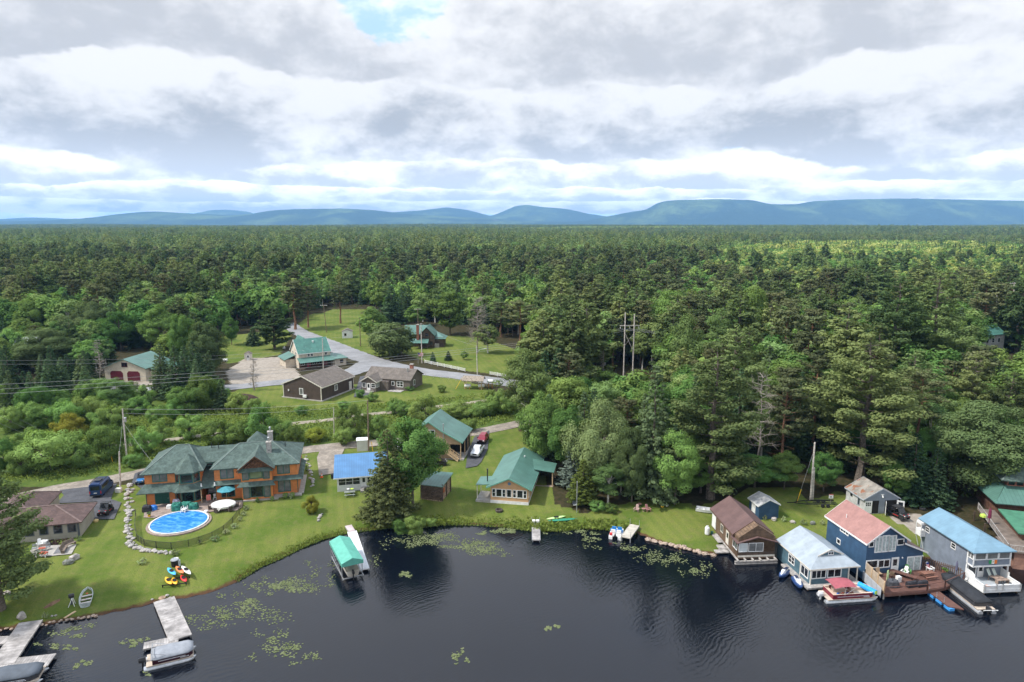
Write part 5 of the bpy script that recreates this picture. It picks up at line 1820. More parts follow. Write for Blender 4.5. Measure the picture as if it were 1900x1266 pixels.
door(h, plane(0, 4, -pi / 2), .9, 1.8, .1, 2.1, WHITE, WHITE, .45)
win(h, plane(6.77, 0, pi / 2), .3, .9, 1., 2.1, WHITE)
win(h, plane(6.77, 0, pi / 2), 9.5, 11.4, .1, 2.1, WHITE, 2)
MB().lathe([(.10, 0), (.10, .3), (.14, .3), (.14, .4)], 8, (4.2, 12, 4.1)).build('roof_vent', WHITE, h)

# -- log boathouse on cribs
h = thing('log_boathouse', 'brown log boathouse on timber cribs with a reddish brown roof', 'boathouse', (33.6, 94.6, .9), R(4.2))
gable_y(h, 5.6, 10.6, 2.95, 5.05, .35, -1.5, LOGS, SHR, zb=-.3, ob=.35, trim=mat('brown_fascia', (.12, .07, .055), .7, .1, 2.), t=.14)
poly(h, 'gable_wall', [(.5, 1.45, 3.2), (5.1, 1.45, 3.2), (2.8, 1.45, 4.75)], (0, .1, 0), mat('weathered_cream_board', (.55, .50, .38), .85, .12, 1.5, patch=((.3, .26, .2), 2, .6)))
poly(h, 'porch_wall', [(0, 0, 0), (5.6, 0, 0), (5.6, 0, 2.3), (2.8, 0, 3.05), (0, 0, 2.3)], (0, 1.6, 0), LOGS)
poly(h, 'porch_roof', [(-.35, -.35, 2.35), (2.8, -.35, 3.25), (5.95, -.35, 2.35), (5.95, -.35, 2.24), (2.8, -.35, 3.13), (-.35, -.35, 2.24)], (0, 2.6, 0), SHR)
MB().box(-.03, -.05, 0, 5.62, -.005, .30).build('sill_board', CREAM, h)
MB().box(.05, -.06, .31, 5.6, -.006, .75).build('skirting', DLOGS, h)
win(h, F0, .12, 1.35, .9, 2.15, WHITE, 1, 1, .07, mat('pale_shade', (.52, .56, .56), .4, .06, 1.))
win(h, F0, 1.62, 3.75, .9, 2.15, WHITE, 2, 1, .08, BLIND)
LF = plane(0, 10.6, -pi / 2)
win(h, LF, 10.6 - 6.9, 10.6 - 6.0, 1.0, 2.1, CREAM, 2, 1, .08)
win(h, LF, 10.6 - 1.9, 10.6 - .4, .95, 2.1, WHITE, 2, 1, .08)
door(h, LF, 10.6 - 4.6, 10.6 - 3.7, .1, 2.1, CREAM, CREAM, .5)
door(h, LF, .1, 1.5, .1, 2.2, WHITE, WHITE)
mb = MB()
for k in range(3):
    mb.box(-.6, -.6, -1.2 + k * .33, 5.9, -.35, -1.0 + k * .33).box(-.6, 3.5, -1.2 + k * .33, 5.9, 3.8, -1.0 + k * .33)
for k in range(6):
    mb.box(-.3 + k * 1.15, -.85, -.28, -.1 + k * 1.15, 8, -.08)
mb.build('timber_crib', WOODG, h)
mb = MB().box(-2.3, 2.6, -.65, -.2, 3.6, -.5).box(-1.4, 3.7, -.6, -.25, 5.0, -.42).box(-1.0, 5.2, -.25, -.15, 8.2, -.12)
mb.build('landing_stage', WOODG, h)

# -- small blue shed
h = thing('garden_shed', 'small deep blue shed with a grey white trimmed roof', 'shed', (41.3, 107.6, 1.45), R(8.8))
gable_y(h, 3.52, 3.3, 1.95, 2.98, .25, .15, NAVY, mat('grey_shingles', (.36, .36, .355), .9, .12, 1.5, speck=((.28, .28, .28), 4, .5)), trim=WHITE, t=.1)
door(h, plane(0, 3.3, -pi / 2), 1.0, 2.1, .05, 1.8, WHITE, WHITE)

# -- pale boathouse with the metal roof
h = thing('boathouse', 'slate blue boathouse with a rust flecked pale metal roof', 'boathouse', (41.4, 87.7, .6), R(8.3))
poly(h, 'wall', [(0, 0, -.7), (5.7, 0, -.7), (5.7, 8.77, -.7), (0, 8.77, -.7)], (0, 0, 2.85), TEAL)
v = [(-.2, -.2, 2.16), (7.3, -.2, 2.16), (7.3, 9.0, 2.16), (-.2, 9.0, 2.16), (1.72, 1.25, 3.40), (5.38, 1.25, 3.40), (3.55, 1.25, 4.2), (3.55, 9.0, 4.2)]
v += [(x, y, z - .13) for x, y, z in v[:4]]
MB().add(v, [[0, 1, 5, 4], [1, 2, 7, 6, 5], [3, 0, 4, 6, 7], [4, 5, 6], [2, 3, 7], [0, 8, 9, 1], [1, 9, 10, 2], [2, 10, 11, 3], [3, 11, 8, 0], [11, 10, 9, 8]]).build('roof', SILVER, h)
poly(h, 'gablet', [(1.95, 1.1, 3.42), (5.15, 1.1, 3.42), (3.55, 1.1, 4.1)], (0, .1, 0), TEAL)
mb = MB()
for s in (-1, 1):
    mb.bar((3.55 + s * 1.95, 1.06, 3.38), (3.55, 1.06, 4.24), .07, .16)
mb.build('gablet_trim', CREAM, h)
win(h, plane(0, 1.1), 3.2, 3.9, 3.52, 3.85, WHITE, 2, 1, .07)
MB().box(-.24, -.24, 1.98, 7.34, -.205, 2.15).box(-.24, -.2, 1.98, -.205, 9, 2.15).build('trim', CREAM, h)
PF = plane(0, 8.77, -pi / 2)
win(h, PF, 8.77 - 5.5, 8.77 - 4.1, .55, 1.6, WHITE, 2, 2, .12)
win(h, PF, 8.77 - 2.25, 8.77 - .6, .45, 1.65, WHITE, 2, 1, .12)
win(h, F0, .2, 2.2, .75, 1.8, WHITE, 3, 1, .12)
win(h, F0, 2.6, 4.5, .75, 1.8, WHITE, 2, 1, .12)
posts(h, [(.0, -.03), (5.7, -.03), (7.1, .1), (7.1, 4), (7.1, 8.6), (0, 2.5)], -.4, 2.05, .14, CREAM, 'corner_post')
MB().box(-.9, -.9, -.42, 7.3, .0, -.18).box(-.9, 0, -.42, -.02, 6, -.18).box(5.72, 0, -.42, 7.3, 8.8, -.18).build('walkway', WOODG, h)
posts(h, [(-.7, -.7), (3, -.7), (7.1, -.7), (-.7, 4)], -2.2, -.43, .2, DLOGS, 'pile')

# -- deep blue house
h = thing('lake_cottage', 'deep blue two storey cottage with a pink shingle roof and white windows', 'house', (49.9, 89.6, .9), R(9.8))
gable_y(h, 6.3, 8.93, 4.74, 7.14, .3, .35, NAVY, SHP, zb=-1.2, trim=WHITE, t=.14)
poly(h, 'addition', [(6.3, .0, -1.2), (9.1, .0, -1.2), (9.1, .0, 2.75), (6.3, .0, 4.1)], (0, 6.5, 0), NAVY)
poly(h, 'addition_roof', [(5.7, -.35, 4.45), (9.55, -.35, 2.72), (9.55, -.35, 2.58), (5.7, -.35, 4.31)], (0, 7.2, 0), SHB)
poly(h, 'addition_trim', [(5.7, -.4, 4.49), (9.6, -.4, 2.74), (9.6, -.4, 2.5), (5.7, -.4, 4.25)], (0, .045, 0), WHITE)
win(h, F0, 1.35, 2.25, 3.3, 5.45, WHITE, 2, 1, .14, CURT)
win(h, F0, 2.45, 3.35, 3.3, 5.55, WHITE, 2, 1, .14, CURT)
win(h, F0, 3.5, 4.45, 3.3, 5.45, WHITE, 2, 1, .14, CURT)
win(h, F0, .35, .95, 4.2, 4.85, WHITE, 1, 1, .12)
win(h, F0, 4.8, 5.7, 4.1, 4.85, WHITE, 1, 1, .12)
win(h, F0, .2, 1.85, .95, 1.95, WHITE, 1, 1, .14)
win(h, F0, 2.1, 3.75, .9, 1.9, WHITE, 2, 1, .14)
door(h, F0, 4.2, 5.2, -.05, 2.1, WHITE, WHITE, .45, 'white front door with a small paned window')
win(h, F0, 6.75, 8.75, -.1, 1.95, WHITE, 2, 1, .16, CURT, 'sliding_door')
NF = plane(0, 8.93, -pi / 2)
win(h, NF, 8.93 - 5.75, 8.93 - 4.05, 4.0, 4.5, WHITE, 3, 1, .13)
win(h, NF, 8.93 - 6.3, 8.93 - 5.65, 1.8, 2.4, WHITE, 1, 1, .12)
MB().lathe([(.06, 0), (.06, .75)], 6, (1.1, 6.2, 5.5)).build('vent_pipe', WHITE, h)
for x in (5.75, 9.0):
    MB().lathe([(.05, 0), (.11, .05), (.11, .18), (.04, .25)], 8, (x, -.1, 1.95)).build('wall_lamp', WHITE, h)

# -- grey garage
h = thing('garage', 'weathered grey garage with open white double doors and needles on its roof', 'garage', (59.6, 109.0, 1.45), R(5.2))
gable_y(h, 6.05, 5.4, 2.45, 4.35, .3, .1, OLDW, SHO, trim=mat('grey_trim', (.36, .39, .43), .7, .1, 2.), t=.1)
poly(h, 'front_wall', [(0, -.02, 2.2), (6.05, -.02, 2.2), (6.05, -.02, 2.6), (3.02, -.02, 4.2), (0, -.02, 2.6)], (0, -.05, 0), GREYS)
for a, b in ((1.33, 2.55), (3.6, 5.7)):
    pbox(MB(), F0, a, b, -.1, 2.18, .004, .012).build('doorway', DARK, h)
pbox(MB(), F0, 2.55, 3.6, -.1, 2.2, .004, .06).build('front_pier', GREYS, h)
for x, rz in ((1.3, pi * .98), (3.75, pi * 1.32)):
    d = MB().box(0, -.03, .02, 1.3, .03, 2.15).build('door', WHITE, h, (x, -.1, 0), rz)
    mb = MB()
    for i in range(3):
        for j in range(2):
            mb.box(.25 + i * .3, -.036, 1.3 + j * .35, .46 + i * .3, .036, 1.58 + j * .35)
    mb.build('pane', GLASS, d)
d = MB().box(0, -.03, .02, 1.1, .03, 2.15).build('door', WHITE, h, (5.75, -.1, 0), -.55)
MB().box(.2, -.036, 1.2, .9, .036, 1.9).build('pane', GLASS, d)
mb = MB().box(2.75, -.12, 3.2, 3.3, -.08, 3.3).box(2.95, -.2, 2.85, 3.1, -.08, 3.2)
mb.lathe([(.02, 0), (.12, .05), (.12, .2), (.02, .25)], 8, (3.02, -.25, 2.75))
mb.build('yard_lamp', WHITE, h)
win(h, plane(0, 5.4, -pi / 2), 1.4, 1.8, 1.6, 1.95, DARK)
win(h, plane(0, 5.4, -pi / 2), 3.6, 4.0, .9, 2.0, GREYS)

# -- grey two storey boathouse
h = thing('boathouse', 'tall blue grey boathouse with a light blue roof and a white railed deck', 'boathouse', (63.9, 89.1, .7), R(4.9))
poly(h, 'wall', [(0, 0, -.9), (5.47, 0, -.9), (5.47, 9.5, -.9), (0, 9.5, -.9)], (0, 0, 5.2), GREYS)
poly(h, 'upper_room', [(0, -1.07, 2.2), (5.47, -1.07, 2.2), (5.47, .1, 2.2), (0, .1, 2.2)], (0, 0, 2.05), GREYS)
v = [(-.45, -1.5, 4.46), (5.92, -1.5, 4.46), (5.92, 9.95, 4.46), (-.45, 9.95, 4.46), (2.735, 1.6, 6.08), (2.735, 9.95, 6.08)]
v += [(x, y, z - .14) for x, y, z in v[:4]]
MB().add(v, [[0, 1, 4], [1, 2, 5, 4], [2, 3, 5], [3, 0, 4, 5], [0, 6, 7, 1], [1, 7, 8, 2], [2, 8, 9, 3], [3, 9, 6, 0], [9, 8, 7, 6]]).build('roof', LBLUE, h)
UF = plane(0, -1.07)
for k in range(3):
    win(h, UF, .22 + k * 1.77, 1.7 + k * 1.77, 3.3, 4.15, WHITE, 1, 1, .13, BLIND)
win(h, plane(0, 0, -pi / 2), .1, .95, 3.3, 4.15, WHITE, 2, 1, .1, BLIND)
mb = MB()
pbox(mb, UF, -.06, 5.53, 2.12, 2.32, .01, .08)
pbox(mb, plane(0, .1, -pi / 2), 0, 1.2, 2.12, 2.32, .01, .08)
for x in (-.02, 5.40):
    mb.box(x - .05, -1.15, 2.2, x + .1, -1.06, 4.3)
mb.box(-.08, -.1, -.6, .02, .1, 4.2)
mb.build('trim', WHITE, h)
GL = plane(0, 9.5, -pi / 2)
for a, z in ((8.3, 3.3), (2.85, 3.35)):
    win(h, GL, 9.5 - a - .35, 9.5 - a + .4, z - .35, z + .35, WHITE, 1, 2, .1)
win(h, F0, .25, 1.35, .5, 1.9, WHITE, 1, 1, .12)
door(h, F0, 1.75, 2.5, 0., 2.0, WHITE, WHITE, .45)
DW, DY = 5.2, -3.53
MB().box(-.15, DY, -.35, DW + .1, 0, -.05).build('deck', WHITE, h)
MB().box(-.05, DY + .1, -.045, DW, 0, -.02).build('deck_floor', mat('grey_deck_paint', (.33, .36, .38), .7, .08, 1.), h)
mb = MB()
for p, q in (((-.05, -1.7), (-.05, DY)), ((-.05, DY), (1.7, DY)), ((1.7, DY), (2.6, DY)), ((2.6, DY), (DW, DY)), ((DW, DY), (DW, -1.5))):
    rail(mb, (p[0], p[1], -.05), (q[0], q[1], -.05), .78, w=.09, bal=False)
    d = np.array((q[0] - p[0], q[1] - p[1], 0))
    nn = np.array((-d[1], d[0], 0)) / np.linalg.norm(d) * .012
    a = np.array((p[0], p[1], .06)) - nn
    mb.prism([a, a + d, a + d + np.array((0, 0, .55)), a + np.array((0, 0, .55))], nn * 2)
mb.prism([(-.05, -1.7, -.05), (-.05, 0, -.05), (-.05, 0, 1.5), (-.05, -1.2, 1.5), (-.05, -1.7, 1.2)], (.05, 0, 0)).prism([(DW, -1.5, -.05), (DW, 0, -.05), (DW, 0, 1.3), (DW, -1.5, 1.3)], (.05, 0, 0))
mb.build('railing', WHITE, h)
posts(h, [(5.3, -1.0)], 0, 2.2, .14, WHITE)
posts(h, [(.2, -3.2), (5, -3.2), (2.5, -3.2), (.2, 2), (.2, 6)], -2.2, -.36, .22, DLOGS, 'pile')
f = MB().box(2.25, -1.16, 2.62, 3.45, -1.12, 3.12, 0)
f = MB()
for i in range(3):
    f.box(2.25 + i * .4, -1.15, 2.55, 2.65 + i * .4, -1.12, 3.1, i)
fl = f.build('flag', [mat('flag_green', (.03, .30, .10), .7, .05, 2.), mat('flag_white', (.75, .75, .72), .7, .05, 2.), mat('flag_orange', (.75, .20, .03), .7, .05, 2.)], None, (63.9, 89.1, .7), R(4.9))
tag(fl, 'green white and orange flag with a small gold emblem hung on the grey boathouse', 'flag')
MB().lathe([(.0, 0), (.1, .0), (.1, .012)], 8).build('emblem', mat('gold_emblem', (.35, .30, .08), .6, .1, 2.), fl).matrix_local = __import__('mathutils').Matrix.Translation((2.85, -1.15, 2.83)) @ __import__('mathutils').Matrix.Rotation(pi / 2, 4, 'X')
mb = MB().box(-.75, 8.6, 2.0, -.02, 9.9, 3.0).box(-.75, 8.6, 3.85, -.02, 9.9, 4.2)
for y in (8.65, 9.8):
    mb.box(-.75, y, 1.9, -.65, y + .1, 4.2).bar((-.7, y, 2.0), (-.1, y, .0), .09, .09)
mb.build('stair_porch', WHITE, h)

# -- log house at the right edge and its boathouse
BROWNL = mat('red_brown_logs', (.155, .082, .056), .8, .2, 1.5, stripe=('Z', .24, .6, .14), bump=.4)
h = thing('log_lodge', 'tall brown log house with stepped dark green roofs', 'house', (81.3, 107.6, 1.3), R(-14))
poly(h, 'wall', [(0, 0, -.6), (13, 0, -.6), (13, 9, -.6), (0, 9, -.6)], (0, 0, 3.6), BROWNL)
slab(h, [(-1.0, -1.2, 2.95), (13.5, -1.2, 2.95), (13.5, 2.6, 4.9), (1.6, 2.6, 4.9)], .14, GREENMETALX)
slab(h, [(-1.0, -1.2, 2.94), (1.55, 2.7, 4.89), (1.55, 7, 4.89), (-1.0, 9.5, 2.94)], .14, GREENMETAL)
poly(h, 'upper_wall', [(1.8, 2.6, 2.9), (13, 2.6, 2.9), (13, 8.5, 2.9), (1.8, 8.5, 2.9)], (0, 0, 3.3), BROWNL)
for k in range(5):
    win(h, plane(1.8, 2.6), .25 + k * 1.25, 1.2 + k * 1.25, 5.0, 5.9, REDB, 1, 1, .14)
hip(h, .6, 14, 1.4, 10, 6.15, 9.2, (5, 5.6), (12, 5.6), SHG)
h = thing('boathouse', 'brown log boathouse with a flat green roof and a long railed deck', 'boathouse', (73.4, 92.9, .3), R(-18))
poly(h, 'wall', [(0, 0, -.9), (12, 0, -.9), (12, 4.6, -.9), (0, 4.6, -.9)], (0, 0, 3.2), mat('pale_red_logs', (.30, .165, .12), .8, .15, 1.5, stripe=('Z', .24, .4, .14)))
poly(h, 'wall', [(2.3, 4.7, -.5), (12, 4.7, -.5), (12, 12, -.5), (2.3, 12, -.5)], (0, 0, 3.9), BROWNL)
slab(h, [(1.6, 3.9, 3.75), (13, 3.9, 3.75), (13, 12.6, 4.0), (1.6, 12.6, 4.0)], .2, mat('green_felt_roof', (.055, .175, .105), .8, .1, .8))
BGD = mat('brown_grey_deck', (.17, .135, .11), .85, .15, 1., stripe=('X', .18, .5))
MB().box(-1.0, -.3, 2.3, 12, 4.7, 2.48).build('deck', BGD, h)
MB().box(-.2, 4.7, 2.2, 2.28, 16, 2.4).build('deck', BGD, h)
mb = MB()
rail(mb, (-.1, 16, 2.4), (-.9, -.2, 2.45), .95, w=.06)
rail(mb, (-.9, -.2, 2.45), (9, -.2, 2.45), .95, w=.06)
mb.build('railing', WOODG, h)
posts(h, [(-.8, 15), (-.8, 10), (-.8, 5), (-.8, 1)], -1, 2.25, .2, DLOGS, 'pile')

# -- general store
h = thing('general_store', 'cream two storey store with a flaking teal green roof and a long front porch', 'store', (-71.5, 224.5, 1.5), R(33))
SW = mat('cream_store_wall', (.52, .455, .365), .8, .10, .8, patch=((.40, .34, .27), .8, .6))
gable_x(h, 10.8, 9.57, 5.08, 9.33, .3, .33, SW, PEEL, t=.16, trim=WHITE)
poly(h, 'back_roof', [(1.2, 5, 5.2), (3.6, 5, 9.6), (6, 5, 5.2)], (0, 8, 0), PEEL)
slab(h, [(-.6, -3.4, 2.55), (11.4, -3.4, 2.55), (11.4, .05, 3.7), (-.6, .05, 3.7)], .14, GREENMETALX, 'porch_roof')
MB().box(-.5, -3.2, -.3, 11.2, 0, .25).build('porch_floor', DLOGS, h)
MB().box(0, -.06, .25, 10.8, -.01, 3.0).build('porch_wall', mat('red_brown_board', (.085, .04, .035), .8, .2, 1., stripe=('X', .3, .4)), h)
posts(h, [(-.3, -3.1), (2.6, -3.1), (5.4, -3.1), (8.2, -3.1), (11, -3.1)], 0, 2.5, .16, DLOGS, 'porch_post')
mb = MB()
rail(mb, (-.3, -3.1, .25), (11, -3.1, .25), .8, w=.06, n=24)
mb.build('porch_railing', DLOGS, h)
for a in (2.6, 8.3):
    door(h, plane(0, -.06), a, a + 1.3, .3, 2.3, mat('pink_red_door', (.40, .045, .10), .5, .1, 2.), MAROON)
for a in (.5, 4.6, 6.4):
    win(h, plane(0, -.06), a, a + 1.2, 1.1, 2.3, WHITE, 2, 1, .08)
for a in (3.0, 4.1, 8.9):
    win(h, F0, a, a + .7, 3.95, 4.75, WHITE, 1, 2, .1)
poly(h, 'side_wing', [(10.81, -2.6, -.4), (15.4, -2.6, -.4), (15.4, 4.6, -.4), (10.81, 4.6, -.4)], (0, 0, 3.0), SW)
slab(h, [(10.8, -3.1, 2.75), (16.0, -3.1, 2.75), (16.0, 5.1, 2.75), (10.8, 5.1, 3.9)], .14, GREENMETALX, 'wing_roof')
win(h, plane(0, -2.6), 13.3, 14.3, 1.1, 2.1, DLOGS, 1, 2, .1)
poly(h, 'back_wing', [(-3.2, 4.5, -.4), (-.02, 4.5, -.4), (-.02, 12, -.4), (-3.2, 12, -.4)], (0, 0, 3.1), SW)
slab(h, [(-3.8, 4.0, 2.7), (0.1, 4.0, 4.1), (0.1, 12.5, 4.1), (-3.8, 12.5, 2.7)], .14, GREENMETAL, 'wing_roof')
for b in (2.5, 5.8):
    win(h, plane(0, 9.57, -pi / 2), b, b + .8, 3.6, 5.2, WHITE, 1, 2, .1)
MB().lathe([(.25, 0), (.25, .5), (.33, .5), (.33, .65)], 8, (6, 3.4, 7.9)).build('roof_vent', WHITE, h)

# -- brown garage
h = thing('garage', 'dark brown sided garage with a grey brown gable roof and cream trim', 'garage', (-64.4, 187.2, 1.5), R(-21.1))
gable_y(h, 12.8, 15.34, 3.86, 6.59, .49, .19, DBROWN, SHT, trim=CREAM, t=.18)
MB().box(-.5, -.35, -.6, 13.3, 15.6, .14).build('foundation', CONC, h)
posts(h, [(.05, -.02), (12.75, -.02), (12.75, 15.3)], -.3, 3.9, .2, CREAM, 'corner_board')
win(h, F0, 5.6, 6.6, 1.35, 2.9, WHITE, 1, 1, .16, BLIND)
win(h, plane(12.8, 0, pi / 2), 6.2, 7.3, 1.6, 3.0, WHITE, 1, 1, .16, BLIND)
door(h, plane(12.8, 0, pi / 2), 13.2, 14.3, .15, 2.5, CREAM, WHITE)
MB().box(6.9, -.5, .6, 8.0, -.05, 1.3).build('heat_pump', WHITE, h)
MB().box(1.7, -.2, 1.9, 2.0, -.01, 2.4).build('wall_lamp', WHITE, h)

# -- brown house with the white windowed porch
h = thing('bungalow', 'taupe bungalow with a grey brown roof, white windows and a small front deck', 'house', (-43.4, 197.6, 1.5), R(-16.3))
gable_x(h, 14.25, 8.98, 3.3, 5.72, .43, .25, TAUPE, SHT, t=.18)
gable_y(h, 4.6, 3.6, 3.0, 4.6, .4, .4, TAUPE, SHT, t=.16, ob=4., x0=.6, y0=-3.6, wall='porch_wall', roof='porch_roof', trim=CREAM)
PW = plane(.6, -3.6)
door(h, PW, 1.75, 2.7, .3, 2.45, WHITE, WHITE, .4)
win(h, PW, .25, 1.3, 1.3, 2.4, WHITE, 1, 2, .14)
win(h, PW, 3.15, 4.3, 1.3, 2.4, WHITE, 1, 2, .14)
poly(h, 'link_wall', [(5.2, -1.4, -.4), (8.0, -1.4, -.4), (8.0, .1, -.4), (5.2, .1, -.4)], (0, 0, 3.2), TAUPE)
for k in range(3):
    win(h, plane(5.2, -3.6, pi / 2), .25 + k * .68, .72 + k * .68, 1.3, 2.4, WHITE, 1, 1, .12)
win(h, F0, 8.5, 9.2, 1.5, 2.5, WHITE, 1, 1, .14)
win(h, F0, 10.2, 12.0, 1.2, 2.6, WHITE, 2, 2, .16)
win(h, plane(14.25, 0, pi / 2), 2.6, 3.5, 1.3, 2.7, WHITE, 1, 1, .14)
mb = MB().box(.2, -6.0, .1, 4.6, -3.62, .25)
rail(mb, (.2, -6, .25), (4.6, -6, .25), .85)
rail(mb, (.2, -6, .25), (.2, -3.7, .25), .85)
rail(mb, (4.6, -6, .25), (4.6, -4.6, .25), .85)
mb.build('deck', WOODG, h)
MB().box(8.2, -2.4, -.3, 12.4, -.05, .2).build('side_deck', WOODG, h)
c = MB().box(12.0, 5.0, 4.8, 12.9, 5.9, 6.8).build('chimney', REDB, h)
MB().box(11.9, 4.9, 6.8, 13, 6.0, 6.95).build('chimney_cap', CONC, c)
MB().lathe([(.2, 4.6), (.2, 6.2)], 8, (12.2, 3.1, 0)).build('flue', STEEL, h)

# -- old log house beyond the willow
h = thing('log_house', 'old dark log house with a teal green roof and a brick chimney', 'house', (-36.3, 263.4, 1.5), R(-.6))
gable_y(h, 5.87, 9.0, 4.9, 8.3, .4, .5, DLOGS, GREENMETAL, t=.16)
gable_x(h, 9, 6.5, 5.0, 8.25, .3, .4, DLOGS, GREENMETALX, t=.16, x0=-6.2, y0=2.6)
poly(h, 'wing', [(5.88, 1.5, -.4), (9.5, 1.5, -.4), (9.5, 8, -.4), (5.88, 8, -.4)], (0, 0, 4.2), DLOGS)
slab(h, [(5.6, .9, 3.5), (10.2, .9, 3.5), (10.2, 8.6, 3.5), (5.6, 8.6, 5.4)], .14, GREENMETALX, 'wing_roof')
slab(h, [(-3.2, -3.2, 2.5), (3.8, -3.2, 2.5), (3.8, .05, 3.7), (-3.2, .05, 3.7)], .14, GREENMETALX, 'porch_roof')
posts(h, [(-3, -3), (.2, -3), (3.6, -3)], -.2, 2.45, .2, DLOGS, 'porch_post')
c = MB().box(-.95, -1.0, 2.5, .05, -.05, 9.2).build('chimney', REDB, h)
MB().box(-1.05, -1.1, 9.2, .15, .05, 9.4).build('chimney_cap', CONC, c)
win(h, F0, 2.4, 3.6, 4.6, 6.0, DLOGS, 1, 2, .14)
win(h, F0, 4.2, 5.2, 1.4, 2.6, DLOGS, 1, 2, .14)
MB().box(5.9, .4, -.3, 7.6, 1.45, 1.6).build('foundation_block', CONC, h)

# -- cream garage with maroon doors
x, y, z = gat(272, 704)
h = thing('garage', 'cream two bay garage with arched maroon doors and a green roof', 'garage', (x - 12.0, y - 1.5, z), R(-6))
gable_y(h, 13.5, 13, 4.1, 7.0, .5, .5, mat('cream_board', (.55, .49, .375), .75, .06, .8, stripe=('Z', .25, .14, .1)), GREENMETAL, t=.16)
poly(h, 'side_shed', [(13.51, 2, -.4), (17, 2, -.4), (17, 12, -.4), (13.51, 12, -.4)], (0, 0, 3.2), mat('cream_board', (.55, .49, .375)))
slab(h, [(13.4, 1.5, 4.15), (17.5, 1.5, 3.0), (17.5, 12.5, 3.0), (13.4, 12.5, 4.15)], .14, GREENMETAL, 'shed_roof')
for a in (1.8, 7.4):
    d = MB()
    d.prism([onp(F0, *p, .004) for p in ((a, 0), (a + 4.2, 0), (a + 4.2, 2.5), (a + 3.6, 3.1), (a + .6, 3.1), (a, 2.5))], (0, -.04, 0))
    d.build('garage_door', MAROON, h)
win(h, F0, 5.9, 7.6, 4.5, 5.7, MAROON, 2, 1, .14)
# -- small far buildings
x, y, z = gat(459, 669)
h = thing('outhouse', 'little white board outhouse on the store lawn', 'shed', (x - 1, y, z), R(15))
gable_y(h, 2.4, 2.2, 2.3, 3.0, .15, .15, CREAM, SHT, t=.08)
door(h, F0, .8, 1.6, 0, 1.9, WHITE, WHITE, .5)
x, y, z = gat(648, 628)
h = thing('garden_shed', 'small white shed half hidden behind the dark green tree', 'shed', (x - 3, y, z), R(10))
gable_y(h, 4.2, 3.5, 2.8, 3.9, .2, .2, WHITE, SHT, t=.1)
win(h, F0, 1.0, 1.7, 1.1, 2.0, DLOGS)
x, y, z = gat(1852, 660)
h = thing('house', 'white house with a teal roof deep in the wood', 'house', (x - 6, y, 2.5), R(20))
gable_x(h, 11, 8, 6.5, 9.3, .5, .5, OLDW, PEEL, t=.16)
for a in (1.5, 4.5, 7.5):
    win(h, F0, a, a + 1.2, 3.6, 5.0, WHITE, 1, 2, .12)
# ---------------------------------------------------------------- vehicles
TYRE = mat('tyre_rubber', (.022, .022, .022), .9, .2, 4.)
RIM = mat('wheel_rim', (.38, .38, .39), .35, .1, 4., metal=.7)
LAMP = mat('lamp_glass', (.62, .62, .60), .15, .05, 3., spec=.7)
REDL = mat('red_lamp', (.50, .015, .015), .2, .1, 3.)


def paint(name, col):
    return mat(name, col, .28, .05, 1., spec=.6)


def wheel(par, x, y, r, w):
    t = MB().lathe([(r * .55, -w / 2), (r * .92, -w / 2), (r, -w * .3), (r, w * .3), (r * .92, w / 2), (r * .55, w / 2)], 12)
    t.v = [(x + b[2], y + b[0], r + b[1]) for b in t.v]
    o = t.build('wheel', TYRE, par)
    c = MB().lathe([(r * .56, -w * .42), (r * .56, w * .42)], 10)
    c.v = [(x + b[2], y + b[0], r + b[1]) for b in c.v]
    c.build('rim', RIM, o)


def sect(y, hw, z0, z1, bev=.12):
    return [(-hw, y, z0), (hw, y, z0), (hw, y, z1 - bev), (hw - bev, y, z1), (-hw + bev, y, z1), (-hw, y, z1 - bev)]


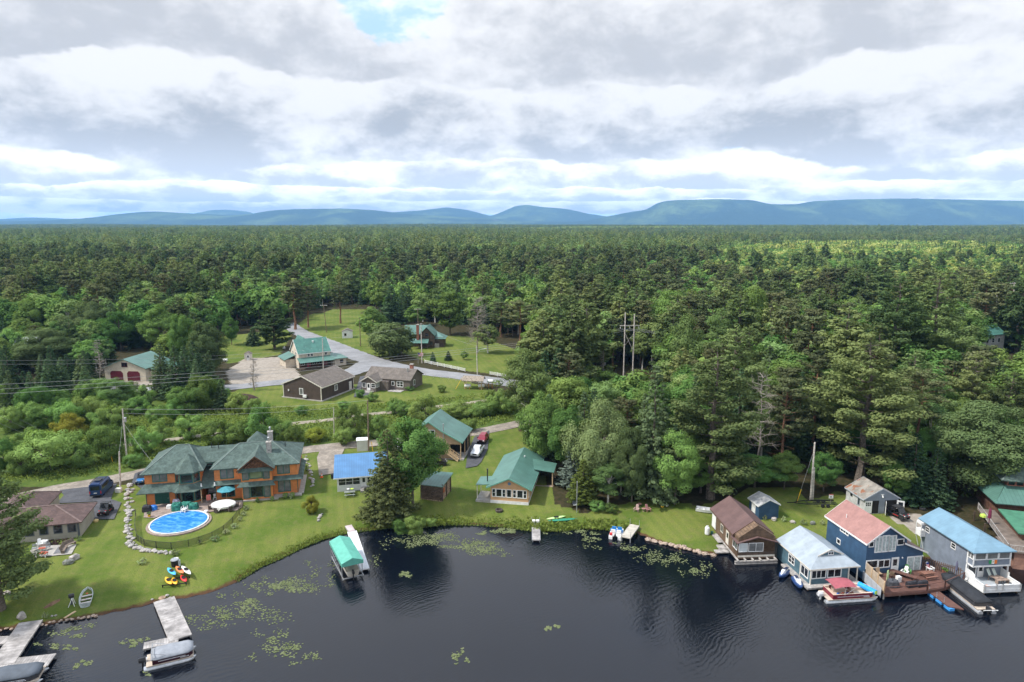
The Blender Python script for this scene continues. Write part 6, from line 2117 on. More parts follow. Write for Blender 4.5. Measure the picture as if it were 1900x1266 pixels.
def car(name, label, px, py, face, pm, kind):
    """nose towards -y of its own frame"""
    x, y, z = gat(px, py)
    t = thing(name, label, 'van' if kind == 'van' else 'pickup' if kind == 'pickup' else 'car', (x, y, z + .14), R(face))
    if kind == 'pickup':
        body = [sect(-2.85, .82, .55, .95), sect(-2.6, .94, .42, 1.05), sect(-1.3, .97, .40, 1.12), sect(-1.2, .97, .40, 1.12), sect(.9, .97, .4, 1.10), sect(2.75, .95, .45, 1.1), sect(2.85, .92, .5, 1.05)]
        cab = [sect(-1.35, .80, 1.08, 1.12, .02), sect(-.75, .74, 1.08, 1.80, .1), sect(.45, .74, 1.08, 1.84, .1), sect(.95, .80, 1.08, 1.14, .02)]
        gl = [sect(-1.27, .70, 1.12, 1.16, .02), sect(-.80, .755, 1.14, 1.70, .05), sect(.4, .755, 1.14, 1.70, .05), sect(.9, .7, 1.12, 1.16, .02)]
        L, wr, wy = 2.85, .40, (-1.85, 1.75)
    elif kind == 'van':
        body = [sect(-2.95, .80, .5, .95), sect(-2.75, .95, .4, 1.15), sect(-1.9, 1.0, .38, 1.45), sect(-1.3, 1.0, .38, 2.45, .25), sect(-.8, 1.0, .38, 2.62, .25), sect(2.9, 1.0, .38, 2.62, .25), sect(2.98, .96, .45, 2.5, .25)]
        cab = None
        gl = [sect(-1.88, .88, 1.40, 1.46, .03), sect(-1.36, .90, 1.42, 2.25, .1), sect(-1.30, .9, 1.45, 2.2, .1)]
        L, wr, wy = 2.98, .37, (-1.95, 1.75)
    else:
        body = [sect(-2.3, .78, .5, .85), sect(-2.1, .9, .4, .98), sect(-1.0, .94, .38, 1.08), sect(1.9, .94, .4, 1.08), sect(2.3, .86, .48, .98)]
        cab = [sect(-1.15, .78, 1.05, 1.08, .02), sect(-.5, .7, 1.05, 1.66, .12), sect(1.5, .7, 1.05, 1.68, .12), sect(2.2, .8, 1.02, 1.06, .02)]
        gl = [sect(-1.07, .7, 1.08, 1.12, .02), sect(-.54, .715, 1.1, 1.56, .06), sect(1.5, .715, 1.1, 1.56, .06), sect(2.1, .7, 1.08, 1.12, .02)]
        L, wr, wy = 2.3, .36, (-1.4, 1.4)
    b = MB().loft(body).build('body', pm, t, smooth=False)
    if cab:
        MB().loft(cab).build('cab', pm, t)
    MB().loft(gl).build('windows', GLASS, t)
    if kind == 'van':
        mb = MB()
        for s in (-1, 1):
            mb.box(s * 1.012 - .01, -.6, 1.5, s * 1.012 + .01, 2.5, 2.15)
        mb.box(-.75, 2.985, 1.45, .75, 3.0, 2.2)
        mb.build('side_windows', GLASS, t)
        mb = MB()
        for s in (-1, 1):
            mb.box(s * .85 - .04, -.4, 2.66, s * .85 + .04, 2.7, 2.76)
        for k in range(5):
            mb.box(-.85, -.3 + k * .7, 2.7, .85, -.22 + k * .7, 2.75)
        mb.box(-.5, .3, 2.76, .5, 1.9, 2.82)
        mb.build('roof_rack', BLACKM, t)
        for s in (-1, 1):
            MB().box(s * 1.0, -1.55, 1.4, s * 1.28, -1.4, 1.7).build('mirror', BLACKM, t)
            MB().box(s * .9 - .07, 2.99, .8, s * .9 + .07, 3.01, 1.3).build('tail_light', REDL, t)
        MB().box(-.95, 2.95, .38, .95, 3.06, .58).build('bumper', BLACKM, t)
        MB().box(-.26, 3.01, .85, .26, 3.025, 1.0).build('number_plate', WHITE, t)
    if kind == 'pickup':
        MB().box(-.82, 1.05, 1.085, .82, 2.75, 1.108).build('bed', DARK, t)
    for s in (-1, 1):
        if kind != 'van':
            MB().box(s * (.92 if kind == 'pickup' else .88), -.95, 1.08, s * 1.15, -.8, 1.28).build('mirror', pm, t)
        MB().box(s * .62 - .17, -L + .02 - .08, .72, s * .62 + .17, -L + .22, .92).build('headlight', LAMP, t)
    MB().box(-.42, -L - .035, .66, .42, -L + .2, .92).build('grille', BLACKM, t)
    MB().box(-.85, -L - .09, .42, .85, -L + .15, .6).build('front_bumper', STEEL if kind == 'pickup' else BLACKM, t)
    for yy in wy:
        for s in (-1, 1):
            wheel(t, s * .86, yy, wr, .26)
    return t


car('pickup_truck', 'silver pickup truck parked nose out in front of the dark red one', 886, 843, -10, paint('silver_paint', (.55, .56, .57)), 'pickup')
car('pickup_truck', 'dark red vehicle parked behind the silver pickup', 896, 820, -10, paint('dark_red_paint', (.22, .015, .03)), 'car')
car('camper_van', 'dark blue high roofed van with a roof rack, seen from behind', 190, 914, 191, paint('dark_blue_paint', (.012, .040, .13)), 'van')
car('car', 'white car almost hidden behind the broad maple', 738, 836, 80, paint('white_car_paint', (.7, .7, .7)), 'car')


def buggy(label, px, py, face, col, acc, long=1.0):
    """side by side off-road buggy, nose towards -y"""
    x, y, z = gat(px, py)
    t = thing('off_road_buggy', label, 'off-road vehicle', (x, y, z + .1), R(face))
    pm = paint(col[0], col[1])
    am = paint(acc[0], acc[1])
    MB().loft([sect(-1.35, .55, .55, .78, .08), sect(-1.1, .70, .42, .98, .1), sect(-.45, .74, .36, 1.05, .1), sect(-.35, .74, .36, .62, .05), sect(.75 * long, .74, .36, .62, .05), sect(.8 * long, .72, .40, 1.0, .05), sect(1.4 * long, .70, .5, 1.0, .05)]).build('body', pm, t)
    mb = MB()
    for s in (-1, 1):
        mb.tube([(s * .68, -.5, 1.0), (s * .62, -.05, 1.78), (s * .62, .75 * long, 1.82), (s * .68, 1.0 * long, 1.0)], .035, 6)
    mb.tube([(-.62, -.05, 1.78), (.62, -.05, 1.78)], .035, 6).tube([(-.62, .75 * long, 1.82), (.62, .75 * long, 1.82)], .035, 6)
    mb.build('roll_cage', BLACKM, t)
    MB().box(-.66, -.1, 1.80, .66, .85 * long, 1.88).build('roof', mat('black_plastic', (.03, .03, .032), .5, .1, 3.), t)
    MB().prism([(-.6, -.46, 1.08), (.6, -.46, 1.08), (.57, -.08, 1.74), (-.57, -.08, 1.74)], (0, .015, .01)).build('windscreen', GLASS, t)
    mb = MB()
    for s in (-1, 1):
        mb.box(s * .34 - .25, .12, .62, s * .34 + .25, .6, .82).box(s * .34 - .25, .55, .8, s * .34 + .25, .7, 1.35)
    mb.build('seat', DARK, t)
    mb = MB()
    for s in (-1, 1):
        mb.prism([(s * .5, -1.38, .64), (s * .25, -1.38, .64), (s * .4, -1.05, 1.0), (s * .62, -1.05, 1.0)], (0, -.03, .02))
        mb.box(s * .72 - .03, -.3, .5, s * .72 + .03, .7, .6)
    mb.build('side_panel', am, t)
    MB().box(-.55, 1.0 * long, 1.01, .55, 1.42 * long, 1.12).build('cargo_bed', pm, t)
    MB().box(-.6, 1.405 * long, .6, .6, 1.43 * long, .78).build('tail_panel', am, t)
    MB().tube([(-.5, -1.5, .5), (-.5, -1.5, .85), (.5, -1.5, .85), (.5, -1.5, .5)], .04, 6).build('bumper', BLACKM, t)
    for s in (-1, 1):
        MB().box(s * .5 - .12, -1.42, .78, s * .5 + .12, -1.3, .9).build('headlight', LAMP, t)
        MB().box(s * .62 - .08, 1.41 * long, .85, s * .62 + .08, 1.44 * long, .98).build('tail_light', REDL, t)
        for yy in (-.95, 1.05 * long):
            wheel(t, s * .72, yy, .34, .28)
    return t


RED_ = ('red_buggy_panel', (.45, .015, .02))
buggy('black buggy with red panels parked on the black drive by the tan cottage', 196, 954, 9, ('black_paint', (.02, .02, .022)), RED_)
buggy('bright blue buggy half hidden at the corner of the orange house', 264, 897, 10, ('bright_blue_paint', (.02, .16, .40)), ('black_paint', (.02, .02, .022)))
buggy('black cab buggy parked side on below the garage stairs', 816, 864, 108, ('black_paint', (.02, .02, .022)), ('black_paint', (.02, .02, .022)), 1.2)
buggy('long black and red buggy in front of the grey garage', 1669, 962, 21, ('black_paint', (.02, .02, .022)), RED_, 1.35)

# ---------------------------------------------------------------- poles and wires
POLEW = mat('weathered_pole_wood', (.46, .42, .37), .95, .2, 3.)
POLED = mat('brown_pole_wood', (.17, .125, .09), .95, .2, 3.)
TOPS = {}


def pole(key, label, base, top, m=None, arm=None, lean=0., trans=False, r=.15, name='utility_pole', lamp=False, arm_z=.5):
    x, y, z = gat(*base)
    h = hat(top[0], top[1], y) - z
    # sideways lean measured in the photograph
    dx = (top[0] - 950) / FPX * (y * _c - (z + h - CAMZ) * _s) - x
    t = thing(name, label, 'pole', (x, y, z))
    MB().tube([(0, 0, -.5), (dx * .5, 0, h * .5), (dx, 0, h)], [r * 1.15, r, r * .8], 8).build('post', m or POLEW, t)
    if arm:
        MB().bar((dx - arm, .1, h - arm_z), (dx + arm, .1, h - arm_z), .12, .14).build('crossarm', POLEW, t)
        for k in (-.9, -.35, .35, .9):
            MB().lathe([(.03, 0), (.07, .06), (.05, .12), (.07, .18), (.02, .24)], 6, (dx + arm * k, .1, h - arm_z + .07)).build('insulator', WHITE, t)
    if trans:
        MB().lathe([(.02, 0), (.24, .03), (.24, .85), (.27, .86), (.2, .95), (.03, .98)], 10, (dx + .42, -.1, h - 2.7)).build('transformer', STEEL, t)
    if lamp:
        MB().tube([(dx, 0, h - 2.2), (dx + 1.2, 0, h - 1.2), (dx + 2.6, 0, h - .9)], .06, 6).build('lamp_arm', STEEL, t)
        MB().loft([[(dx + 2.5 + a, b, h - .95 + c) for b, c in ((-.15, 0), (.15, 0), (.1, .14), (-.1, .14))] for a in (0, .35, .75)]).build('lamp_head', STEEL, t)
    TOPS[key] = (x + dx, y, z + h)
    return t


pole('P1', 'weathered utility pole with a grey transformer behind the gravel lane', (236, 860), (227, 759), trans=True)
pole('P2', 'shorter pole with a meter box beside the blue van', (223, 912), (221, 838))
pole('P3', 'pale plain pole in the bushes behind the blue roofed cabin', (620, 813), (619, 757), r=.11)
pole('P4', 'tall brown utility pole beside the white box shed', (684, 838), (682, 743), POLED)
pole('P6', 'leaning weathered utility pole with a yellow guy guard by the boat trailer', (1504, 928), (1512, 821), r=.17)
pole('P6b', 'short stub pole strapped to the leaning utility pole', (1508, 927), (1511, 868), r=.16)
pole('P7', 'grey pole in front of the general store porch', (600, 686), (598, 628))
pole('P8', 'light grey pole between the flag and the old log house', (783, 674), (781, 600), r=.17)
pole('P9', 'street light pole with a curved arm on the fenced lawn', (886, 696), (884, 642), lamp=True)
pole('P10', 'dark pole with a crossarm on the far open lawn', (606, 617), (600, 565), POLED, arm=1.6)
pole('P11', 'reddish brown pole beside the dark green tree at the road', (669, 643), (667, 590), POLED)
pole('P14', 'pole with a crossarm rising behind the log house', (776, 612), (775, 572), POLED, arm=1.6)
pole('P12', 'tall pale pole with a crossarm above the house deep in the wood', (1879, 640), (1882, 524), arm=1.6)
pole('P13', 'slender pole in the wood next to the tall pale pole', (1847, 640), (1850, 548), r=.12)
x, y, z = gat(1157, 700)
h = hat(1157, 580, y) - z
t = thing('transmission_pylon', 'twin pole wooden pylon with a crossarm and a diagonal brace', 'pylon', (x, y, z))
MB().tube([(0, 0, -.5), (0, 0, h)], [.24, .17], 8).build('post', POLEW, t)
MB().tube([(2.9, 0, -.5), (2.9, 0, h - .6)], [.24, .17], 8).build('post', POLEW, t)
MB().bar((-1.6, .22, h - 4.2), (4.6, .22, h - 4.2), .18, .25).build('crossarm', POLEW, t)
MB().bar((0, -.2, h - 6.5), (2.9, -.2, h - 12.5), .12, .14).build('brace', POLEW, t)
MB().bar((2.9, -.24, h - 6.5), (.0, -.24, h - 10.5), .05, .05).build('brace', POLEW, t)
PYL = (x, y, z + h - 4.4)
for k in range(3):
    MB().lathe([(.03, -.9), (.10, -.8), (.05, -.6), (.10, -.5), (.05, -.3), (.03, 0)], 6, (-1.4 + k * 2.9, .22, h - 4.3)).build('insulator', WHITE, t)
WIRE = mat('wire', (.30, .30, .30), .6, .1, 1.)


def wire(label, p, q, sag=.6, r=.022, name='power_line', n=14, grp=None):
    p, q = np.array(p), np.array(q)
    pts = [p + (q - p) * (k / n) - np.array((0, 0, sag * 4 * (k / n) * (1 - k / n))) for k in range(n + 1)]
    tag(MB().tube(pts, r, 4).build(name, WIRE), label, 'wire', grp)


for k, (ly, lab) in enumerate(((712, 'top'), (721, 'middle'), (730, 'lowest'))):
    q = np.array((PYL[0] - 1.4 + 2.9 * k, PYL[1], PYL[2] - .8))
    lx, lyy = at(-30, ly + 3, 15)
    wire('%s of the three long power lines running from the twin pole pylon over the trees' % lab, (lx, lyy, 15), q, 2.2, .028)
    ex, ey = at(1700, 640 + 5 * k, 16)
    wire('%s of the lines going on from the twin pole pylon into the wood' % ('near side', 'middle', 'far side')[k], q, (ex, ey, 16.), 2., .026)
wire('thin wire from the transformer pole towards the brown utility pole', TOPS['P1'], TOPS['P4'], .8)
wire('thin lower wire sagging from the transformer pole', (TOPS['P1'][0], TOPS['P1'][1], TOPS['P1'][2] - .9), (TOPS['P3'][0], TOPS['P3'][1], TOPS['P3'][2]), .8)
wire('stay wire from the transformer pole to the corner of the orange house', (TOPS['P1'][0], TOPS['P1'][1], TOPS['P1'][2] - 3), (-62.8, 114, 8.6), .3, .016)
wire('wire from the transformer pole down to the short pole', (TOPS['P1'][0], TOPS['P1'][1], TOPS['P1'][2] - 1), TOPS['P2'], .4, .016)
for k in range(2):
    lx, ly = at(-30, 669 + 7 * k, 14)
    ex, ey = at(560, 650 + 6 * k, 9)
    wire(('upper', 'lower')[k] + ' thin wire in front of the garage with maroon doors', (lx, ly, 14), (ex, ey, 9), 1., .02)
for k in range(3):
    lx, ly = at(-30, 738 + 16 * k, 10)
    wire(('upper', 'middle', 'lower')[k] + ' slack wire dropping over the bushes to the gravel lane', (lx, ly, 10), gat(68 - 4 * k, 800 + 8 * k)[:2] + (2.5,), .4, .018)
wire('wire from the street light pole to the pole by the flag', TOPS['P9'], TOPS['P8'], .8, .02)
wire('wire from the store porch pole to the pole by the flag', TOPS['P7'], TOPS['P8'], .9, .02)
YEL = mat('yellow_guard', (.72, .43, .02), .5, .08, 2.)
x, y, z = gat(1478, 934)
t6 = TOPS['P6']
wire('guy wire of the leaning utility pole', (x, y, z), (t6[0] - .1, t6[1], t6[2] - 1.8), 0, .02, 'guy_wire')
d = np.array((t6[0] - x, t6[1] - y, t6[2] - 1.8 - z))
tag(MB().tube([np.array((x, y, z)), np.array((x, y, z)) + d * .27], .07, 6).build('guy_guard', YEL), 'yellow guy guard beside the leaning utility pole', 'guy guard')
for px, py, l in ((692, 838, 'yellow guy guard next to the brown utility pole'), (209, 858, 'yellow guy guard in the bushes by the transformer pole')):
    x, y, z = gat(px, py)
    tag(MB().tube([(x, y, z - .2), (x - .25, y, z + 2.2)], .07, 6).build('guy_guard', YEL), l, 'guy guard')
x, y, z = gat(1070, 951)
h = hat(1070, 893, y) - z
t = thing('mast', 'pale grey mast with a satellite dish on the lawn by the clipped cedar', 'mast', (x, y, z))
MB().tube([(0, 0, -.3), (0, 0, h)], .075, 8).build('post', STEEL, t)
d = MB().lathe([(.02, .0), (.25, .05), (.38, .14), (.40, .16), (.25, .07), (.02, .03)], 12)
d.v = [(b[0] - .45, -b[2] - .1, b[1] + 1.9) for b in d.v]
d.build('dish', mat('dark_grey_plastic', (.07, .075, .085), .5, .1, 2.), t)
MB().box(-.6, -.08, 1.3, -.04, .04, 1.5).build('bracket', WHITE, t)

# ---------------------------------------------------------------- fences, walls, stones
def rail_fence(label, a, b, n, m, h=1.25):
    p, q = gat(*a), gat(*b)
    t = thing('rail_fence', label, 'fence', p)
    v = np.array(q) - np.array(p)
    for i in range(n + 1):
        c = v * i / n
        MB().box(c[0] - .09, c[1] - .09, c[2] - .2, c[0] + .09, c[1] + .09, c[2] + h).build('post', m, t)
    for k in range(3):
        MB().bar((0, -.1, .35 + k * .36), (v[0], v[1] - .1, v[2] + .35 + k * .36), .05, .14).build('rail', m, t)


rail_fence('long white board fence along the road below the young spruces', (788, 674), (863, 690), 6, WHITE)
rail_fence('short white board fence beside the street light pole', (909, 696), (938, 701), 2, WHITE)
x, y, z = gat(885, 703)
mb = MB()
gp = [gat(790 + 14 * k, 699 + 2.1 * k) for k in range(9)]
f = thing('wire_fence', 'thin wire fence on posts along the far side of the road verge', 'fence', gp[0])
for p in gp:
    MB().tube([(p[0] - gp[0][0], p[1] - gp[0][1], p[2] - gp[0][2] - .2), (p[0] - gp[0][0], p[1] - gp[0][1], p[2] - gp[0][2] + 1.1)], .05, 5).build('post', POLEW, f)
for zz in (.5, 1.0):
    MB().tube([(p[0] - gp[0][0], p[1] - gp[0][1], p[2] - gp[0][2] + zz) for p in gp], .015, 4).build('strand', WIRE, f)


def rock(px, py, wpx, label, m=STONE, seed=0, flat=.65, group=None):
    r = np.random.default_rng(seed + int(px))
    x, y, z = gat(px, py)
    s = wpx * hypot(y, 50 - z) / FPX / 2
    mb = MB()
    rings = []
    for k in range(7):
        a = pi * k / 6
        rings.append([(s * (sin(a) + .02) * cos(b) * (1 + r.normal() * .12), s * .8 * (sin(a) + .02) * sin(b) * (1 + r.normal() * .12), -s * flat * .85 * cos(a) * (1 + r.normal() * .08) + s * flat * .5) for b in np.arange(9) * 2 * pi / 9])
    mb.loft(rings)
    return tag(mb.build('rock', m, None, (x, y, z), r.uniform(0, 6)), label, 'rock', group)


PALE_R = mat('pale_boulder', (.36, .33, .30), .9, .2, 2., patch=((.2, .19, .18), 2, .6))
DARK_R = mat('mossy_boulder', (.19, .195, .17), .95, .25, 2., patch=((.10, .12, .06), 2, .58))
rock(126, 1046, 18, 'larger grey boulder of the pair below the tan cottage patio', DARK_R, 1)
rock(139, 1038, 16, 'paler boulder of the pair below the tan cottage patio', PALE_R, 2, .9)
rock(41, 1148, 14, 'upright pale boulder at the head of the jetty', PALE_R, 3, 1.3)
rock(13, 1103, 14, 'small grey stone beside the big pine trunk', PALE_R, 4)
rock(1436, 966, 10, 'tan rounded boulder first in the row behind the pale roofed boathouse', PALE_R, 5, 1.)
rock(1471, 970, 10, 'flat pale boulder second in the row behind the pale roofed boathouse', PALE_R, 6)
rock(1508, 973, 10, 'grey boulder last in the row behind the pale roofed boathouse', DARK_R, 7, .9)
rock(282, 1113, 5, 'small white stone on the lawn bank beside the wide jetty', PALE_R, 8)
rock(310, 1106, 7, 'larger pale stone at the head of the wide jetty', PALE_R, 9)
rock(301, 1110, 14, 'flat brown stone slab at the head of the wide jetty', mat('brown_stone', (.26, .18, .12), .9, .2, 2.), 10, .25)
rock(315, 1110, 5, 'little white stone at the corner of the wide jetty', PALE_R, 11)
rock(96, 1144, 5, 'white stone left of a pair on the bank by the outboard motor', PALE_R, 12)
rock(103, 1143, 5, 'white stone right of a pair on the bank by the outboard motor', PALE_R, 13)
k = 0
for line, n, sz, grp in (([(238, 900), (236, 930), (237, 955), (236, 985), (240, 1010), (250, 1018), (268, 1023), (292, 1026), (315, 1028)], 46, 9.5, 'stones of the dry wall round the pool garden'),
                         ([(566, 848), (572, 862), (576, 880), (580, 905)], 17, 7, 'stones edging the strip beside the orange house'), ([(596, 955), (590, 966)], 5, 8, 'stones edging the strip beside the orange house'),
                         ([(1200, 1003), (1240, 1012), (1290, 1024), (1325, 1031)], 34, 8, 'stones of the rocky bank by the log boathouse'),
                         ([(0, 1171), (40, 1162), (75, 1161), (100, 1156), (180, 1144)], 26, 6, 'stones along the muddy bank beside the jetty')):
    a = np.array(line, float)
    seg = np.concatenate([[0], np.cumsum(np.hypot(*(a[1:] - a[:-1]).T))])
    for i in range(n):
        u = seg[-1] * (i + random.uniform(-.3, .3)) / (n - 1)
        px, py = np.interp(u, seg, a[:, 0]), np.interp(u, seg, a[:, 1])
        dry = 'dry wall' in grp
        lab = {'stones of the dry wall round the pool garden': 'grey stone of the dry wall round the pool garden', 'stones edging the strip beside the orange house': 'stone of the edging right beside the orange house', 'stones of the rocky bank by the log boathouse': 'pale stone of the rocky bank beside the log boathouse', 'stones along the muddy bank beside the jetty': 'brownish stone on the muddy bank by the grey jetty'}[grp]
        m_ = mat('reddish_bank_stone', (.34, .26, .20), .9, .3, 3., patch=((.22, .2, .18), 3, .55)) if 'bank' in grp else (STONE, PALE_R)[i % 2]
        rock(px + random.uniform(-3, 3), py + random.uniform(-2, 1.5), sz * random.uniform(.6, 1.35), lab, m_, k, random.uniform(.5, .8), grp)
        k += 1
        if dry and i % 2 == 0:
            rock(px + random.uniform(4, 9), py + random.uniform(-2, 1), sz * random.uniform(.5, 1.), lab, m_, k + 500, .6, grp)

# black pool fence
fp_ = [(252, 958), (251, 985), (254, 1004), (268, 1014), (290, 1018), (318, 1020), (350, 1015), (370, 1009), (394, 1000), (415, 988), (432, 972), (444, 955), (451, 938)]
g0 = gat(*fp_[0])
f = thing('pool_fence', 'low black mesh fence curving round the pool lawn', 'fence', g0)
a = np.array([gat(*p) for p in fp_]) - np.array(g0)
mesh_m = bpy.data.materials.new('black_fence_mesh')
mesh_m.use_nodes = True
g = NG(mesh_m.node_tree)
co = g.new('ShaderNodeTexCoord').outputs['Object']
sp = g.new('ShaderNodeSeparateXYZ')
g.l.new(co, sp.inputs[0])
fr = g.math('LESS_THAN', g.math('FRACT', g.math('MULTIPLY', sp.outputs[2], 9.)), .3)
fx = g.math('LESS_THAN', g.math('FRACT', g.math('MULTIPLY', g.math('ADD', sp.outputs[0], sp.outputs[1]), 7.)), .3)
g.n['Principled BSDF'].inputs['Base Color'].default_value = (.02, .02, .02, 1)
g.put(g.n['Principled BSDF'].inputs['Alpha'], g.math('MAXIMUM', fr, fx))
for i in range(len(a)):
    MB().tube([a[i] + (0, 0, -.2), a[i] + (0, 0, 1.2)], .045, 6).build('post', BLACKM, f)
    if i:
        p, q = a[i - 1], a[i]
        MB().bar(p + np.array((0, 0, 1.12)), q + np.array((0, 0, 1.12)), .04, .04).build('rail', BLACKM, f)
        MB().add([p + np.array((0, 0, .05)), q + np.array((0, 0, .05)), q + np.array((0, 0, 1.1)), p + np.array((0, 0, 1.1))], [[0, 1, 2, 3]]).build('mesh_panel', mesh_m, f)

# ---------------------------------------------------------------- pool garden
R1 = lambda u, v: (220 + .2 * u, 790 + .2 * v)
structure(sheet('patio', [R1(*p) for p in ((232, 858), (238, 800), (262, 748), (500, 715), (820, 690), (1150, 700), (1150, 760), (1095, 792), (870, 802), (820, 812), (700, 790), (560, 800), (420, 835), (330, 862))], PAVER, .12))
x, y, z = gat(*R1(563, 905))
PM = bpy.data.materials.new('pool_cover')
PM.use_nodes = True
g = NG(PM.node_tree)
co = g.new('ShaderNodeTexCoord').outputs['Object']
n = g.noise(g.mapping(co, scale=(.5, 1.5, 1)), 1.3, 5, .6, 1.2)
g.put(g.n['Principled BSDF'].inputs['Base Color'], g.mix(g.ramp(n, .45, .66), (.012, .165, .50), (.13, .40, .72)))
g.n['Principled BSDF'].inputs['Roughness'].default_value = .35
bn = g.new('ShaderNodeBump')
bn.inputs['Strength'].default_value = .5
g.l.new(n, bn.inputs['Height'])
g.l.new(bn.outputs[0], g.n['Principled BSDF'].inputs['Normal'])
t = thing('swimming_pool', 'round in-ground swimming pool under a bright blue cover', 'pool', (x, y, z + .1))
pr = 97 / 2 * hypot(y, 49) / FPX / .2 * .2
MB().add([(pr * .96 * cos(k * pi / 20), pr * .96 * sin(k * pi / 20), .12) for k in range(40)], [list(range(40))]).build('pool_water', PM, t)
MB().lathe([(pr * .965, 0), (pr * .965, .22), (pr * 1.005, .22), (pr * 1.005, 0)], 40).build('pool_rim', WHITE, t)
MB().lathe([(pr * 1.007, -.3), (pr * 1.007, .06), (pr * 1.10, .05), (pr * 1.10, -.3)], 40).build('pool_surround', PAVER, t)
mb = MB()
for s in (-.35, .35):
    mb.tube([(-1.1 + s, pr * 1.05, -.1), (-1.1 + s, pr * 1.05, .9), (-1.1 + s, pr * .88, 1.0), (-1.1 + s, pr * .8, .1)], .06, 6)
for zz in (.25, .55):
    mb.box(-1.45, pr * .82, zz, -.75, pr * 1.03, zz + .06)
mb.build('ladder', WHITE, t)
MB().box(2.4, pr * .83, .1, 2.9, pr * .95, .35).build('skimmer', WHITE, t)


def covered(px, py, w, d, hh, m, label, name='covered_furniture', cat='furniture', rz=0., seed=1):
    """garden furniture under a loose cover"""
    r = np.random.default_rng(seed)
    x, y, z = gat(px, py)
    rings = []
    for k, (f, zz) in enumerate(((1.06, 0), (1.0, hh * .5), (.95, hh * .82), (.75, hh), (.3, hh * 1.02))):
        rings.append([(w / 2 * f * np.sign(cos(b)) * abs(cos(b)) ** .5 * (1 + r.normal() * .05), d / 2 * f * np.sign(sin(b)) * abs(sin(b)) ** .5 * (1 + r.normal() * .05), zz * (1 + r.normal() * .05)) for b in np.arange(14) * 2 * pi / 14])
    return tag(MB().loft(rings).build(name, m, None, (x, y, z + .12), rz), label, cat)


GCOV = mat('green_furniture_cover', (.025, .155, .115), .8, .2, 2.)
covered(*R1(541, 790), 1.5, 1.3, 1.3, GCOV, 'green covered grill standing apart nearest the pool ladder', seed=2)
covered(*R1(628, 772), 2.0, 1.2, 1.1, GCOV, 'green covered bench, the widest of the covered pieces', seed=3)
covered(*R1(700, 776), 1.4, 1.2, 1.0, GCOV, 'green covered armchair beside the covered bench', seed=4)
covered(*R1(265, 800), 1.4, 1.0, 1.0, mat('black_tarp', (.025, .025, .03), .7, .2, 2.), 'black covered grill by the end of the orange house', seed=5)
covered(*R1(325, 785), 1.1, .8, .7, mat('blue_plastic', (.02, .17, .55), .5, .1, 2.), 'bright blue float leaning on the patio corner', 'pool_float', 'float', seed=6)
covered(*R1(472, 772), .9, .6, .6, WHITE, 'white plastic box in front of the green garage door', 'storage_box', 'box', seed=7)
covered(*R1(538, 742), 1.2, .8, 1.0, mat('towels', (.45, .42, .52), .8, .4, 3.5), 'heap of towels and toys behind the green covered grill', 'towel_heap', 'towels', seed=8)
x, y, z = gat(*R1(975, 768))
t = thing('patio_table', 'big round patio table under a creased white cover with dark chairs', 'table', (x, y, z + .12))
TC = mat('white_table_cover', (.60, .585, .55), .7, .08, 1.5)
r_ = np.random.default_rng(3)
MB().lathe([(.02, .86), (1.9, .84), (2.05, .76), (2.02, .45), (1.95, .40)], 24, sy=.85).build('cover', TC, t)
MB().prism([(-.9, -1.62, .8), (.5, -1.72, .8), (-.2, -1.9, .05)], (0, -.04, 0)).build('hanging_corner', TC, t)
MB().lathe([(.35, 0), (.3, .06), (.08, .1), (.08, .8)], 8).build('table_leg', DARK, t)
for k in range(6):
    b = k * 1.05 + .3
    c = MB().box(-.3, -.3, 0, .3, .3, .42).box(-.3, .25, .4, .3, .32, .85).build('chair', mat('dark_wicker', (.075, .06, .05), .9, .3, 6.), None, (x + 2.15 * cos(b), y + 1.85 * sin(b), z + .12), b - pi / 2)
    tag(c, 'dark wicker chair pushed up to the white covered table', 'chair', 'chairs round the white covered table')
x, y, z = gat(*R1(1005, 700))
t = thing('parasol', 'open teal parasol beside the orange house', 'parasol', (x, y, z + .12))
MB().tube([(0, 0, 0), (0, 0, 2.55)], .035, 6).build('pole', WOODN, t)
MB().lathe([(.35, 0), (.35, .1), (.05, .15)], 10).build('base', DARK, t)
can = MB().lathe([(.03, 2.62), (.8, 2.42), (1.6, 2.08), (1.6, 2.0), (.8, 2.36), (.03, 2.56)], 8)
can.build('canopy', mat('teal_canvas', (.06, .25, .30), .8, .1, 2.), t)
for px, py, w, m_, l in ((770, 700, .5, DARK, 'black patio chair under the round bay'), (745, 695, .6, GTRIM, 'dark green patio chair under the round bay'), (870, 640, 1.3, STEEL, 'grey patio sofa deep in the covered porch'), (895, 690, .5, WHITE, 'white folding chair at the porch opening')):
    x, y, z = gat(*R1(px, py))
    t = thing('patio_chair', l, 'chair', (x, y, z + .12), .3)
    MB().box(-w / 2, -.28, .36, w / 2, .28, .45).build('seat', m_, t)
    MB().box(-w / 2, .22, .45, w / 2, .3, .95).build('backrest', m_, t)
    for sx in (-1, 1):
        for sy in (-1, 1):
            MB().box(sx * w * .45 - .03, sy * .24 - .03, 0, sx * w * .45 + .03, sy * .24 + .03, .36).build('leg', m_, t)
x, y, z = gat(*R1(838, 722))
t = thing('folding_sign', 'coral pink towel hung on a stand at the porch opening', 'towel', (x, y, z + .1), .3)
MB().box(-.35, -.03, .5, .35, .03, 1.5).build('towel', mat('coral_towel', (.55, .16, .12), .8, .15, 4., stripe=('Z', .22, .4, .3)), t)
for s in (-1, 1):
    MB().tube([(s * .35, 0, 0), (s * .35, 0, 1.55)], .03, 5).build('stand', STEEL, t)
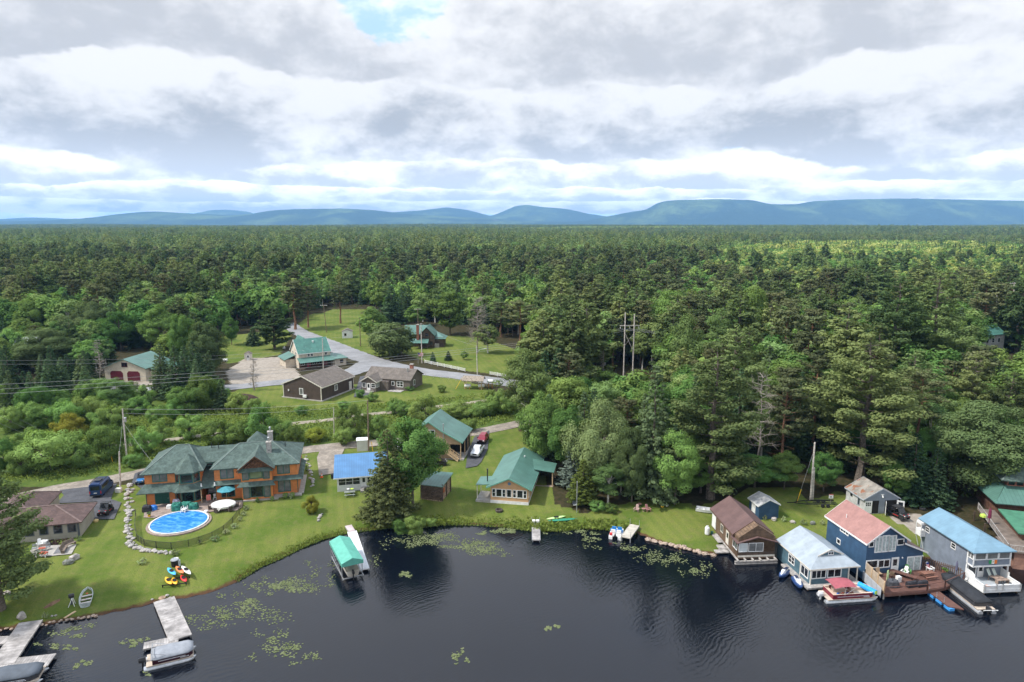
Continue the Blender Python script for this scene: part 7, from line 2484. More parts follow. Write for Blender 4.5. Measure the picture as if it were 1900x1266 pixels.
for u, v, m_, l in ((1045, 785, REDB, 'terracotta pot with a green plant by the white covered table'), (285, 850, YEL, 'yellow pot at the near corner of the patio')):
    x, y, z = gat(*R1(u, v))
    t = thing('flower_pot', l, 'pot', (x, y, z + .1))
    MB().lathe([(.18, 0), (.26, .38), (.22, .38), (.2, .3), (.01, .3)], 10).build('pot', m_, t)
    link('plant', proto('bush', 0, 1)[1], t, (0, 0, .25)).scale = (.14, .14, .16)

# ---------------------------------------------------------------- other garden things
def picnic_table(px, py, rz, m, label, z=None, pos=None):
    x, y, z_ = pos or gat(px, py)
    t = thing('picnic_table', label, 'table', (x, y, z_ if z is None else z), rz)
    MB().box(-.95, -.38, .70, .95, .38, .76).build('tabletop', m, t)
    for s in (-1, 1):
        MB().box(-.95, s * .75 - .14, .42, .95, s * .75 + .14, .47).build('bench', m, t)
        mb = MB().bar((s * .7, -.72, 0), (s * .7, -.2, .7), .08, .05).bar((s * .7, .72, 0), (s * .7, .2, .7), .08, .05).box(s * .7 - .03, -.78, .36, s * .7 + .03, .78, .42)
        mb.build('leg', m, t)
    return t


def adirondack(px, py, rz, m, label, pos=None, group=None):
    x, y, z = pos or gat(px, py)
    t = thing('lawn_chair', label, 'chair', (x, y, z), rz, group)
    MB().prism([(-.3, -.35, .36), (.3, -.35, .36), (.3, .3, .22), (-.3, .3, .22)], (0, 0, .05)).build('seat', m, t)
    MB().prism([(-.28, .22, .25), (.28, .22, .25), (.22, .55, 1.0), (0, .58, 1.08), (-.22, .55, 1.0)], (0, .05, .01)).build('backrest', m, t)
    for s in (-1, 1):
        MB().box(s * .38 - .08, -.42, .52, s * .38 + .08, .36, .56).build('armrest', m, t)
        MB().box(s * .36 - .03, -.38, 0, s * .36 + .03, -.28, .52).build('leg', m, t)
        MB().box(s * .36 - .03, .2, 0, s * .36 + .03, .28, .52).build('leg', m, t)
    return t


picnic_table(649, 920, R(12), mat('green_grey_lumber', (.20, .22, .19), .85, .15, 2.), 'weathered picnic table in front of the white cabin')
x, y, z = gat(648, 916)
tag(MB().lathe([(.02, 0), (.3, .02), (.34, .14), (.02, .18)], 8).build('beach_toy', mat('lime_plastic', (.45, .60, .10), .5, .1, 2.), None, (x + .5, y + .1, z + .77)), 'lime green float lying on the weathered picnic table', 'float')
tag(MB().lathe([(.02, 0), (.28, .02), (.28, .10), (.02, .14)], 8).build('beach_toy', WHITE, None, (x - .2, y + .1, z + .77)), 'white float lying on the weathered picnic table', 'float')
tag(MB().box(-.35, -.35, 0, .35, .35, .9).lathe([(.36, .9), (.1, 1.02)], 8).build('barbecue', BLACKM, None, gat(680, 914)), 'black barbecue beside the cabin steps', 'barbecue')
tag(MB().lathe([(.3, 0), (.34, .9), (.36, .92), (.3, .98), (.05, 1.02)], 10).build('rubbish_bin', BLACKM, None, gat(617, 888)), 'black bin at the corner of the white cabin', 'bin')
x, y, z = gat(671, 838)
t = thing('box_shed', 'white metal box shed beside the brown utility pole', 'shed', (x - 1., y, z), R(10))
MB().box(0, 0, -.2, 2.3, 2.0, 2.3).build('wall', mat('off_white_panel', (.60, .585, .54), .6, .05, 1., stripe=('X', .4, .15, .05)), t)
MB().prism([(-.1, -.1, 2.3), (-.1, 2.1, 2.3), (-.1, 2.1, 2.45), (-.1, 1, 2.6), (-.1, -.1, 2.45)], (2.5, 0, 0)).build('roof', WHITE, t)
x, y, z = gat(597, 887)
t = thing('traffic_cone', 'orange cone with a white band on the gravel lane end', 'cone', (x, y, z + .12))
MB().box(-.25, -.25, 0, .25, .25, .05).build('base', mat('cone_orange', (.75, .13, .03), .6, .05, 2.), t)
MB().lathe([(.2, .05), (.04, .8)], 10).build('body', mat('cone_orange', (.75, .13, .03)), t)
MB().lathe([(.155, .32), (.1, .58), (.01, .58)], 10).build('band', WHITE, t)
adirondack(1181, 949, R(-25), mat('weathered_pink', (.36, .25, .22), .8, .15, 2.), 'weathered lawn chair turned sideways by the little round table')
adirondack(1202, 949, R(20), mat('dusky_pink_paint', (.34, .17, .16), .7, .1, 2.), 'dusky pink lawn chair facing the lake')
for px, py, l in ((1187, 940, 'small round table behind the two lawn chairs'), (1194, 949, 'tiny side table between the two lawn chairs')):
    x, y, z = gat(px, py)
    t = thing('side_table', l, 'table', (x, y, z))
    MB().lathe([(.02, .48), (.33, .48), (.33, .52), (.02, .53)], 12).build('tabletop', mat('dusky_pink_paint', (.34, .17, .16)), t)
    MB().lathe([(.2, 0), (.05, .06), (.05, .48)], 8).build('leg', POLED, t)
x, y, z = gat(926, 949)
tag(MB().lathe([(.62, 0), (.66, .35), (.5, .38), (.45, .05), (.02, .02)], 12).build('fire_ring', mat('burnt_stone', (.075, .06, .05), .95, .3, 4.), None, (x, y, z)), 'dark stone fire ring on the lawn below the peach cottage', 'fire ring')
x, y, z = gat(1712, 946)
tag(MB().lathe([(.35, 0), (.55, .1), (.55, .3), (.35, .4), (.3, .2)], 12).build('old_tyre', TYRE, None, (x, y, z)), 'old black tyre on the bare dirt yard', 'tyre')
x, y, z = gat(325, 1050)
t = thing('compost_bin', 'black bin with a pale rim on the lawn above the kayaks', 'bin', (x, y, z))
MB().lathe([(.5, 0), (.54, .95), (.45, .98), (.42, .6), (.02, .6)], 12).build('body', DARK, t)
MB().lathe([(.54, .9), (.6, .95), (.55, 1.04), (.47, 1.0)], 12).build('rim', STEEL, t)
MB().box(.5, -.1, 0, .75, .1, .9).build('liner', mat('pale_plastic', (.5, .53, .55), .5, .1, 2.), t)
x, y, z = gat(1312, 992)
t = thing('propane_tank', 'upright white propane tank beside the log boathouse', 'tank', (x, y, z))
MB().lathe([(.05, 0), (.36, .08), (.38, .2), (.38, 1.1), (.3, 1.28), (.1, 1.34), (.1, 1.5)], 12).build('body', WHITE, t)
MB().lathe([(.18, 1.3), (.18, 1.5), (.12, 1.5)], 8).build('collar', WHITE, t)
x, y, z = gat(1321, 992)
tag(MB().lathe([(.2, 0), (.24, .5), (.02, .55)], 8).build('bucket', GTRIM, None, (x, y, z)), 'green bucket beside the white propane tank', 'bucket')
for px, py, m_, l in ((1229, 942, YEL, 'yellow bowl on the grass left of the white skiff'), (1237, 940, WHITE, 'white jug on the grass left of the white skiff')):
    tag(MB().lathe([(.12, 0), (.3, .22), (.3, .34), (.1, .38), (.02, .36)], 9).build('garden_pot', m_, None, gat(px, py)), l, 'pot')
x, y, z = gat(1541, 935)
t = thing('notice_board', 'small white sign with a red top edge beside the boat trailer', 'sign', (x, y, z))
MB().box(-.04, 0, 0, .04, .06, 1.6).build('post', POLEW, t)
s = MB().box(-.38, -.04, 1.0, .38, 0, 1.75).build('panel', WHITE, t)
MB().box(-.38, -.06, 1.66, .38, -.041, 1.76).build('red_strip', mat('sign_red', (.5, .03, .03), .6, .1, 2.), s)
MB().box(-.2, -.06, 1.2, .12, -.041, 1.36).build('dark_mark', DARK, s)
# boat trailer
x, y, z = gat(1505, 938)
t = thing('boat_trailer', 'long black boat trailer on the grass beneath the leaning pole', 'trailer', (x, y, z), R(-2))
mb = MB()
for s in (-1, 1):
    mb.bar((-3.0, s * .1, .5), (-1.2, s * .75, .55), .1, .12).bar((-1.2, s * .75, .55), (4.2, s * .75, .6), .1, .14)
    mb.bar((0, s * .5, .8), (4, s * .5, .85), .14, .1)
for k in range(4):
    mb.bar((-.8 + k * 1.5, -.75, .55), (-.8 + k * 1.5, .75, .55), .08, .1)
mb.bar((-4.2, 0, .5), (-3, 0, .5), .1, .12).bar((-2.6, 0, .5), (-2.4, 0, 1.5), .1, .1)
mb.build('frame', BLACKM, t)
for xx in (1.6, 2.5):
    for s in (-1, 1):
        w = MB().lathe([(.18, -.1), (.33, -.1), (.33, .1), (.18, .1)], 10)
        w.v = [(xx + b[0], s * 1.0 + b[2], .33 + b[1]) for b in w.v]
        w.build('wheel', TYRE, t)
# patio of the tan cottage
R2b = lambda u, v: (u * .2369, 860 + v * .2369)
structure(sheet('patio', [R2b(*p) for p in ((235, 690), (300, 650), (600, 640), (560, 715), (275, 742))], CONC, .12))
structure(sheet('ash_bed', [R2b(*p) for p in ((415, 718), (455, 660), (530, 655), (520, 700))], mat('grey_gravel', (.13, .13, .135), .95, .2, 3., speck=((.2, .2, .2), 6, .5)), .14))
BROWN_P = mat('weathered_brown_seat', (.20, .155, .12), .85, .2, 2., stripe=('X', .1, .5))
x, y, z = gat(*R2b(540, 668))
for k, (u, v, rz, l) in enumerate(((548, 655, 1.2, 'brown slatted bench at the end of the ash bed'), (505, 692, 1.9, 'low brown slatted bench on the near side of the ash bed'))):
    x, y, z = gat(*R2b(u, v))
    t = thing('garden_bench', l, 'bench', (x, y, z + .12), rz)
    MB().box(-.9, -.25, .38, .9, .25, .46).build('seat', BROWN_P, t)
    MB().prism([(-.9, .22, .44), (.9, .22, .44), (.9, .4, .95), (-.9, .4, .95)], (0, .05, 0)).build('backrest', BROWN_P, t)
    for s in (-1, 1):
        MB().box(s * .8 - .05, -.22, 0, s * .8 + .05, .24, .38).build('leg', BROWN_P, t)
adirondack(*R2b(312, 652), R(35), WHITE, 'white lawn chair beside the cottage wall')
x, y, z = gat(*R2b(350, 640))
tag(MB().box(-.45, -.3, 0, .45, .3, .62).build('storage_box', WHITE, None, (x, y, z + .12)), 'white box next to the white lawn chair', 'box')
for u, v, l in ((322, 693, 'left hand patio chair with a coral cushion'), (345, 690, 'patio chair with a coral cushion behind the low red table'), (375, 680, 'grey wire patio chair at the patio edge'), (270, 690, 'grey wire patio chair under the pine branches')):
    x, y, z = gat(*R2b(u, v))
    t = thing('patio_chair', l, 'chair', (x, y, z + .12), .4)
    mb = MB()
    for sx in (-1, 1):
        mb.tube([(sx * .28, -.28, 0), (sx * .28, -.25, .42), (sx * .28, .25, .40), (sx * .28, .34, .95)], .025, 5).tube([(sx * .28, .25, .4), (sx * .28, .3, 0)], .025, 5)
    mb.box(-.28, .3, .6, .28, .34, .95)
    mb.build('frame', STEEL, t)
    MB().box(-.27, -.26, .4, .27, .26, .5).build('cushion', mat('coral_cushion', (.42, .10, .06), .85, .1, 3.) if 'coral' in l else STEEL, t)
x, y, z = gat(*R2b(338, 735))
t = thing('fire_table', 'low table with a rusty red top at the patio edge', 'table', (x, y, z + .1))
MB().box(-.6, -.35, .5, .6, .35, .62).build('tabletop', mat('rusty_red', (.33, .065, .035), .7, .2, 3.), t)
for sx in (-1, 1):
    for sy in (-1, 1):
        MB().box(sx * .5 - .05, sy * .27 - .05, 0, sx * .5 + .05, sy * .27 + .05, .5).build('leg', WHITE, t)
x, y, z = gat(*R2b(930, 225))
tag(MB().box(-.5, -.35, 0, .5, .35, .75).build('meter_box', mat('off_white_panel', (.60, .585, .54)), None, (x, y, z)), 'white box at the foot of the short pole', 'box')
tag(MB().lathe([(.02, 0), (.35, .03), (.4, .3), (.2, .45), (.02, .47)], 9).build('garden_pot', mat('straw_yellow', (.55, .42, .18), .7, .1, 2.), None, gat(*R2b(752, 458))), 'straw yellow pot at the corner of the tan cottage', 'pot')
sheet('bare_patch', [(79, 1129), (96, 1117), (112, 1111), (111, 1116), (96, 1125), (84, 1130)], mat('bare_soil', (.16, .095, .055), .95, .2, 2.), .03)['kind'] = 'structure'
x, y, z = gat(129, 1142)
tag(MB().bar((-.2, -.75, .08), (.3, .75, .12), .25, .1).build('plank', WOODN, None, (x, y, z)), 'short plank lying on the bank below the metal skiff', 'plank')
# village odds and ends
x, y, z = gat(878, 722)
t = thing('tank_shelter', 'open timber shelter with a shaggy roof over white tanks', 'shelter', (x - 2.5, y, z), R(-8))
for a in (0, 5):
    for b in (0, 2.5):
        MB().box(a - .12, b - .12, -.2, a + .12, b + .12, 2.9).build('post', WOODN, t)
MB().prism([(-.7, -.8, 2.7), (-.7, 1.25, 3.8), (-.7, 3.3, 2.7), (-.7, 3.3, 2.5), (-.7, 1.25, 3.5), (-.7, -.8, 2.5)], (6.4, 0, 0)).build('roof', mat('thatch_grey', (.25, .21, .165), .95, .25, 3.), t)
for px, py, l in ((868, 722, 'white horizontal tank under the timber shelter'), (893, 722, 'second white tank at the end of the timber shelter'), (910, 720, 'white round tank on a brown stand beside the timber shelter')):
    x, y, z = gat(px, py)
    t = thing('gas_tank', l, 'tank', (x, y, z))
    c = MB().lathe([(.05, -1.0), (.45, -.85), (.55, -.6), (.55, .6), (.45, .85), (.05, 1.0)], 10)
    c.v = [(b[2], b[0], b[1] + (1.0 if px < 900 else 2.0)) for b in c.v]
    c.build('body', WHITE, t)
    MB().box(-.6, -.3, 0, -.4, .3, .6 if px < 900 else 1.5).box(.4, -.3, 0, .6, .3, .6 if px < 900 else 1.5).build('stand', mat('orange_brown_stand', (.42, .20, .06), .8, .15, 2.), t)
x, y, z = gat(845, 722)
tag(MB().tube([(x, y, z - .2), (x + 2.0, y, z + 3.4)], .06, 5).build('guy_guard', YEL), 'yellow guy guard slanting by the timber shelter', 'guy guard')
x, y, z = gat(776, 676)
t = thing('flagpole', 'small flagpole with a red white and blue flag at the roadside', 'flag', (x, y, z))
MB().tube([(0, 0, 0), (0, 0, 4.2)], .05, 6).build('pole', STEEL, t)
fm_ = MB()
for k in range(7):
    fm_.prism([(.05, 0, 2.9 + k * .17), (.9, .1, 2.75 + k * .17), (1.8, 0, 2.85 + k * .17), (1.8, 0, 3.02 + k * .17), (.9, .1, 2.92 + k * .17), (.05, 0, 3.07 + k * .17)], (0, .02, 0), k % 2)
fl = fm_.build('flag', [mat('flag_red', (.45, .02, .03), .7, .05, 2.), mat('flag_white', (.75, .75, .72))], t)
MB().prism([(.05, -.03, 3.42), (.85, .07, 3.28), (.85, .07, 3.95), (.05, -.03, 4.09)], (0, .02, 0)).build('canton', mat('flag_blue', (.02, .04, .2), .7, .05, 2.), fl)
for px, py, l, hh in ((418, 671, 'white gas tank lying at the edge of the store yard', .5), (527, 648, 'white lawn chair on the store lawn', .8)):
    x, y, z = gat(px, py)
    if hh < .6:
        c = MB().lathe([(.05, -.9), (.4, -.75), (.45, .75), (.05, .9)], 9)
        c.v = [(b[2], b[0], b[1] + .6) for b in c.v]
        tag(c.box(-.5, -.3, 0, -.3, .3, .4).box(.3, -.3, 0, .5, .3, .4).build('gas_tank', WHITE, None, (x, y, z)), l, 'tank')
    else:
        adirondack(px, py, 0, WHITE, l)
x, y, z = gat(448, 742)
tag(MB().lathe([(4.6, 0), (3.2, .9), (1.4, 1.5), (.05, 1.7)], 16).build('mulch_heap', mat('dark_mulch', (.045, .022, .016), .95, .3, 3.), None, (x, y, z - .1)), 'dark brown heap of mulch at the edge of the side road', 'heap')
MBm = mat('silver_metal_sheet', (.5, .52, .54), .4, .1, 1.)
x, y, z = gat(55, 668)
t = thing('shed', 'shed with a pale metal roof hidden among the trees', 'shed', (x - 5, y, z), R(12))
gable_x(t, 14, 8, 5.5, 7.6, .4, .4, OLDW, MBm, t=.12)
for k, (px, py) in enumerate(((1882, 760), (1752, 752))):
    x, y, z = gat(px, py)
    t = thing('caravan', ('long white caravan behind the yellow green pines', 'small white caravan glimpsed behind the forked pine')[k], 'caravan', (x, y, z), R(8))
    MB().loft([[(a, b, c) for b, c in ((-1.2, .5), (1.2, .5), (1.2, 2.6), (.9, 2.9), (-.9, 2.9), (-1.2, 2.6))] for a in ((-4.5, 4.5), (-2, 2))[k]]).build('body', WHITE, t)
    for a in (-1.5, .3):
        win(t, plane(a, -1.2), 0, 1.2, 1.5, 2.2, WHITE, 1, 1, .08)
    for a in (-1, 1):
        wheel(t, a, -1.0, .33, .25)
# ---------------------------------------------------------------- docks
def dock(label, pts, wid, z, m, group=None, pile=True, thick=.16, trim=None, name='jetty'):
    """a run of decking from p to q (points of the photograph at deck height)"""
    p, q = np.array(at(*pts[0], z)), np.array(at(*pts[1], z))
    L = np.linalg.norm(q - p)
    t = thing(name, label, 'jetty', (p[0], p[1], z), atan2(q[1] - p[1], q[0] - p[0]), group)
    MB().box(0, -wid / 2, -thick, L, wid / 2, 0).build('deck', m, t)
    mb = MB()
    for s in (-1, 1):
        mb.box(-.02, s * (wid / 2 + .03) - .03, -thick - .05, L + .02, s * (wid / 2 + .03) + .03, .012)
    mb.build('edge_board', trim or WOODG, t)
    if pile:
        n = max(1, int(L / 3))
        for i in range(n + 1):
            for s in (-1, 1):
                MB().tube([(.2 + (L - .4) * i / n, s * (wid / 2 - .1), -2.2), (.2 + (L - .4) * i / n, s * (wid / 2 - .1), -thick)], .06, 6).build('pile', STEEL, t)
    return t, L


WP = mat('weathered_jetty_planks', (.32, .30, .285), .9, .30, .6, stripe=('X', .30, .75, .14), patch=((.245, .225, .205), .5, .62))
WHP = mat('white_jetty_deck', (.66, .655, .66), .6, .06, .8, stripe=('X', .3, .2, .08))
dock('wide weathered jetty leading out to the moored grey pontoon boat', ((304, 1112), (335, 1184)), 2.4, .45, WP)
dock('short cross arm of the wide weathered jetty beside the pontoon boat', ((266, 1199), (331, 1185)), 1.3, .43, WP, trim=WOODG)
dock('long grey jetty running from the bank to the edge of the view', ((57, 1153), (2, 1234)), 2.5, .5, WP)
dock('cross jetty at the end of the long grey jetty', ((-40, 1240), (96, 1224)), 2.2, .47, WP)
dock('small side jetty joining the long grey jetty', ((-30, 1190), (22, 1187)), 1.5, .44, WP)
t, L = dock('narrow white jetty beside the green canopy', ((653, 986), (676, 1056)), 1.35, .5, WHP, trim=WHITE)
dock('pinkish gangplank between the lawn and the white jetty', ((646, 975), (653, 986)), 1.0, .55, mat('pinkish_planks', (.50, .41, .40), .8, .1, 1., stripe=('X', .2, .3)), pile=False)
for a, s in ((L - .3, 1), (L * .55, 1), (L - .3, -1)):
    MB().tube([(a, s * .75, -2), (a, s * .75, 1.2)], .045, 6).build('mooring_post', STEEL, t)
t, L = dock('narrow aluminium jetty with a white bench at its lawn end', ((994, 968), (995, 1002)), 1.25, .5, WP, trim=STEEL)
for s in (-1, 1):
    MB().box(.1, s * .32 - .25, .02, .7, s * .32 + .25, .42).build('seat', WHITE, t)
    MB().tube([(.0, s * .66, -.8), (.0, s * .66, .8)], .04, 5).build('post', STEEL, t)
t, L = dock('small beige jetty on tall posts beside the blue and white boat', ((1178, 974), (1161, 997)), 1.5, .85, mat('beige_planks', (.46, .42, .355), .85, .1, 1., stripe=('X', .3, .25)))
for a in (.1, L - .1):
    for s in (-1, 1):
        MB().tube([(a, s * .78, -2.4), (a, s * .78, .95)], .04, 5).build('mooring_post', STEEL, t)

# ---------------------------------------------------------------- boats
ALU = mat('brushed_aluminium', (.52, .53, .54), .35, .08, 2., metal=.5)


def outboard(par, x, y, m, s=1.):
    """motor hung at x,y: cowl, leg and propeller shaft; propeller end towards -x"""
    o = MB().loft([[(x + a * s, y + b * s * w, c * s + .55) for b, c in ((-.2, 0), (.2, 0), (.22, .3), (.12, .55), (-.12, .55), (-.22, .3))] for a, w in ((-.55, .55), (-.45, 1), (.1, 1), (.2, .8))]).build('outboard_motor', m, par)
    MB().box(x - .25 * s, y - .08 * s, -.5, x - .05 * s, y + .08 * s, .56).box(x - .5 * s, y - .05, -.35, x, y + .05, -.25).build('motor_leg', m, o)


def pontoon(label, p, q, col, cover=None, bimini=None, z=0., width=2.5, inside=None, motor=BLACKM):
    """pontoon boat from stern p to bow q (photo points on the water)"""
    a, b = np.array(at(*p, 0.)), np.array(at(*q, 0.))
    L = np.linalg.norm(b - a)
    t = thing('pontoon_boat', label, 'boat', (a[0], a[1], 0), atan2(b[1] - a[1], b[0] - a[0]))
    for s in (-1, 1):
        y = s * (width / 2 - .32)
        MB().tube([(.0, y, .10), (L * .84, y, .10), (L * .93, y, .22), (L, y, .42)], [.33, .33, .26, .05], 12).build('pontoon', ALU, t)
    MB().box(.25, -width / 2, .46, L * .955, width / 2, .56).build('deck', inside or mat('beige_deck', (.48, .40, .32), .8, .1, 2.), t)
    W_ = width / 2 - .03
    mb = MB()
    rail_ = [(.9, -W_), (L * .86, -W_), (L * .94, -W_ * .6), (L * .94, W_ * .6), (L * .86, W_), (.9, W_)]
    for (x0, y0), (x1, y1) in zip(rail_, rail_[1:] + rail_[:1]):
        mb.prism([(x0, y0, .58), (x1, y1, .58), (x1, y1, 1.24), (x0, y0, 1.24)], (-(y1 - y0) * .03 / max(.1, hypot(x1 - x0, y1 - y0)), (x1 - x0) * .03 / max(.1, hypot(x1 - x0, y1 - y0)), 0))
    fence = mb.build('side_panel', col, t)
    sw = MB().box(1.5, -W_ - .02, .84, L * .8, -W_ - .003, .93)
    sw.build('side_stripe', mat('pale_stripe', (.45, .45, .47), .4, .1, 3.), fence)
    lg = MB()
    for k in range(7):
        lg.prism([(L * .70 + k * .13, -W_ - .024, .70), (L * .70 + k * .13 + .07, -W_ - .024, .70), (L * .70 + k * .13 + .12, -W_ - .024, .81), (L * .70 + k * .13 + .05, -W_ - .024, .81)], (0, .016, 0))
    lg.build('hull_mark', WHITE, fence)
    outboard(t, .0, 0, motor)
    if cover:
        n = 9
        rings = []
        r = np.random.default_rng(int(L * 100))
        for i in range(n):
            u = i / (n - 1)
            x = .75 + (L * .96 - .75) * u
            hw = (W_ + .08) * (1 - .35 * max(0, (u - .85) / .15) ** 2) * (1 if u > .04 else .9)
            top = (.62 + .08 * r.normal() * .6 + .25 * sin(pi * min(1, u * 1.3)) * (u < .77)) * (.6 if i in (0, n - 1) else 1)
            rings.append([(x, -hw, 1.1), (x, -hw, 1.22), (x, -hw * .75, 1.2 + top * .35), (x, -hw * .3, 1.2 + top * .55), (x, hw * .3, 1.2 + top * .55), (x, hw * .75, 1.2 + top * .35), (x, hw, 1.22), (x, hw, 1.1)])
        MB().loft(rings).build('boat_cover', cover, t, smooth=True)
    else:
        VIN = mat('beige_vinyl', (.58, .44, .35), .5, .06, 2.)
        for nm, box in (('seat', (1.0, -W_ + .05, .56, 1.6, W_ - .05, 1.0)), ('seat', (L * .62, -W_ + .05, .56, L * .85, -W_ + .6, 1.0)), ('seat', (L * .62, W_ - .6, .56, L * .85, W_ - .05, 1.0)), ('seat', (2.0, W_ - .65, .56, L * .5, W_ - .05, 1.0))):
            s = MB().box(*box).build(nm, VIN, t)
            MB().box(box[0], box[1] if box[1] < 0 and box[4] < 0 else box[4] - .14, 1.0, box[3], box[1] + .14 if box[1] < 0 and box[4] < 0 else box[4], 1.28).build('backrest', VIN, s)
        MB().box(L * .45, -.9, .56, L * .53, -.2, 1.3).build('console', mat('brown_console', (.25, .13, .09), .5, .1, 2.), t)
        top_r = MB()
        pr_ = [(x, y, 1.26) for x, y in rail_]
        top_r.tube(pr_ + pr_[:1], .05, 6)
        top_r.build('rail', VIN, t)
    if bimini:
        bx0, bx1 = L * .14, L * .56
        rings = []
        for i in range(7):
            u = i / 6
            zc = 2.25 + .18 * sin(pi * u)
            rings.append([(bx0 + (bx1 - bx0) * u, -W_ * 1.02, zc - .12), (bx0 + (bx1 - bx0) * u, -W_ * .5, zc + .06), (bx0 + (bx1 - bx0) * u, W_ * .5, zc + .06), (bx0 + (bx1 - bx0) * u, W_ * 1.02, zc - .12), (bx0 + (bx1 - bx0) * u, W_ * .5, zc + .01), (bx0 + (bx1 - bx0) * u, -W_ * .5, zc + .01)])
        MB().loft(rings).build('bimini_top', bimini, t, smooth=False)
        mb = MB()
        for s in (-1, 1):
            mb.tube([(L * .34, s * W_, 1.1), (bx0 + .1, s * W_, 2.15)], .025, 5).tube([(L * .34, s * W_, 1.1), (bx1 - .1, s * W_, 2.15)], .025, 5).tube([(L * .34, s * W_, 1.1), (L * .36, s * W_, 2.3)], .025, 5)
        mb.build('bimini_frame', ALU, t)
    return t, L


t, L = pontoon('grey covered pontoon boat with dark maroon sides at the wide jetty', (268, 1236), (364, 1213), mat('dark_maroon_panel', (.040, .008, .016), .3, .1, 2.), cover=mat('grey_boat_cover', (.25, .265, .29), .7, .08, 1.2), width=2.5)
mb = MB()
for s in (-1, 1):
    mb.tube([(1.0, s * 1.1, 1.15), (.9, s * 1.1, 1.9), (2.2, s * 1.1, 1.5)], .03, 5)
mb.tube([(.9, -1.1, 1.9), (.9, 1.1, 1.9)], .05, 6)
mb.build('arch', STEEL, t)
pontoon('dark grey covered boat cut by the edge of the view beside the cross jetty', (-70, 1282), (86, 1256), mat('dark_panel', (.05, .05, .055), .4, .1, 2.), cover=mat('slate_boat_cover', (.090, .105, .125), .75, .08, 1.2), width=2.6)
t, L = pontoon('open maroon and white pontoon boat with a dusky red sunshade', (1524, 1112), (1620, 1106), mat('maroon_panel', (.17, .015, .03), .3, .1, 2.), bimini=mat('dusky_red_canvas', (.30, .080, .095), .8, .08, 1.5), motor=mat('white_cowl', (.62, .62, .62), .35, .05, 2.))
loc = t.matrix_basis.copy()
from mathutils import Matrix as MX, Vector as VX
for dx, dy, m_, l in ((1.9, -.7, mat('blue_vest', (.03, .15, .5), .7, .1, 3.), 'blue life vest on the open pontoon boat'), (2.5, -.7, mat('orange_vest', (.8, .13, .02), .7, .1, 3.), 'orange life vest on the open pontoon boat'), (3.2, -.75, mat('purple_vest', (.10, .05, .3), .7, .1, 3.), 'purple life vest on the open pontoon boat')):
    p = VX(t.location) + MX.Rotation(t.rotation_euler.z, 4, 'Z') @ VX((dx, dy, .57))
    c = MB().loft([[(a * w, b, zz) for a, b in ((-.3, -.08), (.3, -.08), (.3, .1), (-.3, .1))] for w, zz in ((.9, 0), (1, .25), (.6, .45), (.7, .6))]).build('life_vest', m_, None, p, .5)
    tag(c, l, 'life vest')
p = VX(t.location) + MX.Rotation(t.rotation_euler.z, 4, 'Z') @ VX((L - .9, .0, .75))
fl = thing('foam_roll', 'big blue rolled foam mat with a lime green lining on the pontoon bow', 'float', (p.x, p.y, p.z + .1), R(-62))
MB().tube([(-1.3, 0, .3), (1.2, 0, .3)], .36, 14).build('roll', mat('bright_blue_foam', (.02, .30, .72), .6, .08, 2.), fl)
MB().tube([(1.19, 0, .3), (1.25, 0, .3)], .27, 14).build('lining', mat('lime_foam', (.42, .65, .10), .6, .08, 2.), fl)
t, L = pontoon('black covered pontoon boat with its motor out, beside the floating walkway', (1832, 1140), (1752, 1077), mat('dark_panel', (.05, .05, .055)), cover=mat('black_boat_cover', (.022, .024, .028), .75, .15, 1.5), width=2.4)
MB().tube([(-.4, -.9, .7), (-.6, -.9, .9), (-.6, .9, .9), (-.4, .9, .7)], .04, 6).build('ladder_rail', WHITE, t)


def jet_ski(label, p, q, m, m2):
    a, b = np.array(at(*p, 0.2)), np.array(at(*q, 0.2))
    L = 3.1
    t = thing('jet_ski', label, 'jet ski', (a[0], a[1], .05), atan2(b[1] - a[1], b[0] - a[0]))
    prof = [(0, .48, .0, .34), (.5, .56, -.12, .4), (1.6, .56, -.14, .44), (2.3, .46, -.08, .52), (2.8, .26, .08, .52), (3.1, .05, .3, .48)]
    MB().loft([[(x, -w, (z0 + z1) / 2), (x, -w * .6, z0), (x, w * .6, z0), (x, w, (z0 + z1) / 2), (x, w * .85, z1), (x, -w * .85, z1)] for x, w, z0, z1 in prof]).build('hull', m, t)
    MB().loft([[(x, -w, .42), (x, w, .42), (x, w * .7, z1), (x, -w * .7, z1)] for x, w, z1 in ((.25, .2, .6), (.9, .24, .78), (1.35, .2, .72), (1.5, .3, .9), (1.9, .3, .95), (2.7, .12, .55))]).build('top_deck', m2, t)
    MB().loft([[(x, -w, z1 - .08), (x, w, z1 - .08), (x, w * .7, z1), (x, -w * .7, z1)] for x, w, z1 in ((.25, .2, .72), (.8, .22, .86), (1.35, .18, .8))]).build('seat', mat('dark_blue_seat', (.02, .03, .07), .5, .1, 3.), t)
    MB().tube([(1.55, -.38, 1.02), (1.7, 0, .98), (1.55, .38, 1.02)], .035, 6).build('handlebar', BLACKM, t)


SKB = paint('navy_ski_paint', (.025, .06, .17))
jet_ski('white and navy jet ski, the inner one tied to the pale roofed boathouse', (1462, 1058), (1448, 1072), SKB, paint('white_ski_paint', (.65, .67, .7)))
jet_ski('navy and white jet ski, the outer one tied to the pale roofed boathouse', (1474, 1072), (1484, 1088), SKB, paint('white_ski_paint', (.65, .67, .7)))
jet_ski('white and black jet ski between the black covered boat and the white deck', (1808, 1100), (1778, 1082), paint('white_ski_paint', (.65, .67, .7)), paint('white_ski_paint', (.65, .67, .7)))


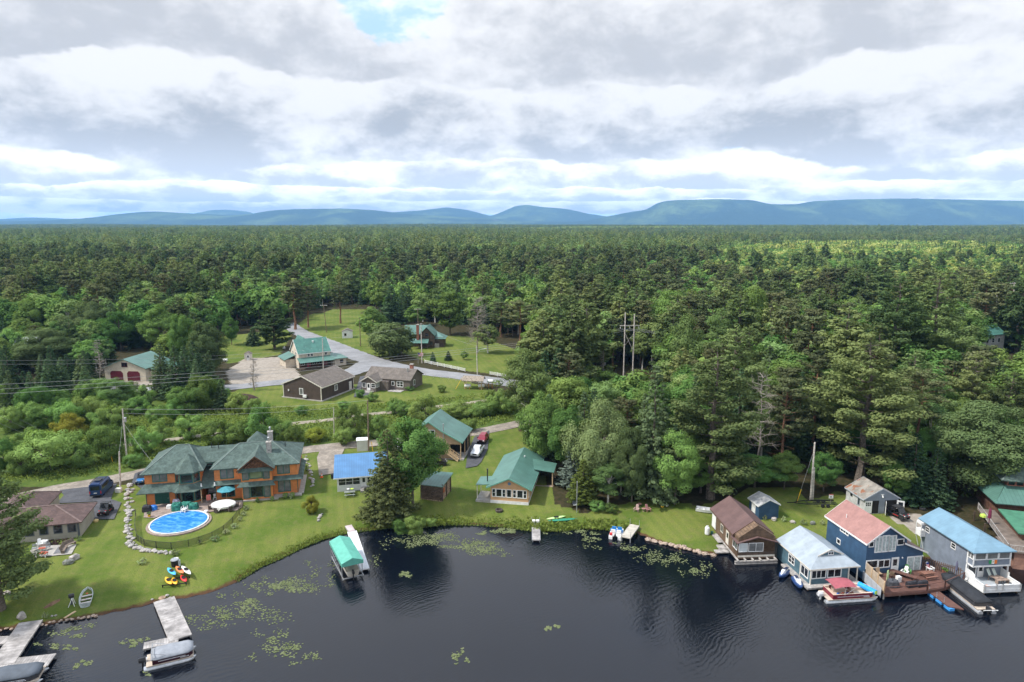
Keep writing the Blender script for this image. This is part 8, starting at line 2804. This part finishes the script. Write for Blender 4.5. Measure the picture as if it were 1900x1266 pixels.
def open_hull(mb, L, w, h, th=.04, stern=.85, m=0):
    """hollow rowing boat hull, bow at +x"""
    out, inn = [], []
    for u in np.linspace(0, 1, 9):
        k = stern + (1 - stern) * min(1, u / .35) if u < .35 else max(.03, math.sqrt(max(0, 1 - ((u - .35) / .65) ** 2.4)))
        zz = h * (1 + .25 * max(0, u - .5) ** 2 * 4)
        x = L * u
        for ring, d in ((out, 0), (inn, th)):
            hw = max(.02, w / 2 * k - d)
            ring.append([(x, -hw, zz), (x, -hw * .8, .12 * h + d), (x, -hw * .35, d), (x, hw * .35, d), (x, hw * .8, .12 * h + d), (x, hw, zz)])
    mb.loft(out, m, False, False).loft(inn, m, False, False)
    for ring in (out, inn):
        mb.add(ring[0], [[0, 1, 2, 3, 4, 5]], m)
    for s in (0, 5):
        mb.add([r[s] for r in out] + [r[s] for r in inn], [[i, i + 1, i + 10, i + 9] for i in range(8)], m)
    return mb


x, y, z = gat(158, 1128)
t = thing('rowing_boat', 'old aluminium rowing boat with a faded red inside, lying on the lawn', 'boat', (x, y, z + .05), R(117))
ob = MB()
open_hull(ob, 4.3, 1.6, .62, stern=.8)
ob.build('hull', mat('pale_green_aluminium', (.50, .55, .53), .5, .12, 3., patch=((.42, .25, .18), 3, .62)), t)
MB().box(.08, -.52, .06, 3.2, .52, .1).build('floor', mat('faded_red_floor', (.36, .22, .18), .8, .25, 3.), t)
for xx in (.4, 1.3, 2.3):
    MB().box(xx, -.7, .36, xx + .32, .7, .42).build('seat', mat('pale_bench', (.5, .45, .40), .8, .15, 3., patch=((.30, .14, .09), 3, .58)), t)
tag(MB().lathe([(.02, 0), (.2, .05), (.17, .22), (.02, .26)], 8).build('fuel_can', mat('fuel_red', (.65, .06, .02), .5, .1, 3.), None, (x - 1.5, y + 2.9, z + .16)), 'red fuel can in the bow of the rowing boat', 'fuel can')
x, y, z = gat(134, 1124)
t = thing('outboard_motor', 'black outboard motor on a white stand beside the rowing boat', 'outboard motor', (x, y, z), .4)
MB().loft([[(a, b * w, c + 1.15) for b, c in ((-.18, 0), (.18, 0), (.2, .3), (.1, .5), (-.1, .5), (-.2, .3))] for a, w in ((-.3, .6), (-.2, 1), (.25, 1), (.32, .7))]).build('cowl', BLACKM, t)
MB().box(-.12, -.08, .2, .06, .08, 1.16).box(-.3, -.03, .15, .05, .03, .25).build('motor_leg', mat('dark_grey_plastic', (.07, .075, .085)), t)
mb = MB()
for s in (-1, 1):
    mb.bar((.3, s * .35, 0), (.1, s * .2, 1.1), .06, .06).bar((-.4, s * .35, 0), (.1, s * .2, 1.1), .06, .06)
mb.box(0, -.4, .95, .12, .4, 1.1)
mb.build('stand', WHITE, t)


def kayak(label, px, py, rz, m, L=3.0, w=.74, tilt=0., pos=None, cockpit=True, h=.32):
    x, y, z = pos or gat(px, py)
    t = thing('kayak', label, 'kayak', (x, y, z + .06), R(rz))
    rings = []
    for u in np.linspace(0, 1, 9):
        k = max(.04, sin(pi * u) ** .62)
        rings.append([(L * (u - .5), w / 2 * k * cos(b), h * (.5 + .42 * k * sin(b)) + .12 * abs(u - .5) ** 2 * 4 * h) for b in np.arange(10) * 2 * pi / 10])
    MB().loft(rings).build('hull', m, t, smooth=True)
    if cockpit:
        MB().lathe([(.30, .0), (.33, .05), (.27, .05), (.24, -.04), (.02, -.04)], 12, (0, 0, h * .9), 0, 1.5, .85).build('cockpit', DARK, t)
    t.rotation_euler.y = tilt
    return t


def colour(n, c):
    return mat(n, c, .4, .06, 2., spec=.5)


gx, gy, gz = gat(327, 1082)
rk = thing('kayak_rack', 'low dark frame under the heap of coloured kayaks', 'rack', (gx, gy, gz), .2)
for yy in (-.9, .9):
    MB().bar((-1.6, yy, .3), (1.6, yy, .3), .1, .1).build('rail', DARK, rk)
    for xx in (-1.5, 1.5):
        MB().box(xx - .06, yy - .06, 0, xx + .06, yy + .06, .3).build('leg', DARK, rk)
for lab, px, py, rz, m_, dz, L in (('sky blue kayak lying on top of the yellow pair', 319, 1070, -44, colour('kayak_blue', (.06, .42, .78)), .55, 2.9), ('orange kayak between the sky blue and the white ones', 334, 1067, -46, colour('kayak_orange', (.80, .20, .06)), .55, 2.9),
                                   ('white kayak with a red belly on the outer end of the rack', 346, 1067, -45, colour('kayak_white', (.7, .68, .66)), .5, 3.4), ('golden yellow kayak at the near end of the rack', 313, 1083, -48, colour('kayak_yellow', (.82, .42, .02)), .2, 2.7),
                                   ('smaller yellow kayak under the sky blue one', 324, 1083, -53, colour('kayak_yellow', (.82, .42, .02)), .15, 2.3), ('bright red kayak under the orange one', 341, 1078, -51, colour('kayak_red', (.62, .03, .03)), .15, 2.5)):
    x, y, z = gat(px, py)
    kayak(lab, 0, 0, rz, m_, L, pos=(x, y, z + dz))
kayak('lime green and white kayak on the grass above the dark green canoe', 1032, 963, 21, colour('kayak_lime', (.50, .72, .28)), 3.6)
kayak('dark green canoe turned over in the tall shore grass', 1044, 967, 10, colour('canoe_green', (.025, .22, .13)), 5.2, .85, cockpit=False)
# white upturned skiff
x, y, z = gat(1308, 950)
t = thing('skiff', 'small white square ended skiff on the grass behind the log boathouse', 'boat', (x - 1.4, y + .5, z + .05), R(-22))
ob = MB()
open_hull(ob, 3.2, 1.4, .6, stern=.95)
ob.build('hull', WHITE, t)
MB().box(.1, -.6, .3, .5, .6, .4).box(1.2, -.62, .3, 1.5, .62, .4).build('seat', WHITE, t)
# lift with a green canopy
a, b = np.array(at(630, 998, 3.0)), np.array(at(654, 1040, 3.0))
L = np.linalg.norm(b - a)
t = thing('boat_lift', 'boat lift under a sea green canvas canopy beside the white jetty', 'boat lift', (a[0], a[1], 0), atan2(b[1] - a[1], b[0] - a[0]))
CN = mat('sea_green_canvas', (.105, .355, .275), .75, .06, 1.2)
w = 1.55
MB().add([(0, -w, 2.75), (0, 0, 3.35), (0, w, 2.75), (0, w, 2.25), (0, -w, 2.25), (L, -w, 2.75), (L, 0, 3.35), (L, w, 2.75), (L, w, 2.25), (L, -w, 2.25)], [[0, 5, 6, 1], [1, 6, 7, 2], [2, 7, 8, 3], [0, 4, 9, 5], [0, 1, 2, 3, 4], [5, 9, 8, 7, 6]]).build('canopy', CN, t)
for xx in (.5, L - .5):
    for s in (-1, 1):
        MB().tube([(xx, s * 1.45, -1.8), (xx, s * 1.45, 2.4)], .06, 6).build('post', STEEL, t)
mb = MB()
for s in (-1, 1):
    mb.bar((.4, s * 1.42, .5), (L + .3, s * 1.42, .5), .1, .12).bar((.5, s * 1.42, 1.5), (L - .5, s * 1.42, .6), .05, .05)
mb.bar((L - .2, -1.42, .35), (L - .2, 1.42, .35), .1, .14).bar((.6, -1.42, .35), (.6, 1.42, .35), .1, .14)
mb.build('cradle', STEEL, t)
bo = thing('motor_boat', 'white motor boat hanging in the lift under the sea green canopy', 'boat', (a[0], a[1], .55), atan2(a[1] - b[1], a[0] - b[0]))
bo.location = (b[0], b[1], .55)
ob = MB()
open_hull(ob, L * .92, 2.0, .85, stern=.92)
ob.build('hull', mat('cream_hull', (.58, .54, .46), .4, .06, 2.), bo)
outboard(bo, .0, 0, BLACKM, .8)
# blue and white boat by the beige jetty
a, b = np.array(at(1141, 1002, 0)), np.array(at(1150, 976, 0))
t = thing('motor_boat', 'small blue and white pedal boat with a motor beside the beige jetty', 'boat', (a[0], a[1], 0), atan2(b[1] - a[1], b[0] - a[0]))
BB = colour('boat_blue', (.03, .20, .50))
for s in (-1, 1):
    MB().loft([[(x_, s * .72 - w_, 0), (x_, s * .72 + w_, 0), (x_, s * .72 + w_, z_), (x_, s * .72 - w_, z_)] for x_, w_, z_ in ((0, .30, .5), (2.4, .32, .55), (3.1, .22, .6), (3.5, .05, .55))]).build('float_hull', WHITE, t)
MB().box(.1, -.95, .5, 3.0, .95, .62).build('deck', WHITE, t)
for xx in (.9, 2.1):
    for s in (-1, 1):
        c = MB().box(xx, s * .45 - .35, .62, xx + .5, s * .45 + .35, .9).build('seat', WHITE, t)
        MB().box(xx - .12, s * .45 - .35, .85, xx + .06, s * .45 + .35, 1.3).build('backrest', BB if xx > 2 else WHITE, c)
MB().box(1.55, -1.0, .64, 1.75, 1.0, 1.05).build('blue_panel', BB, t)
MB().box(.1, .5, .63, .5, .9, .95).build('fuel_box', colour('kayak_red', (.62, .03, .03)), t)
outboard(t, .1, 0, BLACKM, .7)

# ---------------------------------------------------------------- the deck of the blue house
HB = (49.9, 89.6, .9, R(9.8))


def hb(x, y, z=0.):
    c, s = cos(HB[3]), sin(HB[3])
    return (HB[0] + x * c - y * s, HB[1] + x * s + y * c, HB[2] + z)


DECK = mat('red_brown_decking', (.120, .058, .044), .8, .12, 1., stripe=('X', .16, .45, .1))
t = thing('deck', 'red brown timber deck on posts in front of the deep blue cottage', 'deck', hb(0, 0, -.05), HB[3])
R7 = lambda u, v: (1540 + .237 * u, 860 + .237 * v)


def hl(u, v, z):
    """deck coordinates of a point seen at deck height"""
    x, y = at(*R7(u, v), HB[2] + z)
    x, y = x - HB[0], y - HB[1]
    return x * cos(HB[3]) + y * sin(HB[3]), -x * sin(HB[3]) + y * cos(HB[3])


dc = [(.1, -.02), hl(432, 1030, -.15), hl(760, 1005, -.15), hl(900, 980, -.15), hl(1050, 912, -.15), (11.2, 2.2), (9.12, 2.2), (9.12, -.02)]
MB().prism([(x, y, -.16) for x, y in dc], (0, 0, .14)).build('decking', DECK, t)
mb = MB()
for (x0, y0), (x1, y1) in zip(dc[1:4], dc[2:5]):
    mb.bar((x0, y0, -.25), (x1, y1, -.25), .06, .26)
    rail(mb, (x0 + .03, y0 + .05, 0), (x1 + .03, y1 + .05, 0), .95, w=.06, bal=False, n=max(2, int(hypot(x1 - x0, y1 - y0) / 1.7)))
mb.build('railing', DECK, t)
for k in range(6):
    u = k / 5
    x, y = dc[1][0] * (1 - u) + dc[4][0] * u, dc[1][1] * (1 - u) + dc[4][1] * u + .25
    MB().box(x - .08, y - .08, -2.6, x + .08, y + .08, -.17).build('pile', WOODG, t)
d1 = np.array(dc[1])
f = thing('board_fence', 'pale new board fence stepping down along the deck edge', 'fence', hb(0, 0, 0), HB[3])
p0, p1 = np.array((.12, -.05)), d1 + np.array((.1, .4))
for k in range(3):
    a, b = p0 + (p1 - p0) * k / 3, p0 + (p1 - p0) * (k + 1) / 3
    MB().prism([(a[0], a[1], -.1), (b[0], b[1], -.1), (b[0], b[1], 1.85 - .15 * k), (a[0], a[1], 1.85 - .15 * k)], (.05, 0, 0)).build('panel', mat('pale_fence_boards', (.42, .335, .245), .85, .12, 1., stripe=('Y', .14, .5, .12)), f)
    MB().box(b[0] - .07, b[1] - .07, -.2, b[0] + .07, b[1] + .07, 1.9 - .15 * k).build('post', WOODN, f)
f = thing('panel_fence', 'grey panel fence on the water side of the pale board fence', 'fence', hb(0, 0, 0), HB[3])
for k in range(4):
    a, b = np.array((-.5, -.3)) + (p1 - p0) * k / 4, np.array((-.5, -.3)) + (p1 - p0) * (k + .97) / 4
    MB().prism([(a[0], a[1], -.6), (b[0], b[1], -.6), (b[0], b[1], .75), (a[0], a[1], .75)], (.04, 0, 0)).build('panel', mat('grey_plastic_panel', (.42, .44, .46), .5, .06, 1.), f)
f = thing('picket_fence', 'dark brown picket fence along the back of the deck', 'fence', hb(0, 0, 0), HB[3])
a, b = np.array((9.3, 1.9)), np.array(dc[4]) + np.array((-.05, .35))
n = 26
for k in range(n):
    c = a + (b - a) * k / n
    MB().box(c[0] - .02, c[1] - .08, 0, c[0] + .02, c[1] + .08, 1.35).build('picket', mat('dark_fence_board', (.115, .075, .055), .85, .15, 2.), f)
MB().bar((a[0] + .04, a[1], 1.0), (b[0] + .04, b[1], 1.0), .05, .1).build('rail', mat('dark_fence_board', (.115, .075, .055)), f)
MB().box(8.6, 1.0, 0, 9.2, 1.06, 1.9).build('gate', mat('dark_fence_board', (.115, .075, .055)), f)
px, py = hl(765, 890, 0)
picnic_table(0, 0, HB[3] + R(3), mat('red_brown_table', (.20, .095, .065), .8, .12, 2.), 'red brown picnic table on the timber deck', pos=hb(px, py, -.04))
x, y = hl(585, 868, 0)
adirondack(0, 0, HB[3] + R(-60), WHITE, 'white lawn chair on the deck beside the front door', pos=hb(x, y, -.03))
x, y = hl(605, 860, 0)
adirondack(0, 0, HB[3] + R(-30), mat('green_plastic', (.10, .30, .08), .6, .1, 2.), 'green chair beside the white lawn chair on the deck', pos=hb(x, y, -.03))
x, y = hl(782, 840, 0)
ch = adirondack(0, 0, HB[3] + R(5), mat('flag_white', (.75, .75, .72)), 'lawn chair painted with red and white stripes and a blue top', pos=hb(x, y, -.03))
bk = [c for c in ch.children if c.name.startswith('backrest')][0]
mb = MB()
for k in range(4):
    xx = -.24 + k * .135
    mb.prism([(xx, .195, .28), (xx + .07, .195, .28), (xx + .065, .455, .8), (xx, .455, .8)], (0, .02, 0))
mb.build('red_stripe', mat('flag_red', (.45, .02, .03)), bk)
MB().prism([(-.22, .455, .8), (.22, .455, .8), (.2, .56, 1.02), (-.2, .56, 1.02)], (0, -.025, 0)).build('blue_top', mat('flag_blue', (.02, .04, .2)), bk)
for k, (u, v, l) in enumerate(((385, 880, 'tan sling chair close to the blue wall'), (475, 890, 'tan sling chair beside the sloping board ramp'))):
    x, y = hl(u, v, 0)
    t = thing('sling_chair', l, 'chair', hb(x, y, -.03), HB[3] + R(160 * k))
    MB().box(-.3, -.3, .4, .3, .3, .44).build('seat', mat('tan_sling', (.36, .26, .17), .8, .1, 2.), t)
    MB().prism([(-.3, .28, .44), (.3, .28, .44), (.3, .42, 1.05), (-.3, .42, 1.05)], (0, .04, 0)).build('backrest', mat('tan_sling', (.36, .26, .17)), t)
    for sx in (-1, 1):
        MB().tube([(sx * .32, -.3, 0), (sx * .32, -.3, .62), (sx * .32, .34, .62), (sx * .32, .34, 0)], .03, 5).build('leg', BLACKM, t)
x, y = hl(560, 880, 0)
t = thing('board_ramp', 'long red brown board bench slanting across the deck', 'bench', hb(x, y, -.02), HB[3] + R(-52))
MB().box(-1.7, -.4, .38, 1.9, .4, .45).build('seat', DECK, t)
for s in (-1.5, 1.6):
    MB().box(s - .05, -.35, 0, s + .05, .35, .38).build('leg', DECK, t)
x, y = hl(490, 960, 0)
p = hb(x, y, -.03)
tag(covered(0, 0, 1.5, 1.0, .95, mat('grey_grill_cover', (.06, .062, .07), .7, .15, 2.), 'x', seed=12), 'dark grey covered grill at the corner of the deck', 'grill')
g_ = [o for o in COL.objects if o.get('category') == 'grill'][0]
g_.name = 'covered_grill'
g_.location = p
for u, v, l in ((640, 962, 'black covered lounger behind the deck railing, next to the covered grill'), (718, 958, 'black covered lounger behind the deck railing, next to the picnic table')):
    x, y = hl(u, v, 0)
    tag(MB().loft([[(-.8, -.3 * k, z_), (.8, -.3 * k, z_), (.8, .3 * k, z_), (-.8, .3 * k, z_)] for k, z_ in ((1, 0), (1, .5), (.7, .72))]).build('covered_lounger', mat('black_tarp', (.025, .025, .03)), None, hb(x, y, -.02), HB[3] + R(5)), l, 'lounger')
x, y = hl(535, 925, 0)
tag(MB().box(-.3, -.25, 0, .3, .25, .8).build('cooler_box', WHITE, None, hb(x, y, -.03), HB[3]), 'white cooler beside the dark grey covered grill', 'cooler')
x, y = hl(448, 930, 0)
tag(MB().loft([[(-.14 * k, -.04, z_), (.14 * k, -.04, z_), (.14 * k, .04, z_), (-.14 * k, .04, z_)] for k, z_ in ((.5, 0), (1, .4), (.9, 1.0), (1., 1.4), (.5, 1.75))]).build('paddle_float', mat('pale_lime_foam', (.52, .66, .34), .6, .08, 2.), None, hb(x, y, 0), HB[3]), 'pale lime pool float leaning on the board fence', 'float')
x, y = hl(985, 880, 0)
t = thing('closed_parasol', 'closed grey parasol with a black pot beside the picket fence', 'parasol', hb(x, y, -.03), 0)
MB().lathe([(.35, 0), (.35, .12), (.05, .18)], 10).build('base', BLACKM, t)
MB().lathe([(.04, .1), (.05, .8), (.2, .9), (.14, 1.9), (.03, 2.3)], 8).build('canopy', mat('slate_canvas', (.10, .10, .15), .8, .1, 2.), t)
x, y = hl(942, 890, 0)
tag(MB().lathe([(.3, 0), (.36, .75), (.02, .78)], 10).build('rubbish_bin', BLACKM, None, hb(x, y, -.03)), 'black bin by the picket fence on the deck', 'bin')
for k, (u, v) in enumerate(((890, 850), (910, 862), (925, 870))):
    x, y = hl(u, v, 0)
    t = thing('flower_pot', ('terracotta pot with leaves nearest the board gate', 'flower pot in the middle of the three by the picket fence', 'flower pot next to the black bin on the deck')[k], 'pot', hb(x, y, -.03))
    MB().lathe([(.16, 0), (.22, .32), (.02, .3)], 9).build('pot', REDB, t)
    link('plant', proto('bush', k, 1)[1], t, (0, 0, .25)).scale = (.12, .12, .14)
# floating walkway with blue floats
p, q = np.array(at(*R7(795, 985), .55)), np.array(at(*R7(990, 1130), .55))
L = np.linalg.norm(q - p)
t = thing('floating_walkway', 'red brown floating walkway on bright blue floats', 'jetty', (p[0], p[1], .5), atan2(q[1] - p[1], q[0] - p[0]))
MB().prism([(0, -.75, 0), (L - .5, -.75, 0), (L + .4, .75, 0), (0, .75, 0)], (0, 0, -.14)).build('deck', DECK, t)
FB_ = mat('float_blue', (.05, .26, .60), .5, .08, 2.)
for k in range(3):
    MB().box(L * (.08 + .33 * k), -.8, -.6, L * (.08 + .33 * k) + 1.1, -.1, -.16).build('float', FB_, t)
for k in range(3):
    MB().tube([(L * (.12 + .3 * k), -.72, 0), (L * (.12 + .3 * k), -.72, .75)], .035, 5).build('mooring_post', STEEL, t)
# things on the white deck
G2 = (63.9, 89.1, .7, R(4.9))


def gd(x, y, z=0.):
    c, s = cos(G2[3]), sin(G2[3])
    return (G2[0] + x * c - y * s, G2[1] + x * s + y * c, G2[2] + z)


for k, (x, l) in enumerate(((3.0, 'tall wooden deck chair nearer the door of the grey boathouse'), (3.8, 'tall wooden deck chair farther from the door of the grey boathouse'))):
    t = thing('deck_chair', l, 'chair', gd(x, -.9, -.02), G2[3] + R(25))
    m_ = mat('greyish_teak', (.27, .20, .16), .85, .15, 2.)
    MB().box(-.32, -.9, .62, .32, .1, .68).build('seat', m_, t)
    MB().prism([(-.32, .05, .66), (.32, .05, .66), (.32, .5, 1.5), (-.32, .5, 1.5)], (0, .05, 0)).build('backrest', mat('pale_green_cushion', (.46, .52, .47), .8, .08, 2.), t)
    for sx in (-1, 1):
        for yy in (-.85, .1):
            MB().box(sx * .3 - .03, yy - .03, 0, sx * .3 + .03, yy + .03, .62).build('leg', m_, t)
t = thing('side_table', 'long teak table between the tall deck chairs', 'table', gd(3.9, -1.9, -.02), G2[3])
MB().box(-.9, -.3, .55, .9, .3, .61).build('tabletop', mat('greyish_teak', (.27, .20, .16)), t)
for sx in (-1, 1):
    MB().box(sx * .8 - .04, -.25, 0, sx * .8 + .04, .25, .55).build('leg', mat('greyish_teak', (.27, .20, .16)), t)
tag(MB().lathe([(.05, 0), (.42, .05), (.46, .2), (.3, .34), (.02, .36)], 12).build('round_cushion', mat('orange_fabric', (.72, .20, .04), .8, .1, 2.), None, gd(1.0, -2.9, -.02)), 'orange round cushion at the corner of the white deck', 'cushion')
tag(MB().lathe([(.1, 0), (.36, .06), (.38, .3), (.3, .32), (.28, .1), (.02, .1)], 12).build('basin', mat('pale_tub', (.5, .47, .42), .6, .08, 2.), None, gd(4.0, -2.8, -.02)), 'pale round tub near the white deck railing', 'tub')
# right edge: closed parasol and chair on the log boathouse deck
x, y = at(*R7(1243, 480), 2.6)
t = thing('closed_parasol', 'closed dark purple parasol on the log boathouse deck', 'parasol', (x, y, 2.75))
MB().lathe([(.3, 0), (.3, .1), (.04, .14)], 10).build('base', DARK, t)
MB().lathe([(.04, .1), (.05, .9), (.26, 1.0), (.2, 2.2), (.03, 2.7)], 8).build('canopy', mat('plum_canvas', (.14, .02, .05), .8, .12, 2.), t)
x, y = at(*R7(1200, 430), 2.6)
tag(MB().lathe([(.3, 0), (.55, .2), (.5, .5), (.1, .7)], 9).build('pool_toy', mat('lime_plastic', (.45, .60, .10)), None, (x, y, 2.7)), 'lime green float on the log boathouse deck', 'float')
# ---------------------------------------------------------------- the air
def haze():
    m = bpy.data.materials.new('haze')
    m.use_nodes = True
    g = NG(m.node_tree)
    g.n.remove(g.n['Principled BSDF'])
    v = g.new('ShaderNodeVolumePrincipled')
    v.inputs['Color'].default_value = (.30, .60, 1.0, 1)
    v.inputs['Density'].default_value = 5.8e-5
    v.inputs['Anisotropy'].default_value = 0.
    g.l.new(v.outputs[0], g.n['Material Output'].inputs['Volume'])
    m.cycles.homogeneous_volume = True
    o = MB().box(-27000, -450, -4.2, 27000, 24500, 640).build('haze', m)
    structure(o, 'stuff')
    o['label'] = 'thin blue haze over the far forest and mountains'


haze()
